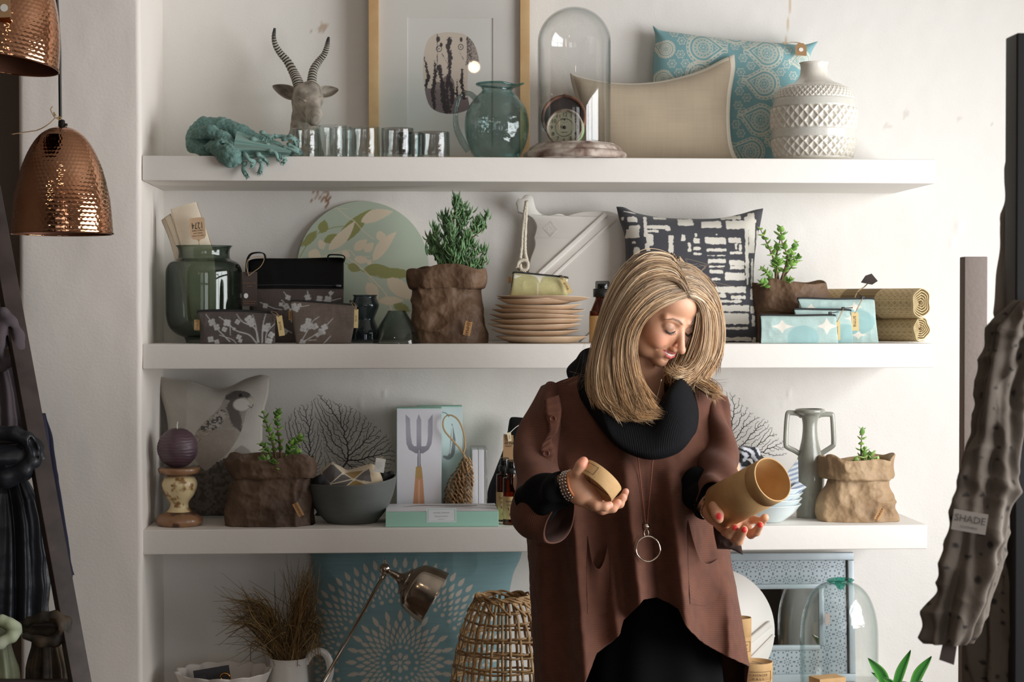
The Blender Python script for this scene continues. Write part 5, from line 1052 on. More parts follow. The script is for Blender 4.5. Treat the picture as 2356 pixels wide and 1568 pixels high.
# ---- black and white brush-print cushion
BW=lin((66,66,72)); CW=lin((222,217,206))
def bwcol(X,Y,u,v):
    pt=np.stack([X,Y,0*X],-1); n=1.3*vn(pt*.13,1)+.9*vn(pt*.33,2); c=np.broadcast_to(BW,X.shape+(3,)).copy()
    R_=[(1440,500,1462,512),(1444,520,1467,548),(1438,528,1446,548),(1428,500,1434,508),(1477,520,1532,528),(1477,500,1484,545),(1478,530,1510,536),(1484,540,1497,566),(1482,545,1489,582),(1532,543,1542,585),(1525,522,1536,532),(1555,505,1590,520),(1568,513,1592,521),(1608,510,1655,526),(1665,508,1720,528),(1610,518,1650,523),(1560,541,1570,556),(1592,538,1598,546),(1588,550,1602,562),(1614,547,1662,563),(1669,548,1698,560),(1588,570,1604,576),(1588,583,1607,588),(1618,573,1664,580),(1672,580,1700,586),(1618,588,1662,590),(1620,597,1661,606),(1670,600,1704,612),(1623,612,1660,616),(1670,612,1705,620),(1624,622,1655,630),(1660,628,1706,646),(1634,660,1708,674),(1640,676,1662,684),(1673,680,1707,688),(1650,702,1716,716),(1655,720,1716,745),(1662,752,1714,757),(1707,500,1716,640),(1716,490,1732,582),(1722,595,1728,660),(1726,505,1735,515),(1736,530,1744,560),(1720,664,1726,690),(1730,668,1740,690),(1720,704,1730,720),(1735,700,1744,718),(1724,725,1732,750),(1738,725,1747,748),(1660,775,1725,784),(1728,775,1736,792),(1455,570,1467,585),(1452,592,1468,600),(1440,600,1445,618),(1575,560,1582,580),(1640,540,1644,544),(1478,560,1486,575),(1655,497,1700,506),(1500,500,1530,506),(1450,556,1458,562),(1683,561,1688,575),(1693,565,1699,578),(1710,600,1714,655),(1628,640,1650,646),(1640,690,1700,696),(1445,620,1500,628),(1450,640,1470,660),(1450,680,1500,690),(1460,710,1500,720),(1450,740,1490,760),(1470,770,1520,780),(1520,600,1560,612),(1520,640,1600,650),(1560,680,1620,690),(1570,720,1630,735)]
    d=np.full(X.shape,1e9)
    for x0,y0,x1,y1 in R_:
        r=2.5; dx=np.abs(X-(x0+x1)/2)-(x1-x0)/2+r; dy=np.abs(Y-(y0+y1)/2)-(y1-y0)/2+r; d=np.minimum(d,np.hypot(np.maximum(dx,0),np.maximum(dy,0))+np.minimum(np.maximum(dx,dy),0)-r)
    c=paint(c,d+n,CW,1.); c=paint(c,pld(X,Y,[(1434,487),(1460,492)],1)+.3*n,CW,1)
    return c
BC=thing('brush_print_cushion','charcoal cushion with white brush-stroke print, standing behind the woman','cushion',(P(1590,790,4.44)[0],4.44,Z2))
g=G(); pillow(g,[(1418,475),(1437,477),(1465,490),(1520,500),(1580,503),(1650,502),(1700,493),(1735,483),(1756,479)],[(1440,797),(1560,798),(1700,798),(1753,797)],[(1418,475),(1425,505),(1438,550),(1440,640),(1437,720),(1440,797)],[(1756,479),(1750,510),(1738,570),(1733,640),(1738,700),(1747,750),(1753,797)],4.46,4.39,.055,340,320,.5,bwcol,colback=BW,wr=.0014,wsc=9,seed=21,zmin=Z2,Tb=.03); g.build('cover',M('brush_cotton',attr=True,r=.85,sheen=.15,bump=(('weave',3200,.0003),)),BC)
g=G(); a=P(1744,742,4.385); b=P(1752,766,4.385); box(g,(a[0],a[1]-.001,b[2]),(b[0],a[1]+.001,a[2]),.0005); g.build('side_label',M('cream_tape',(220,206,172),.8),BC); text('arma',.0068,((a[0]+b[0])/2,a[1]-.0013,(a[2]+b[2])/2),(0,0,-1),(1,0,0),ink,BC)
# ---- jade plants
def jade(root,Y,stems,rng,cl=((104,150,70),(160,198,102)),L=(.014,.022),w=.0084):
    st=G(); lf=G()
    for pts,n,sp,r0 in stems:
        p=spline([P(x,y,Y+d) for x,y,d in pts],40); tube(st,p,[r0,r0*.75,r0*.5,.0009],7)
        for k in range(n):
            t=sp+(1-sp)*k/max(n-1,1); a=p[int(t*39)]; dr=unit(p[min(int(t*39)+1,39)]-p[max(int(t*39)-1,0)])
            ph=(k%2)*math.pi/2+rng.normal(0,.35); s_=np.cross(dr,[math.sin(1.3),.2,.4]); s_=unit(s_); q_=np.cross(dr,s_)
            for sg in (-1,1):
                d=sg*(math.cos(ph)*s_+math.sin(ph)*q_)+dr*rng.uniform(.25,.7); f=1-.35*(t>.93)
                col=lerp(lin(cl[0]),lin(cl[1]),rng.random()**1.5)*rng.uniform(.85,1.1); leafblade(lf,a,d,rng.uniform(*L)*f,w*f*rng.uniform(.8,1.05),.28,col,curl=.15,n=8,flatn=8)
    st.build('stems',stem_g,root); lf.build('foliage',M('jade_leaf',attr=True,r=.35,sub=.08),root)
JB=paperbag('jade_planter','bushy jade plant in a folded brown paper bag beside the brush-print cushion',4.40,[(800,1742,1890),(790,1740,1894),(760,1738,1897),(720,1737,1898),(700,1740,1895)],[(718,1738,1899),(708,1735,1904),(680,1735,1905),(655,1737,1900),(650,1740,1895),(655,1746,1890),(668,1750,1880),(675,1752,1876)],pap_brown,.62,Z2,.004,31)
jade(JB,4.39,[([(1785,665,0),(1790,640,-.01),(1782,600,-.02),(1765,560,-.03),(1750,528,-.04)],9,.35,.0042),([(1788,662,0),(1785,630,-.01),(1786,590,0),(1795,550,.01),(1796,522,.01)],10,.3,.004),([(1790,660,0),(1802,630,-.02),(1812,590,-.02),(1800,560,-.02),(1797,528,-.01)],9,.3,.0036),([(1792,660,0),(1812,615,.01),(1820,590,.01),(1832,558,.01)],9,.3,.0036),([(1786,655,0),(1770,635,-.03),(1755,618,-.04)],6,.3,.0022),([(1796,645,0),(1820,615,-.03),(1838,590,-.03)],6,.5,.0025),([(1785,640,-.03),(1788,610,-.05),(1790,598,-.05)],7,.4,.0025),([(1780,668,-.02),(1765,655,-.04),(1752,650,-.05)],4,.5,.002),([(1800,660,-.02),(1812,650,-.04),(1822,644,-.05)],4,.4,.002)],np.random.default_rng(8))
# ---- three blue leaf pouches
BLUE=lin((176,200,195)); BLU2=lin((150,186,185))
def bl(shapes,blobs):
    def f(X,Y,u,v):
        c=BLUE*(1+.05*vn(np.stack([X*.9,Y*.1,0*X],-1),1)+.05*vn(np.stack([X*.1,Y*.9,0*X],-1),2)+.04*vn(np.stack([X*.08,Y*.08,0*X],-1),4))[...,None]
        for x,y,rx,ry in blobs: c=paint(c,(np.hypot((X-x)/rx,(Y-y)/ry)-1)*rx,BLU2,4)
        return cres(X,Y,c,shapes,lin((228,222,210)))
    return f
zipbag('zip_pouch','tallest pale blue leaf-print pouch, at the back of three beside the rolled mats','pouch',[(1838,690),(1842,687),(1920,689),(2003,688),(2008,692)],[(1842,803),(1930,804),(2014,803),(2018,799)],[(1838,690),(1839,740),(1842,803)],[(2008,692),(2010,740),(2018,799)],4.292,4.285,.012,linm,bl([concave(1840,698,1888,725,.75),concave(1946,694,1982,718,.75),concave(1952,760,1992,780,.75)],[(1890,735,45,30),(1960,740,50,30)]),'pale blue leaf-print pouches',pull=(1985,684),tagpts=((1967,718),(1968,760),.0175,.03),tagtxt='arma',pullto=(1972,672))
zipbag('zip_pouch','middle pale blue pouch of three, mostly behind the front one','pouch',[(1828,714),(1832,712),(1890,713),(1950,714),(1957,718)],[(1832,803),(1890,804),(1956,804),(1961,800)],[(1828,714),(1829,760),(1832,803)],[(1957,718),(1958,760),(1961,800)],4.263,4.258,.010,linm,bl([concave(1940,722,1976,742,.75)],[(1940,775,40,30)]),'pale blue leaf-print pouches',pull=(1940,709),tagpts=((1926,738),(1927,782),.0135,.018),tagtxt='arma',pullto=(1962,707))
zipbag('zip_pouch','front pale blue pouch of three with two white diamond shapes','pouch',[(1752,729),(1756,726),(1835,727),(1914,726),(1919,730)],[(1752,800),(1756,804),(1840,804),(1920,804),(1926,800)],[(1752,729),(1753,760),(1752,800)],[(1919,730),(1921,760),(1926,800)],4.235,4.23,.013,linm,bl([concave(1770,735,1824,766,.7),concave(1876,730,1924,770,.7)],[(1845,778,36,30)]),'pale blue leaf-print pouches',pull=(1910,720),pullto=(1929,717),nu=170)
# ---- rolled grass mats
RM=lin((176,150,108)); RM2=lin((206,184,140)); RMs=lin((140,116,80))
matm=M('woven_grass',attr=True,r=.8,bump=(('ribz',1400,.0004),('noise',300,.0004)))
def rollmat(label,x0,x1,cy,hw,Y,plain,seed,zb,skew):
    a=P(x0,cy,Y); b=P(x1,cy,Y-skew); R=hw*S(Y); g=G(); nt=520; nx=240
    # spiral section
    t=np.linspace(0,1,nt); turns=5.2; ang=-math.pi*.55+t*turns*2*math.pi; rr=R*(1-.86*t)+.0012*np.sin(ang*3+seed); 
    L=np.linalg.norm(b-a); e=unit(b-a); s1=unit(np.cross(e,[0,0,1])); s2=np.cross(s1,e)
    xs=np.linspace(0,L,nx); off=rr[:,None,None]*(np.cos(ang)[:,None,None]*s1+np.sin(ang)[:,None,None]*s2*.94)
    end=.002*np.sin(ang*5+seed)[:,None,None]*e+ (.006*t)[:,None,None]*e*-1
    V=a+xs[None,:,None]*e+off+end*(xs/L)[None,:,None]
    pxs=lerp(x0,x1,xs/L)[None,:]+0*t[:,None]; arcl=np.concatenate([[0],np.cumsum(rr[1:]*np.diff(ang))])[:,None]/S(Y)+0*pxs
    pl=(pxs>plain[0])&(pxs<plain[1]); c=RM*(1+.12*vn(np.stack([pxs*.02,arcl*.9,0*pxs],-1),seed))[...,None]
    d1=np.abs(((pxs+arcl*1.)/13)%1-.5); d2=np.abs(((pxs-arcl*1.)/13)%1-.5); m=np.minimum(d1,d2); rng_=np.abs(np.abs(d1-.25)+np.abs(d2-.25)-.25)<.06
    cp=np.where(((m<.09)|rng_)[...,None],RM2,RM*.93); c=np.where(pl[...,None],lerp(RMs,RM,.5+.5*vn(np.stack([pxs*.01,arcl*1.3,0*pxs],-1),seed+2))[...,None] if False else RMs*(1+.35*vn(np.stack([pxs*.008,arcl*1.4,0*pxs],-1),seed+2))[...,None],cp)
    c=np.where((t>.2)[:,None,None],RM2*.95,c); 
    c=np.where(((pxs>x1-5))[...,None],RM2,c)
    F=gridF(nt,nx); g.add(V,F,col=c.reshape(-1,3)); V2=V-unit([1,0,0])*0+0; 
    nrm=off/np.linalg.norm(off,axis=2)[...,None]; V2=V-nrm*.0022; g.add(V2,F[:,::-1],col=c.reshape(-1,3)*.9)
    for k in (0,nx-1):
        i=np.arange(nt-1)*nx+k; n=nt*nx; q=np.stack([i,i+nx,i+nx+n,i+n],-1); g.F.append(q[:,::-1] if k==0 else q); g.MI.append(0)
    return g.build('rolled_mat',matm),a,b,e
m1,a,b,e=rollmat('',1930,2122,766,31,4.475,(1990,2030),4,Z2,.20); 
V=np.zeros(len(m1.data.vertices)*3); m1.data.vertices.foreach_get('co',V); dz=Z2+.0006-(m1.location[2]+V.reshape(-1,3)[:,2].min()); m1.location[2]+=dz; tag(m1,'lower rolled woven grass mat lying on the shelf under the other roll','mat','rolled grass mats')
RT_=thing('rolled_mat','upper rolled woven grass mat with wooden tag, lying on top of the other roll','mat',P(2010,730,4.34),'rolled grass mats'); m2,a,b,e=rollmat('',1884,2122,697,38,4.49,(1955,2035),2,Z2,.225); m2.parent=RT_; m2.location=[float(v) for v in (ORG[m2.name]-ORG[RT_.name])]; m2.name='mat_roll'
g=G(); prism(g,[(-.022,-.008),(-.014,.010),(.000,.017),(.018,.001),(.006,-.010)],P(2003,645,4.36),unit((1,0,-.12)),unit((.12,-.3,1)),unit((0,-1,-.3)),.0025,bev=.0005); g.build('wooden_tag',wood_d,RT_,smooth=False)
g=G(); tube(g,[P(x,y,4.345+d) for x,y,d in ((1962,735,.018),(1963,700,.012),(1972,672,.018),(1988,660,.03),(1996,652,.02))],.0014,6,seg=20); g.build('tag_string',twine,RT_)
# ================================================================== third shelf
# ---- parrot cushion
def parrot(X,Y,u,v):
    pt=np.stack([X,Y,0*X],-1); c=lin((182,176,166))*(1+.05*vn(pt*.05,1)+.03*vn(pt*.4,2))[...,None]; n=vn(pt*.16,3); f=vn(pt*.42,4)
    rock=np.interp(X,[380,440,490,530,560,605],[1078,1072,1060,1050,1052,1062])+5*n; c=paint(c,rock-Y,lin((104,94,84)),5); c=paint(c,np.where(Y>rock,.15-n-.5*f,9),lin((74,66,58)),.6)
    c=paint(c,inpoly(X,Y,[(530,1055),(545,1030),(560,1020),(575,1030),(590,1050)]),lin((150,144,136)))
    body=np.array(spline([(447,1015),(460,985),(490,955),(512,932),(524,905),(545,897),(566,898),(580,905),(586,918),(582,932),(570,945),(566,965),(558,990),(548,1010),(528,1038),(500,1062),(478,1078),(458,1060),(447,1040)],90))
    b=inpoly(X,Y,body); c=np.where(b[...,None],lin((156,148,138))*(1+.10*f)[...,None],c)
    wing=inpoly(X,Y,spline([(449,1010),(470,975),(500,950),(518,938),(526,950),(512,975),(490,990),(470,1005),(455,1025)],40)); c=np.where(wing[...,None],lin((172,164,154))*np.ones_like(c),c); c=paint(c,np.where(wing,.12-vn(pt*np.array([.20,.32,0]),8)-.4*f,9),lin((84,78,73)),.5)
    c=paint(c,np.where(b,pld(X,Y,[(548,905),(540,935),(548,965),(556,985)],[12,13,13,4])+3*f,9),lin((96,88,82)),3)
    c=paint(c,np.where(b,pld(X,Y,[(528,912),(550,903),(575,906)],[6,9,5])+2*f,9),lin((84,78,74)),2)
    c=paint(c,np.hypot((X-560)/19,(Y-928)/14)*10-10,lin((206,200,192)),2.5); c=paint(c,np.hypot(X-557,Y-907)-4,lin((30,28,26)),1)
    c=paint(c,inpoly(X,Y,[(574,914),(583,912),(587,922),(584,935),(578,930)]),lin((190,180,166))); c=paint(c,pld(X,Y,[(574,930),(582,936),(586,928)],.7),lin((60,54,50)),1)
    c=paint(c,np.where(b&(Y>985)&(X<545),-.1-f*.6+.3*n,9),lin((150,138,126)),.7)
    for pl in ([(505,1060),(510,1072)],[(520,1052),(525,1066)]): c=paint(c,pld(X,Y,pl,2.5),lin((70,62,56)),1)
    return paint(c,(np.abs(u)>.955)|(v<-.955),lin((196,188,176)))
RC=G(); pillow(RC,[(371,866),(400,872),(440,877),(475,888),(500,894),(530,888),(565,871),(600,862),(621,866)],[(390,1186),(500,1186),(605,1186)],[(371,866),(367,900),(384,960),(390,1050),(390,1186)],[(621,866),(618,905),(606,960),(604,1060),(605,1186)],4.51,4.45,.055,260,280,.5,parrot,colback=lin((190,184,174)),wr=.002,wsc=9,seed=5,zmin=Z3,Tb=.03)
tag(RC.build('parrot_cushion',M('photo_linen',attr=True,r=.9,sheen=.15,bump=(('weave',2600,.0004),))),'pale linen cushion with a monochrome parrot print in the left corner','cushion')
# ---- candle and candlestick
YCn=4.29; k=S(YCn)
c,p=lpx(413,YCn,[(49,1205),(53,1199),(52,1191),(44,1183),(30,1176),(23,1168),(21,1158),(25,1150),(34,1136),(40,1119),(40,1108),(35,1098),(27,1093),(30,1090),(44,1088),(47.5,1082),(47,1076),(43,1074)],base=Z3+.0006)
zz=lambda py:P(413,py,YCn)[2]-c[2]
def cw(T,s_,R,Z):
    q=np.stack([R*np.cos(T)*30,R*np.sin(T)*30,Z*30],-1); n=fbm(q,1.4,4,2); cr=lin((216,196,150))*np.ones(R.shape+(3,)); cr=paint(cr,.28-n,lin((140,104,62)),.25)
    w=lin((142,104,74))*(1+.35*vn(q*np.array([1,1,4]),6))[...,None]; w=paint(w,.3-fbm(q,1.,3,8),lin((76,52,40)),.3); m=(Z<zz(1176))|(Z>zz(1094)); return np.where(m[...,None],w,cr)
g=G(); lathe(g,c,np.vstack([[(1e-4,0)],spline(p,150),[(1e-4,p[-1][1]-.002)]]),96,colf=cw); CS=tag(g.build('candlestick',M('glazed_turned_wood',attr=True,r=.35,coat=.2,bump=(('noise',120,.0004),))),'turned wood and cream glazed candlestick carrying the purple ball candle','candlestick')
zt=c[2]+p[-1][1]; R=46*k; CD=thing('ball_candle','purple round ball candle standing on the turned candlestick','candle',(c[0]-.004,YCn,zt))
g=G(); t=np.linspace(-math.pi/2+.3,math.pi/2-.26,60); rr=R*np.cos(t); z_=R*np.sin(t)+R*.955; lathe(g,(c[0]-.004,YCn,zt),np.vstack([[(1e-4,z_[0])],np.stack([rr,z_],1),[(rr[-1]*.8,z_[-1]-.0006),(.004,z_[-1]-.003),(1e-4,z_[-1]-.003)]]),80,disp=lambda T,s_,r,Z:.0005*np.sin(Z*900+2*vn(np.stack([np.cos(T)*3,np.sin(T)*3,Z*40],-1)))+.0008*vn(np.stack([np.cos(T)*3,np.sin(T)*3,Z*90],-1),2)); g.build('wax_ball',M('purple_wax',(92,70,78),.42,var=(22,(74,54,62),.8),sub=.05),CD)
g=G(); tube(g,[(c[0]-.004,YCn,zt+z_[-1]-.004),(c[0]-.005,YCn,zt+z_[-1]+.008),(c[0]-.0035,YCn,zt+z_[-1]+.016)],.0014,8); g.build('wick',white_card,CD)
# ---- dark paper bag with jade
DB=paperbag('jade_planter','jade plant in a dark crumpled brown paper bag between candle and grey bowl',4.30,[(1222,528,708),(1212,526,714),(1180,525,718),(1140,532,720),(1110,541,714),(1092,546,712),(1082,546,713)],[(1096,544,716),(1088,538,720),(1070,532,719),(1054,528,714),(1049,532,712),(1053,538,706),(1066,546,698),(1072,548,694)],pap_dark,.60,Z3,.0068,41,((686,1172),.0135,.034,-.45,.075))
jade(DB,4.30,[([(640,1078,0),(645,1040,-.01),(640,990,-.01),(638,962,0),(640,942,0)],10,.3,.004),([(636,1078,0),(630,1030,-.02),(618,990,-.02),(606,950,-.02)],9,.3,.004),([(645,1078,0),(660,1040,-.02),(680,1020,-.03),(695,1006,-.03)],7,.4,.003),([(640,1070,-.02),(620,1060,-.04),(600,1056,-.05)],5,.4,.0022),([(648,1072,-.02),(665,1055,-.05),(690,1040,-.05)],5,.4,.0024),([(640,1080,-.02),(635,1068,-.06),(625,1060,-.07)],4,.4,.002),([(650,1078,0),(660,1060,-.04),(672,1010,-.03)],6,.5,.0025),([(630,1065,0),(618,1040,-.03),(600,1020,-.03)],6,.4,.0025)],np.random.default_rng(4),((80,124,56),(140,182,80)),(.012,.020),.0074)
# ---- sea fan corals
coralm=M('black_sea_fan',(34,30,30),.8)
def coral(label,poly,seeds,Y,n,seed,lean=0):
    rng=np.random.default_rng(seed); pl=np.array(spline(poly+poly[:1],80)); lo,hi=pl.min(0),pl.max(0); A=rng.uniform(lo,hi,(n*2,2)); A=A[inpoly(A[:,0],A[:,1],pl)][:n]
    nodes=[];par=[]; st=3.4
    for ch in seeds:
        for i,q in enumerate(ch): par.append(-1 if i==0 else len(nodes)-1); nodes.append(np.array(q,float))
    dm=np.full(len(A),1e9); im=np.zeros(len(A),int); k0=0
    for it in range(220):
        N_=np.array(nodes); dn=np.linalg.norm(A[:,None]-N_[None,k0:],axis=2); j=dn.argmin(1); d=dn.min(1); up=d<dm; dm=np.where(up,d,dm); im=np.where(up,j+k0,im); k0=len(nodes)
        kp=dm>4.2; A=A[kp]; dm=dm[kp]; im=im[kp]
        if not len(A): break
        ok=dm<60 if it>8 else dm<400
        for q in np.unique(im[ok]):
            v=(A[im==q]-N_[q]); v=(v/np.linalg.norm(v,axis=1)[:,None]).sum(0); v=v/(np.linalg.norm(v)+1e-9)+rng.normal(0,.38,2); v/=np.linalg.norm(v)+1e-9; nn=N_[q]+v*st
            if np.min(np.linalg.norm(N_-nn,axis=1))>1.9: nodes.append(nn); par.append(q)
        if len(nodes)==k0: break
    N_=np.array(nodes); w=np.ones(len(N_))
    for q in range(len(N_)-1,0,-1):
        if par[q]>=0: w[par[q]]+=w[q]
    dd=Y+.012*vn(np.stack([N_[:,0]*.03,N_[:,1]*.03,0*N_[:,0]],-1),seed)+lean*(N_[:,1]-N_[:,1].max())/100; X3=P(N_[:,0],N_[:,1],dd); r=np.minimum(.00036*w**.27,.0024); g=G(); ch={}
    a3=[];b3=[];ra=[];rb=[]
    for q in range(len(N_)):
        if par[q]>=0: a3.append(X3[par[q]]);b3.append(X3[q]);ra.append(min(r[par[q]],r[q]*1.5));rb.append(r[q])
    a3=np.array(a3);b3=np.array(b3);ra=np.array(ra);rb=np.array(rb); m=len(a3); d=b3-a3; d/=np.linalg.norm(d,axis=1)[:,None]; u_=np.cross(d,[0,1,0]); u_/=np.linalg.norm(u_,axis=1)[:,None]+1e-9; v_=np.cross(d,u_)
    th=np.arange(4)*math.pi/2; e=np.cos(th)[None,:,None]*u_[:,None]+np.sin(th)[None,:,None]*v_[:,None]; V=np.concatenate([a3[:,None]+e*ra[:,None,None],b3[:,None]+e*rb[:,None,None]+d[:,None]*.0006],1).reshape(-1,3)
    k=np.arange(4); f=np.stack([k,(k+1)%4,(k+1)%4+4,k+4],-1); F=(f[None]+8*np.arange(m)[:,None,None]).reshape(-1,4); g.add(V,F)
    # holdfast foot on the shelf
    b=X3[0]; tube(g,[b+[0,0,.02],[b[0],b[1],Z3+.012],[b[0],b[1],Z3+.0005]],[.003,.004,.012],10)
    return tag(g.build('sea_fan_coral',coralm),label,'coral')
coral('large black sea fan coral spreading behind the dark planter and the grey bowl',[(660,1010),(655,975),(680,935),(710,925),(735,902),(760,920),(800,930),(830,945),(860,975),(890,1000),(912,1040),(905,1068),(850,1100),(790,1112),(720,1120),(690,1090),(680,1050)],[[(735,1160),(738,1140),(742,1120),(760,1100),(785,1080),(798,1062)],[(742,1120),(722,1105),(715,1085)]],4.47,4200,3)
coral('smaller black sea fan coral partly hidden by the woman, behind the two-handled vase',[(1640,1000),(1640,930),(1655,888),(1672,900),(1690,905),(1730,945),(1765,965),(1790,1000),(1815,1040),(1790,1052),(1740,1050),(1690,1060),(1650,1090)],[[(1672,1160),(1670,1130),(1668,1100),(1664,1080)]],4.48,1500,9)
# ---- grey bowl with cloths
YBw=4.33; c,p=lpx(809,YBw,[(44,1205),(50,1203),(60,1196),(76,1178),(90,1155),(99,1130),(104,1104)],base=Z3+.0006)
g=G(); lathe(g,c,shell(spline(p,60),.004,.006),120,disp=lambda T,s_,R,Z:0*R); V=g.V[0]; hz=p[-1][1]; V[:,2]+=(V[:,0]-c[0])*.09*np.clip((V[:,2]-c[2])/hz,0,1)+.004*np.sin(2*np.arctan2(V[:,1]-c[1],V[:,0]-c[0])+.6)*np.clip((V[:,2]-c[2])/hz,0,1)**2
tag(g.build('serving_bowl',M('slate_stoneware',(96,100,97),.6,bump=(('ribz',700,.0002),('noise',40,.0006)))),'wide slate grey bowl heaped with printed cloths, between dark planter and fork box','bowl')
def geo(X,Y,u,v):
    c=np.broadcast_to(lin((196,178,150)),X.shape+(3,)).copy(); 
    for po,cl in (([(740,1085),(765,1062),(790,1085),(760,1110)],(90,84,82)),([(760,1110),(790,1085),(815,1100),(780,1125)],(92,86,82)),([(790,1085),(840,1078),(815,1100)],(150,122,72)),([(730,1110),(760,1110),(780,1130),(728,1130)],(88,82,80)),([(780,1128),(815,1100),(850,1112),(830,1132)],(146,118,66)),([(815,1098),(850,1075),(856,1105)],(96,90,86)),([(765,1062),(785,1066),(800,1080)],(84,80,80))): c=paint(c,inpoly(X,Y,po),lin(cl))
    L_=[(740,1085),(765,1062),(790,1085),(760,1110),(740,1085)],[(790,1085),(840,1078),(815,1100),(790,1085)],[(760,1110),(815,1098),(850,1112)],[(730,1110),(760,1110),(780,1130)],[(780,1130),(815,1100)]
    for l in L_: c=paint(c,pld(X,Y,l,1.1),lin((206,194,172)),1)
    for x,y in ((740,1085),(765,1064),(790,1086),(760,1110),(815,1100)): c=paint(c,np.hypot(X-x,Y-y)-3,lin((212,200,178)),1)
    return c
CL=thing('printed_cloth','folded geometric print cloth with white paper tag heaped in the grey bowl','cloth',P(800,1130,4.31))
g=G(); pillow(g,[(738,1082),(752,1070),(768,1062),(785,1072),(800,1080),(830,1072),(855,1066),(868,1074)],[(728,1132),(780,1148),(840,1148),(884,1126)],[(738,1082),(730,1105),(728,1132)],[(868,1074),(880,1100),(884,1126)],4.325,4.30,.035,140,100,.5,geo,wr=.004,wsc=16,seed=3,colback=lin((150,138,120))); g.build('folded_cloth',M('geo_print_cotton',attr=True,r=.9,sheen=.15,bump=(('weave',2400,.0004),)),CL)
g=G(); ex=unit((1,0,-.16)); ey=unit((.16,-.1,1)); prism(g,[(-.0115,-.0165),(.0115,-.0165),(.0115,.0165),(-.0115,.0165)],P(874,1070,4.275),ex,ey,np.cross(ex,ey),.0008); g.build('swing_tag',white_card,CL,smooth=False)
for i in range(5): text('organic cotton tea towel'[:(22,18,22,14,8)[i]],.0023,P(868+i*.6,1063+i*3.2,4.2735),ex,ey,M('grey_ink',(120,118,116),.8),CL,'small_print')
g=G(); tube(g,[P(866,1056,4.276),P(852,1062,4.28),P(848,1070,4.29)],.0006,5,seg=8); tube(g,[P(866,1056,4.276),P(878,1052,4.28),P(882,1048,4.282)],.0007,5,seg=8); g.build('tag_string',twine,CL)
for lb,pts,rr in (('black knitted cloth bunched at the left inside the grey bowl',[(722,1118,4.30),(738,1108,4.29),(752,1122,4.28)],[14,18,12]),('dark striped cloth tucked at the right rim inside the grey bowl',[(862,1108,4.36),(885,1098,4.36),(898,1090,4.36)],[14,14,9])):
    s=SDF(.0035,.012); s.chain([P(*q_) for q_ in pts],[q_*S(4.3) for q_ in rr]); V,F=s.run(disp=lambda p_:.004*crumple(p_,30,2)); g=G(); g.add(V,F); tag(g.build('bunched_cloth',M('dark_jersey',(34,32,33),.9,sheen=.03,bump=(('noise',200,.001),))),lb,'cloth')
# ---- gift boxes
mintc=M('mint_card',(160,206,188),.6); whitec=M('white_coated_card',(226,226,230),.45)
def facegrid(x0,x1,y0,y1,Y,fn,nu,nv,lift=.0004):
    XX,YY=np.meshgrid(np.linspace(x0,x1,nu),np.linspace(y0,y1,nv),indexing='ij'); g=G(); g.add(P(XX,YY,Y-lift),gridF(nu,nv)[:,::-1],col=fn(XX,YY).reshape(-1,3)); return g
prn=M('coated_print',attr=True,r=.45)
def pbox(label,px0,px1,pyt,Y0,Y1,fn,nu,nv,topc=mintc):
    a=P(px0,pyt,Y0); b=P(px1,pyt,Y0); root=thing('gift_box',label,'box',((a[0]+b[0])/2,Y0,Z3),'garden tool gift boxes'); g=G(); box(g,(a[0],Y0,Z3+.0005),(b[0],Y1,a[2]),.0008); g.build('carton',topc,root)
    facegrid(px0+1.5,px1-.5,pyt+2,1196,Y0,fn,nu,nv).build('front_print',prn,root); return root
def forkp(X,Y):
    c=np.broadcast_to(lin((224,224,230)),X.shape+(3,)).copy(); st=lin((150,148,160))*(1+.35*np.sin((Y-955)/26+.5))[...,None]
    tin=[[(933,953),(943,962),(945,1000),(948,1020),(956,1030),(953,1038),(941,1034),(935,1020),(934,1000)],[(963.5,952),(969.5,966),(969.5,1032),(958.5,1032),(958.5,966)],[(995,953),(995,1000),(993,1020),(986,1034),(975,1039),(971,1030),(981,1024),(984,1010),(985,966)]]
    m=np.zeros(X.shape,bool)
    for t in tin: m|=inpoly(X,Y,t)
    m|=inpoly(X,Y,[(948,1026),(980,1026),(986,1034),(974,1042),(956,1042),(942,1034)]); c=np.where(m[...,None],st,c)
    for po,cl in (([(961,1032),(967,1032),(968,1074),(960,1074)],(120,118,128)),([(963,1034),(965,1034),(965,1072),(963,1072)],(214,212,218)),([(957,1073),(970,1073),(973,1100),(955,1100)],(184,150,92)),([(955,1100),(973,1100),(978,1175),(949,1175)],(206,150,112))): c=paint(c,inpoly(X,Y,po),lin(cl))
    h=inpoly(X,Y,[(962,1104),(966,1104),(967,1170),(961,1170)]); return paint(c,h,lin((222,172,136)))
def hookp(X,Y):
    c=np.broadcast_to(lin((206,220,222)),X.shape+(3,)).copy()
    c=paint(c,pld(X,Y,spline([(1022,1050),(1032,1052),(1040,1040),(1042,1010),(1040,975)],30),[3,5,6,6,1]),lin((128,134,138)),1.2); c=paint(c,pld(X,Y,spline([(1036,1042),(1040,1010),(1040,980)],20),1.3),lin((220,226,228)),1); return paint(c,pld(X,Y,spline([(1018,948),(1026,950),(1033,958)],12),.8),lin((60,60,64)),1)
pbox('tall white gift box printed with a hand fork, standing upright on its mint edge',912,1016,938,4.415,4.47,forkp,170,330); pbox('second tall gift box printed with a steel hook, half behind the fork box',962,1064,934,4.478,4.535,hookp,130,200)
YMb=4.222; a=P(887,1177,YMb); b=P(1147,1179,YMb); MB_=thing('gift_box','long flat mint gift box lying in front of the fork box','box',((a[0]+b[0])/2,YMb,Z3),'garden tool gift boxes'); g=G(); box(g,(a[0],YMb,Z3+.0005),(b[0],4.395,a[2]),.0008); g.build('carton',mintc,MB_)
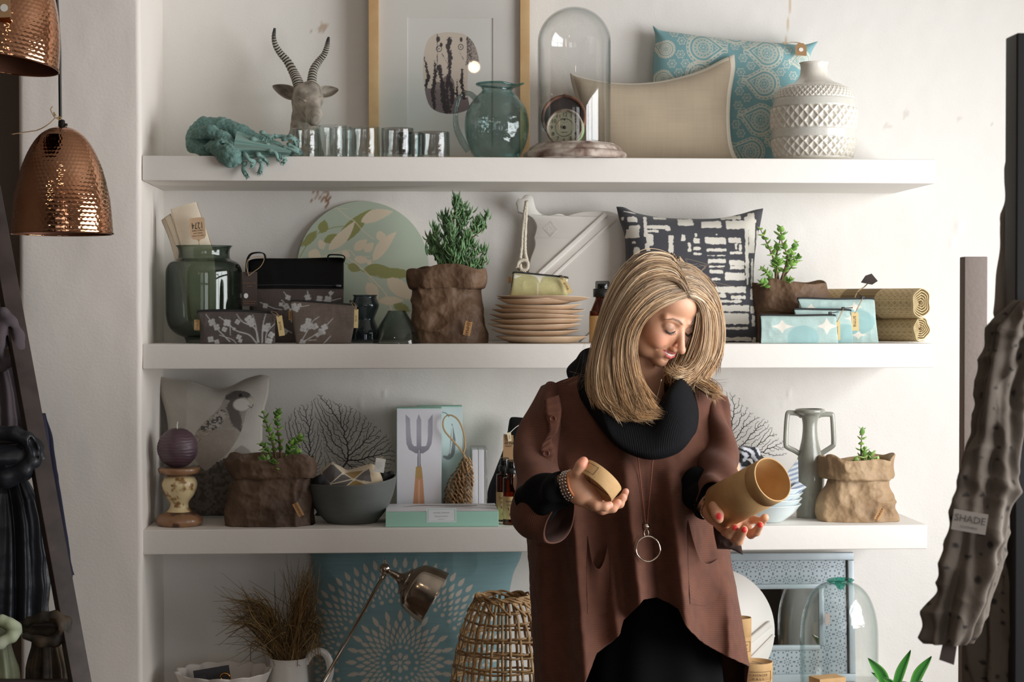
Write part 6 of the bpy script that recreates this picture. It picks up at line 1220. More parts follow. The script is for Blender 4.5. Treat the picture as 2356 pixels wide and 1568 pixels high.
g=G(); g.add([[a[0]+.001,YMb+.001,a[2]+.0004],[b[0]-.001,YMb+.001,a[2]+.0004],[b[0]-.001,4.394,a[2]+.0004],[a[0]+.001,4.394,a[2]+.0004]],np.array([[0,1,2,3]])); g.build('top_sheet',whitec,MB_,smooth=False)
g=G()
zl=a[2]+.0009
for pl,wd in (([(.04,.07),(.09,.10),(.14,.09),(.21,.085)],[.001,.005,.0025,.0025]),([(.13,.088),(.18,.075),(.215,.09)],[.0015,.0015,.003])):
    p_=spline([(a[0]+x,YMb+.03+y,zl) for x,y in pl],30); tube(g,p_,wd,6,flat=.1)
g.build('printed_secateurs',M('print_grey',(120,112,112),.6),MB_)
lab=facegrid(981,1050,1168.5,1201,YMb,lambda X,Y:paint(paint(np.broadcast_to(lin((222,226,228)),X.shape+(3,)).copy(),np.abs(np.maximum(np.abs(X-1015.5)/31,np.abs(Y-1184.7)/13.5)-1)*20-.9,lin((170,206,196)),1),((X*3).astype(int)%37<0),lin((0,0,0))),120,60); lab.build('paper_label',prn,MB_)
pi_=M('pale_print',(150,150,158),.7)
for py,t,sz in ((1179,'SOPHIE CONRAN',.0042),(1187,'Burgon & Ball',.0046),(1194,'SHEFFIELD',.003)): text(t,sz,P(1015.5,py,YMb-.0006),(1,0,0),(0,0,1),pi_,MB_,spacing=1.15)
# ---- raffia scrubber
RF=thing('raffia_scrubber','woven raffia scrubber with twine loop standing by the fork box','scrubber',(P(1052,1170,4.43)[0],4.43,Z3)); rg=np.random.default_rng(2); raf=M('raffia',(180,146,106),.8,var=(60,(130,98,64),1)); g=G()
def rsurf(u_,v_):  # u across -1..1, v 0..1 down
    hw=np.interp(v_,[0,.12,.35,.7,1],[6,14,28,33,34]); cx=np.interp(v_,[0,.2,.5,1],[1075,1068,1056,1051]); y=1052+v_*138; return P(cx+hw*u_,y,4.43-.026*np.sqrt(np.maximum(1-u_*u_,0))*np.interp(v_,[0,.3,1],[.3,.9,1]))
for row in range(15):
    v0=.03+row/15*.97; n=int(np.interp(v0,[0,.3,1],[3,6,8]))
    for k_ in range(n):
        uc=-1+2*(k_+.5)/n+rg.normal(0,.04); du=1.25/n
        for s_ in range(2):
            pts=[rsurf(np.clip(uc-du,-1,1),v0+.03+rg.normal(0,.006)),rsurf(np.clip(uc-du*.5,-1,1),v0-.025+rg.normal(0,.006))+[0,-.004,0],rsurf(np.clip(uc,-1,1),v0-.015)+[0,-.006,0],rsurf(np.clip(uc+du*.6,-1,1),v0+.03)+[0,-.004,0],rsurf(np.clip(uc+du,-1,1),v0+.05)+[0,.001,0],rsurf(np.clip(uc+du*.3,-1,1),v0+.07)]
            tube(g,np.array(pts)+rg.normal(0,.0008,3),.0017+.0005*rg.random(),6,seg=16,flat=.6)
g.build('woven_body',raf,RF)
g=G(); s=SDF(.004,.01); s.chain([rsurf(0,.1)+[0,.02,0],rsurf(0,.4)+[0,.026,0],rsurf(0,.97)+[0,.026,0]],[.004,.014,.018]); V,F=s.run(); V[:,2]=np.maximum(V[:,2],Z3+.0005); g.add(V,F); g.build('stuffing',M('raffia_core',(120,92,62),.9,bump=(('noise',150,.002),)),RF)
g=G(); lp=[P(x,y,4.40) for x,y in ((1074,1058),(1060,1035),(1040,1012),(1022,990),(1019,970),(1026,957),(1040,956),(1055,968),(1066,995),(1070,1025),(1066,1045),(1074,1058))]; tube(g,lp,.0013,7,seg=70); tube(g,np.array(lp)+[.0015,.0012,.001],.0012,7,seg=70); tube(g,[P(1074,1058,4.40),P(1082,1068,4.396),P(1088,1070,4.396)],.001,6); g.build('twine_loop',twine,RF)
# ---- wrapped white pack
WPk=thing('wrapped_pack','narrow white pack in clear cellophane behind the raffia scrubber','pack',(P(1105,1190,4.45)[0],4.45,Z3)); g=G(); a=P(1086,1034,4.43); b=P(1100,1034,4.43); d=P(1113,1034,4.43)
box(g,(a[0],4.43,Z3+.0005),(b[0]-.0005,4.52,a[2]),.001); box(g,(b[0]+.0005,4.43,Z3+.0005),(d[0],4.52,a[2]),.001); g.build('card_sleeve',whitec,WPk)
g=G(); box(g,(a[0]-.002,4.427,Z3+.0005),(d[0]+.009,4.523,a[2]+.004),.003); g.build('cellophane',M('cellophane',r=.05,glass=(.96,.96,.96),tint=(.7,.72,.74),bump=(('noise',60,.002),)),WPk)
# ---- black tote, label card, two pump bottles
BT=thing('black_pouch','black cloth pouch with cord tag and brown header card, behind the pump bottles','bag',(P(1170,1190,4.45)[0],4.45,Z3))
g=G(); pillow(g,[(1172,965),(1178,959),(1200,960),(1222,964)],[(1120,1190),(1170,1192),(1235,1190)],[(1172,965),(1162,1020),(1140,1080),(1122,1130),(1120,1190)],[(1222,964),(1226,1060),(1235,1190)],4.49,4.45,.03,60,80,.5,None,wr=.003,wsc=16,zmin=Z3,Tb=.02); g.build('pouch',blackc,BT)
g=G(); a=P(1157,998,4.418); b=P(1183,1062,4.418); prism(g,[(a[0],b[2]),(b[0],b[2]),(b[0]-.002,a[2]-.003),(a[0]+.0015,a[2])],(0,4.418,0),(1,0,0),(0,0,1),(0,-1,0),.001); g.build('header_card',kraft,BT,smooth=False)
text('arna',.013,P(1172,1018,4.4175),(1,0,0),(0,0,1),ink,BT); text('SWEET',.0055,P(1170,1026,4.4175),(1,0,0),(0,0,1),ink,BT)
g=G(); ex=unit((1,0,.25)); ey=unit((-.22,0,1)); prism(g,[(-.005,-.011),(.003,-.011),(.006,.011),(-.004,.010)],P(1172,1004,4.412),ex,ey,(0,-1,0),.0008); g.build('swing_tag',M('cream_tape',(220,206,172),.8),BT,smooth=False); text('arna',.005,P(1173,1005,4.4115),(.1,0,-1),(1,0,.1),ink,BT)
g=G(); tube(g,[P(1174,994,4.411),P(1190,980,4.42),P(1214,968,4.43)],.0007,6,seg=12); g.build('tag_string',white_card,BT)
pumpbottle('amber pump bottle behind the other on the third shelf, touching the black pouch',1161,4.335,19,1052,1056,1070,1082,1100,1204,(1130,1193),Z3,'amber pump bottles')
pumpbottle('amber pump bottle nearest the woman on the third shelf, in front of its twin',1177,4.265,20,1057,1061,1076,1088,1108,1210,(1140,1192),Z3,'amber pump bottles')
# ---- right of the woman: scarf roll, bowls, packet, two-handled vase, tan planter
s=SDF(.0028,.008); Ys=4.43; q=lambda x,y,d=0:P(x,y,Ys+d)
s.chain([q(1690,1095),q(1695,1060),q(1712,1040,-.02),q(1735,1042,-.02),q(1748,1062,-.02),q(1740,1085,-.03),q(1720,1095,-.03)],[.016,.017,.016,.015,.015,.014,.012]); s.chain([q(1700,1110),q(1690,1130),q(1700,1165)],[.024,.03,.035]); s.ell(q(1718,1070,.0),.016)
V,F=s.run(disp=lambda p_:.003*crumple(p_,26,4)); V[:,2]=np.maximum(V[:,2],Z3+.0005); n=fbm(V,26,2,3); pc=np.where(((V[:,0]*38+V[:,2]*30+n*.8)%1<.42)[:,None],lin((28,28,32)),lin((212,214,222))); g=G(); g.add(V,F,col=pc); tag(g.build('rolled_scarf',M('striped_scarf',attr=True,r=.7,sheen=.2)),'black and white scarf rolled up beside the woman, under the small sea fan','scarf')
porc=M('pale_celadon_porcelain',(212,222,222),.2,coat=.3); Yb=4.285
for i,(lb,py,hw) in enumerate((('lowest pale porcelain bowl of the stack, resting on the shelf',1196,78),('second pale porcelain bowl up in the stack',1180,80),('third pale porcelain bowl up in the stack',1166,82),('top pale porcelain bowl, carrying the blue striped packets',1152,85))):
    k=S(Yb); h=42*k; zb_=Z3+.0006+i*.0135; g=G(); lathe(g,(P(1766,1200,Yb)[0],Yb,zb_),shell(spline([(.032,0),(.036,.002),(hw*k*.75,h*.45),(hw*k,h)],30),.0022,.003),80); tag(g.build('porcelain_bowl',porc),lb,'bowl','pale porcelain bowls in a stack')
zt=Z3+.0006+3*.0135+42*S(Yb)
def strp(X,Y): return paint(np.broadcast_to(lin((214,220,222)),X.shape+(3,)).copy(),(((X*.35+Y)/11)%1<.45)&(X>1806),lin((140,156,182)))
for lb,corn,Yp in (('upper clear packet of blue striped paper leaning in the bowl stack',[(1796,1108),(1836,1056),(1838,1128),(1806,1150)],4.245),('lower clear packet of blue striped paper lying on the bowl stack',[(1800,1140),(1836,1106),(1856,1120),(1812,1156)],4.235)):
    pk=thing('paper_packet',lb,'packet',P(1815,1140,Yp)); XX,YY=coons([corn[0],corn[1]],[corn[3],corn[2]],[corn[0],corn[3]],[corn[1],corn[2]],50,50); Yd=Yp+(1130-YY)*.0006; A_=P(XX,YY,Yd); g=G(); g.add(A_,gridF(50,50)[:,::-1],col=strp(XX,YY).reshape(-1,3)); g.add(A_+[0,.003,0],gridF(50,50),col=lin((210,214,218))); g.build('printed_paper',prn,pk)
    g=G(); g.add(A_+[0,-.0016,0],gridF(50,50)[:,::-1]); g.build('clear_sleeve',MATS['cellophane'],pk)
YV=4.37; cel=M('celadon_crackle',(160,160,148),.2,coat=.35,var=(14,(138,138,128),.8),bump=(('vor',330,.0002),)); VT=thing('two_handled_vase','tall grey green crackle vase with two angular handles, beside the tan planter','vase',(P(1863,1190,YV)[0],YV,Z3))
c,p=lpx(1863,YV,[(29,1195),(31,1190),(31,1150),(30,1140),(30.5,1136),(33,1118),(33.5,1095),(31,1066),(25,1036),(19,1008),(17,985),(18,968),(22,956),(30,951),(34.5,948),(35,943),(32,940)],base=Z3+.0006); g=G(); lathe(g,c,np.vstack([shell(spline(p,120),.005,.01)]),96); g.build('body',cel,VT)
for hp in ([(1845,957),(1836,951),(1818,949),(1812,953),(1809,985),(1808,1020),(1812,1028),(1828,1036),(1842,1045)],[(1881,957),(1891,953),(1911,953),(1915,957),(1917,985),(1918,1018),(1915,1026),(1900,1036),(1886,1045)]):
    g=G(); tube(g,[P(x,y,YV) for x,y in hp],4.6*S(YV),12,seg=60,flat=1.3); g.build('handle',cel,VT)
TB_=paperbag('jade_planter','young jade sprout in a tan crumpled paper bag beside the two-handled vase',4.31,[(1206,1892,2058),(1198,1886,2062),(1175,1882,2062),(1150,1884,2054),(1130,1890,2046),(1112,1899,2038),(1098,1906,2032),(1090,1908,2032)],[(1100,1901,2046),(1094,1897,2050),(1075,1896,2049),(1056,1897,2047),(1050,1901,2044),(1056,1908,2038),(1070,1914,2032),(1074,1917,2030)],pap_tan,.60,Z3,.0065,51,((2023,1182),.0125,.03,.5,.074))
jade(TB_,4.30,[([(1984,1074,0),(1981,1040,-.01),(1982,1012,-.01),(1984,988,0)],6,.25,.0026),([(1990,1076,-.01),(1987,1050,-.02),(1990,1032,-.02)],5,.3,.0022),([(1996,1075,0),(2003,1056,-.02),(2006,1042,-.02)],4,.4,.002),([(1978,1076,-.02),(1970,1066,-.03),(1966,1058,-.03)],4,.4,.002),([(2000,1078,0),(2014,1066,-.01),(2020,1058,0)],3,.4,.002)],np.random.default_rng(6),((120,160,84),(176,204,116)),(.013,.022),.0074)
# ================================================================== bottom level
TEAL=lin((116,148,152)); CRM=lin((196,186,172))
def mandala(X,Y,u,v):
    c=TEAL*(1+.05*vn(np.stack([X*.02,Y*.3,0*X],-1),1))[...,None]; dx,dy=X-921,(Y-1514)*1.02; r=np.hypot(dx,dy); a=np.arctan2(dx,-dy)
    def ring(c,n,off,r0,r1,w,pw=.8):
        da=(((a/(2*math.pi)*n+off)%1)-.5)*2*math.pi/n*((r0+r1)/2); t=(r-r0)/(r1-r0); hw=w*np.sin(np.pi*np.clip(t,0,1)**pw); return paint(c,np.where((t>0)&(t<1),np.abs(da)-hw,9),CRM,1)
    def dots(c,n,off,rc,rd):
        da=(((a/(2*math.pi)*n+off)%1)-.5)*2*math.pi/n*rc; return paint(c,np.hypot(da,r-rc)-rd,CRM,1)
    c=paint(c,r-4.5,CRM,1); c=ring(c,8,.5,6,25,4.2,1.2); c=dots(c,16,.5,38,4)
    for n,off,r0,r1,w in ((32,.5,46,60,2.6),(32,0,56,72,3.2),(32,.5,67,86,3.8),(32,0,80,102,4.6),(24,.5,98,126,5.2)): c=ring(c,n,off,r0,r1,w)
    c=dots(c,44,.5,147,4.6)
    for n,off,r0,r1,w in ((64,.5,155,167,2.7),(64,0,164,178,3.1),(64,.5,174,190,3.5),(64,0,186,205,4.),(64,.5,200,223,4.6),(64,0,222,246,5.2)): c=ring(c,n,off,r0,r1,w,.7)
    return c
g=G(); pillow(g,[(706,1226),(850,1222),(1050,1222),(1210,1220)],[(724,1652),(900,1660),(1170,1652)],[(706,1226),(718,1300),(722,1420),(724,1652)],[(1210,1220),(1198,1280),(1178,1330),(1168,1420),(1170,1652)],4.50,4.47,.07,420,380,.5,mandala,colback=TEAL,wr=.003,wsc=7,seed=13,zmin=Z4,Tb=.03); tag(g.build('mandala_cushion',M('mandala_cotton',attr=True,r=.8,sheen=.15,bump=(('weave',3000,.0003),))),'large teal cushion with a cream petal mandala behind the bent metal lamp','cushion')
# ---- jug with dried grass
Yj=4.385; wht=M('white_glazed_ceramic',(222,218,212),.2,coat=.4); JG=thing('white_jug','plain white ceramic jug holding dried grass','jug',(P(664,1640,Yj)[0],Yj,Z4)); c,p=lpx(664,Yj,[(36,1640),(43,1620),(46,1580),(44,1545),(42,1520),(43,1511)],base=Z4+.0006); g=G(); lathe(g,c,shell(spline(p,50),.003,.006),80); g.build('body',wht,JG); g=G(); tube(g,[P(x,y,Yj) for x,y in ((703,1525),(716,1504),(735,1497),(752,1508),(760,1535),(754,1566),(738,1594),(706,1606))],[.006,.0065,.007,.0072,.0072,.0068,.006],14,seg=60,flat=1.3); g.build('handle',wht,JG)
g=G(); rg=np.random.default_rng(11); 
def blade(tip,ctl,col,r=.0011):
    b=P(664+rg.normal(0,13),1530,Yj+rg.normal(0,.014)); b[2]=min(b[2],P(664,1525,Yj)[2]); m=P(*ctl); t=P(*tip); pts=spline([b,b*.45+m*.55+[0,0,.006],m,t+rg.normal(0,.004,3)],13); pts[:,1]=np.minimum(pts[:,1],YW-.012); tube(g,pts,[r,r,r*.8,r*.3],4,col=col,caps=False)
pal=[lin((150,124,78)),lin((120,94,56)),lin((178,152,104)),lin((96,74,46)),lin((140,104,58))]
for (cx,cy,sx,sy,mx,my,n) in ((545,1390,30,28,600,1400,95),(520,1430,18,24,590,1430,50),(700,1340,20,30,690,1400,90),(720,1320,10,25,700,1400,40),(736,1440,12,28,715,1430,55),(610,1470,40,25,630,1450,60),(660,1400,25,40,660,1450,50),(720,1520,12,20,718,1460,30),(580,1500,30,30,610,1470,30)):
    for k in range(n): blade((np.clip(cx+rg.normal(0,sx),488,760),np.clip(cy+rg.normal(0,sy),1286,1580),Yj+rg.normal(0,.05)-.01),(mx+rg.normal(0,14),my+rg.normal(0,14),Yj+rg.normal(0,.035)),pal[rg.integers(5)]*rg.uniform(.8,1.15),rg.uniform(.0006,.0014))
for tx,ty in ((655,1275),(688,1282),(578,1330),(690,1300)):
    blade((tx,ty,Yj),(670,1400,Yj),pal[1]); 
tag(g.build('dried_grass',M('dry_grass',attr=True,r=.85)),'bunch of dry brown grass drooping out of the white jug','dried grass')
# ---- ruffled bowl with cards
Yr=4.32; g=G(); c,p=lpx(515,Yr,[(40,1640),(60,1630),(80,1600),(95,1570),(104,1543)],base=Z4+.0006); lathe(g,c,shell(spline(p,40),.0035,.005),200,disp=lambda T,s_,R,Z:.008*np.abs(np.sin(T*7))*np.clip((Z/p[-1][1])**2,0,1)); V=g.V[0]; V[:,2]+=.004*np.abs(np.sin(7*np.arctan2(V[:,1]-c[1],V[:,0]-c[0])))*np.clip((V[:,2]-c[2])/p[-1][1],0,1)**3; tag(g.build('ruffled_bowl',M('white_bisque',(206,198,190),.5)),'white bowl with ruffled rim at the bottom left corner','bowl')
dk=M('charcoal_card',(52,49,52),.6)
for lb,x0,x1,y0,y1,Yc,rot in (('larger charcoal jewellery card standing in the ruffled bowl',449,531,1536,1600,4.335,.16),('smaller charcoal jewellery card leaning at the left of the ruffled bowl',428,482,1560,1610,4.30,.4),('charcoal gift card lying across the front of the ruffled bowl',500,590,1563,1610,4.28,0)):
    q=P((x0+x1)/2,(y0+y1)/2,Yc); w=(x1-x0)/2*S(Yc); h=(y1-y0)/2*S(Yc); ca,sa=math.cos(rot),math.sin(rot); g=G(); prism(g,[(-w,-h),(w,-h),(w,h),(-w,h)],q,(ca,0,sa),(-sa,.1,ca),(0,-1,.1),.003,bev=.0005); tag(g.build('gift_card',dk,smooth=False),lb,'card')
g=G(); q=P(518,1557,4.318); tube(g,[q+np.array([.010*math.cos(t),-.001,.009*math.sin(t)]) for t in np.linspace(0,2*math.pi,40,endpoint=False)],.0026,10,closed=True); tag(g.build('gold_bangle',M('gold_metal',(214,160,84),.2,metal=1)),'small gold ring resting against the charcoal cards','ring')
# ---- adjustable lamp
YLm=4.235; st=M('antique_nickel',(186,174,160),.16,metal=1,var=(20,(150,136,122),.8)); LM=thing('reading_lamp','antique metal reading lamp with bell shade bent over in front of the mandala cushion','lamp',(P(712,1640,YLm)[0],YLm,Z4))
g=G(); jt=P(885,1308,YLm); bt=np.array([P(718,1640,YLm)[0],YLm,Z4+.02]); tube(g,[bt,P(880,1328,YLm)],.0042,14); g.build('pole',st,LM)
g=G(); lathe(g,(bt[0],YLm,Z4+.0006),[(.0001,0),(.075,0),(.076,.004),(.070,.010),(.03,.016),(.012,.022),(.008,.034),(.0001,.036)],64,sub=60); g.build('base',st,LM)
g=G(); ax=unit(P(885,1308,YLm)-bt); lathe(g,P(878,1332,YLm),[(.0045,0),(.0062,.002),(.0062,.005),(.005,.008),(.006,.016),(.0075,.018)],24,axis=ax); g.build('collar',st,LM)
g=G(); lathe(g,jt+[0,-.012,0],[(.0001,0),(.006,.0),(.0065,.002),(.0105,.003),(.0125,.007),(.0125,.017),(.0105,.021),(.0065,.022),(.0001,.024)],36,axis=(0,1,0)); tube(g,[jt,jt+[0,0,.024]],[.0015,.0012],8); g.build('swivel_joint',st,LM)
rc=P(999,1375,YLm-.012); sa=unit(rc-jt); L=np.linalg.norm(rc-jt); R=66*S(YLm)
pr=spline([(.0055,.010),(.006,.016),(.0075,.018),(.0085,.026),(.0105,.038),(.016,.045),(.021,.049),(.030,.054),(.033,.056),(.034,.060),(R*.72,.070),(R*.86,.082),(R*.955,L-.022),(R,L),(R*1.03,L+.001)],110); g=G(); lathe(g,jt,np.vstack([pr,[(max(r-.0012,1e-4),z) for r,z in pr[::-1]]]),96,axis=sa); g.build('shade',st,LM)
g=G(); lathe(g,jt+sa*(L-.052),spline([(.0001,.056),(.010,.053),(.0165,.044),(.0175,.034),(.012,.016),(.009,.0)],24)[::-1],32,axis=sa); g.build('bulb',M('frosted_bulb',(232,230,226),.25),LM)
# ---- bamboo basket
YBk=4.26; BK=thing('bamboo_basket','open-weave bamboo basket cloche standing beside the woman, at the bottom centre','basket',(P(1160,1640,YBk)[0],YBk,Z4)); bam=M('split_bamboo',(182,146,100),.55,var=(40,(134,100,62),1),bump=(('noise',150,.0005),)); 
def bk(t,th,dr=0):  # t 0 top ..1 bottom
    hw=np.interp(t,[0,.05,.12,.3,.55,.8,1],[64,72,82,100,114,124,130])*S(YBk)+dr; z=lerp(P(1160,1374,YBk)[2],Z4+.001,t); x0=P(1160,1640,YBk)[0]; return np.array([x0+hw*math.cos(th),YBk+hw*math.sin(th)*.92,z])
def strip(g,pts,w,t): 
    p=np.array(pts); ctr=np.array([P(1160,1640,YBk)[0],YBk]); k=len(p); tn=np.gradient(p,axis=0); tn/=np.linalg.norm(tn,axis=1)[:,None]; o=p-np.stack([np.full(k,ctr[0]),np.full(k,ctr[1]),p[:,2]],1); o/=np.linalg.norm(o,axis=1)[:,None]+1e-9; s_=np.cross(tn,o); s_/=np.linalg.norm(s_,axis=1)[:,None]
    V=np.stack([p+s_*w/2+o*t,p-s_*w/2+o*t,p-s_*w/2-o*t,p+s_*w/2-o*t],1).reshape(-1,3); g.add(V,[gridF(k,4,cv=True)[:,::-1],np.array([[0,1,2,3]]),np.array([[3,2,1,0]])+(k-1)*4])
n=30
for k in range(n):
    th=k*2*math.pi/n; g=G(); strip(g,[bk(t,th+.05*math.sin(k*2.1)*t,.0016*math.cos(t*34+k*math.pi)) for t in np.linspace(0.0,1,44)],.0062,.0011); g.build('rib',bam,BK)
for j,t in enumerate((.10,.20,.33,.36,.46,.49,.60,.63,.74,.77,.87,.90,.985)):
    g=G(); q=[bk(t+.008*math.sin(th*3+j),th,.0020*math.cos(th*n/2+j*math.pi)) for th in np.linspace(0,2*math.pi,150)]; strip(g,q,.0050,.0009); g.build('hoop',bam,BK)
for k in range(7):
    g=G(); q=[bk(.0+.018*math.sin(th*5.5+k*.9)+.01*(k%3-1),th,.004*math.cos(th*5.5+k*.9)-.002*k%.004) for th in np.linspace(k*.9,k*.9+2*math.pi*.95,150)]; strip(g,q,.0048,.001); g.build('woven_rim',bam,BK)
for k in range(14):
    th0=k*2*math.pi/14; g=G(); strip(g,[bk(.02+.11*t,th0+.36*t,.003) for t in np.linspace(0,1,14)],.005,.001); g.build('woven_rim',bam,BK)
# ---- pierced metal mirror
YMr=4.50; MR=thing('mirror','large mirror in a pierced grey metal frame leaning on the wall behind the glass jar','mirror',(P(1800,1640,YMr)[0],YMr,Z4)); zinc=M('pierced_zinc',attr=True,r=.38,metal=.35); zp=M('zinc_frame',(168,178,184),.35,metal=.35,var=(12,(186,194,198),.8))
x1=P(1967,1400,YMr)[0]; x0=x1-.60; zt=P(1900,1272,YMr)[2]; z0=Z4+.001; fy=lambda z:YMr+.035*(z-Z4)/.42
def mb(g,xa,xb,za,zb,d0,d1,bv=.002):
    h=G(); box(h,(xa,-d1,za),(xb,-d0,zb),bv); V=np.vstack(h.V); V[:,1]+=fy(V[:,2]); g.add(V,[f for f in h.F])
b1,b2,b3=.0195,.068,.0145
for nm,rc in (('outer_rail',[(x0,x1,zt-b1,zt),(x0,x1,z0,z0+b1)]),('outer_stile',[(x1-b1*.8,x1,z0+b1,zt-b1),(x0,x0+b1*.8,z0+b1,zt-b1)]),('inner_rail',[(x0+b1+b2,x1-b1-b2,zt-b1-b2-b3*.2,zt-b1-b2+b3*.7),(x0+b1+b2,x1-b1-b2,z0+b1+b2-b3*.7,z0+b1+b2+b3*.2)]),('inner_stile',[(x1-b1-b2-b3*.2,x1-b1-b2+b3*.7,z0+b1+b2,zt-b1-b2),(x0+b1+b2-b3*.7,x0+b1+b2+b3*.2,z0+b1+b2,zt-b1-b2)])):
    for q in rc: g=G(); mb(g,*q,0,.014 if 'outer' in nm else .010); g.build(nm,zp,MR)
def pierce(X,Z):
    c=np.broadcast_to(lin((178,188,194)),X.shape+(3,)).copy(); s_=.0335
    u=((X-x1+b1)/s_)%1-.5; v=((Z-zt+b1)/s_)%1-.5; r=np.hypot(u,v); a=np.arctan2(v,u); d=np.minimum(np.abs(r-.22)-.10+.16*np.abs(np.cos(4*a)),np.abs(r-.45)-.06+.09*np.abs(np.sin(4*a))); d=np.minimum(d,r-.035); dk=np.maximum(np.abs(u),np.abs(v)); 
    return paint(c,d,lin((66,74,82)),.05)
for k,(xa,xb,za,zb) in enumerate(((x0+b1,x1-b1,zt-b1-b2,zt-b1),(x1-b1-b2,x1-b1,z0+b1,zt-b1-b2),(x0+b1,x0+b1+b2,z0+b1,zt-b1-b2),(x0+b1+b2,x1-b1-b2,z0+b1,z0+b1+b2))):
    nu,nv=max(int((xb-xa)/.0012),2),max(int((zb-za)/.0012),2); XX,ZZ=np.meshgrid(np.linspace(xa,xb,nu),np.linspace(za,zb,nv),indexing='ij'); g=G(); g.add(np.stack([XX,fy(ZZ)-.005,ZZ],-1),gridF(nu,nv),col=pierce(XX,ZZ).reshape(-1,3)); g.build('pierced_panel',zinc,MR)
g=G(); mb(g,x0+b1+b2,x1-b1-b2,z0+b1+b2,zt-b1-b2,0,.004,0); g.build('mirror_glass',M('mirror_silver',(226,230,228),.015,metal=1),MR,smooth=False)
g=G(); mb(g,x0+.004,x1-.004,z0+.002,zt-.004,-.006,0,0); g.build('backing',M('grey_board',(150,140,128),.9),MR,smooth=False)
g=G(); q=P(1904,1423,4.488); box(g,(q[0]-.006,q[1]-.0006,q[2]-.014),(q[0]+.006,q[1],q[2]+.014)); g.build('price_sticker',M('pale_pink_paper',(220,196,188),.8),MR,smooth=False)
# ---- round white board
YRb=4.40; WB=thing('round_board','round white painted board with a slanting ridge leaning in front of the mirror','board',(P(1648,1640,YRb)[0],YRb,Z4)); R=142*S(YRb); nr=unit((.12,-1,.16)); ey=unit(np.array([0,.16,1.])); ex=np.cross(ey,nr); ex=unit(ex); ey=np.cross(nr,ex); ctr=P(1648,1470,YRb); ctr[2]=max(ctr[2],Z4+R*ey[2]+.003)
g=G(); prism(g,[(R*math.cos(t),R*math.sin(t)) for t in np.linspace(0,2*math.pi,90,endpoint=False)],ctr,ex,ey,nr,.016,bev=.002); g.build('board',wpaint,WB)
g=G(); a=ctr+ex*(R*.93)+ey*(R*.10)+nr*.004; b=ctr-ex*(R*.15)-ey*(R*.72)+nr*.004; obox(g,a,b,.016,.012,up=nr,bev=.004); g.build('ridge',wpaint,WB); g=G(); a=ctr+ex*(R*.98)-ey*(R*.10)+nr*.001; b=ctr+ex*(R*.2)-ey*(R*.82)+nr*.001; obox(g,a,b,.008,.006,up=nr,bev=.002); g.build('ridge',wpaint,WB)
# ---- big glass jar upside down
YDm=4.37; clg=M('pale_green_glass',r=.0,glass=(.985,.994,.991),tint=(.74,.84,.81),bump=(('noise',22,.002),)); g=G(); c,p=lpx(1930,YDm,[(84,1640),(88,1630),(89,1560),(89,1460),(86,1420),(78,1388),(66,1364),(50,1348),(34,1340),(22,1339)],base=Z4+.0006); lathe(g,c,shell(spline(p,70),.003,.006),110,disp=lambda T,s_,R,Z:.0012*np.sin(2*T+Z*20)); DJ=thing('glass_vessel','large clear round-shouldered glass vessel with a green twist on top, before the mirror','vessel',c); g.build('body',clg,DJ)
g=G(); z=c[2]+p[-1][1]; lathe(g,(c[0]+.003,YDm,z-.002),spline([(.024,0),(.030,.004),(.034,.007),(.030,.010),(.016,.004),(.008,-.012),(.0001,-.016)],40),60,disp=lambda T,s_,R,Z:R*.10*np.sin(2*T)); g.build('twisted_punt',M('green_glass_lump',r=.02,glass=(.35,.78,.66),tint=(.1,.45,.36),bump=(('noise',90,.003),)),DJ)
# ---- kraft tubes and box
krt=M('kraft_board',(196,158,108),.75,bump=(('noise',260,.0003),),var=(40,(182,142,94),.6)); kin=M('brown_ink',(96,70,46),.8)
def ktube(label,cx,Y,hw,ytop,l1,l2,lab=True):
    k=S(Y); z=P(cx,ytop,Y)[2]; x=P(cx,ytop,Y)[0]; root=thing('kraft_tube',label,'tube',(x,Y,Z4),'kraft paper tubes by the mirror'); R=hw*k; split=z-min(.045,(z-Z4)*.4)
    g=G(); lathe(g,(x,Y,Z4+.0006),[(.0001,0),(R*.985,0),(R*.985,split-Z4-.0006)],64); g.build('tube_body',krt,root)
    g=G(); lathe(g,(x,Y,split),[(R*.98,0),(R,.0005),(R,z-split-.0008),(R*.985,z-split),(R*.955,z-split),(R*.95,z-split-.003),(.0001,z-split-.003)],64); g.build('tube_lid',krt,root)
    g=G(); zz=z-.0028; tube(g,[(x-R*.5,Y-R*.2,zz),(x+R*.35,Y-R*.45,zz),(x-R*.1,Y+R*.3,zz)],.0006,5); g.build('lid_mark',kin,root)
    if lab:
        zl=split-.022 if z-Z4>.12 else z-.03; w=R*.75; hh=.012
        g=G(); th=lambda xx:-math.acos(max(min(xx/R,1),-1)); cp=lambda xx,dz:(x+(R+.0006)*math.cos(th(xx)),Y+(R+.0006)*math.sin(th(xx)),zl+dz)
        tube(g,[cp(-w+2*w*t,hh) for t in np.linspace(0,1,16)],.0005,5); tube(g,[cp(-w+2*w*t,-hh) for t in np.linspace(0,1,16)],.0005,5); tube(g,[cp(-w,-hh),cp(-w,hh)],.0005,5); tube(g,[cp(w,-hh),cp(w,hh)],.0005,5); g.build('label_frame',kin,root)
        for t,sz,dz in ((l1,w*.24,.004),(l2,w*.24,-.005)):
            tg=text(t,sz,(x,Y-R-.0003,zl+dz),(1,0,0),(0,0,1),kin,None,name=None,spacing=1.2); V=np.vstack(tg.V); a=(V[:,0]-x)/R; V[:,0]=x+(R+.0005)*np.sin(a); V[:,1]=Y-(R+.0005)*np.cos(a); tg.V=[V]; tg.build('lettering',kin,root,smooth=False)
ktube('tall slim kraft tube with framed label, behind the poncho hem',1703,4.33,26,1419,'SCAVENGER','W O O D S')
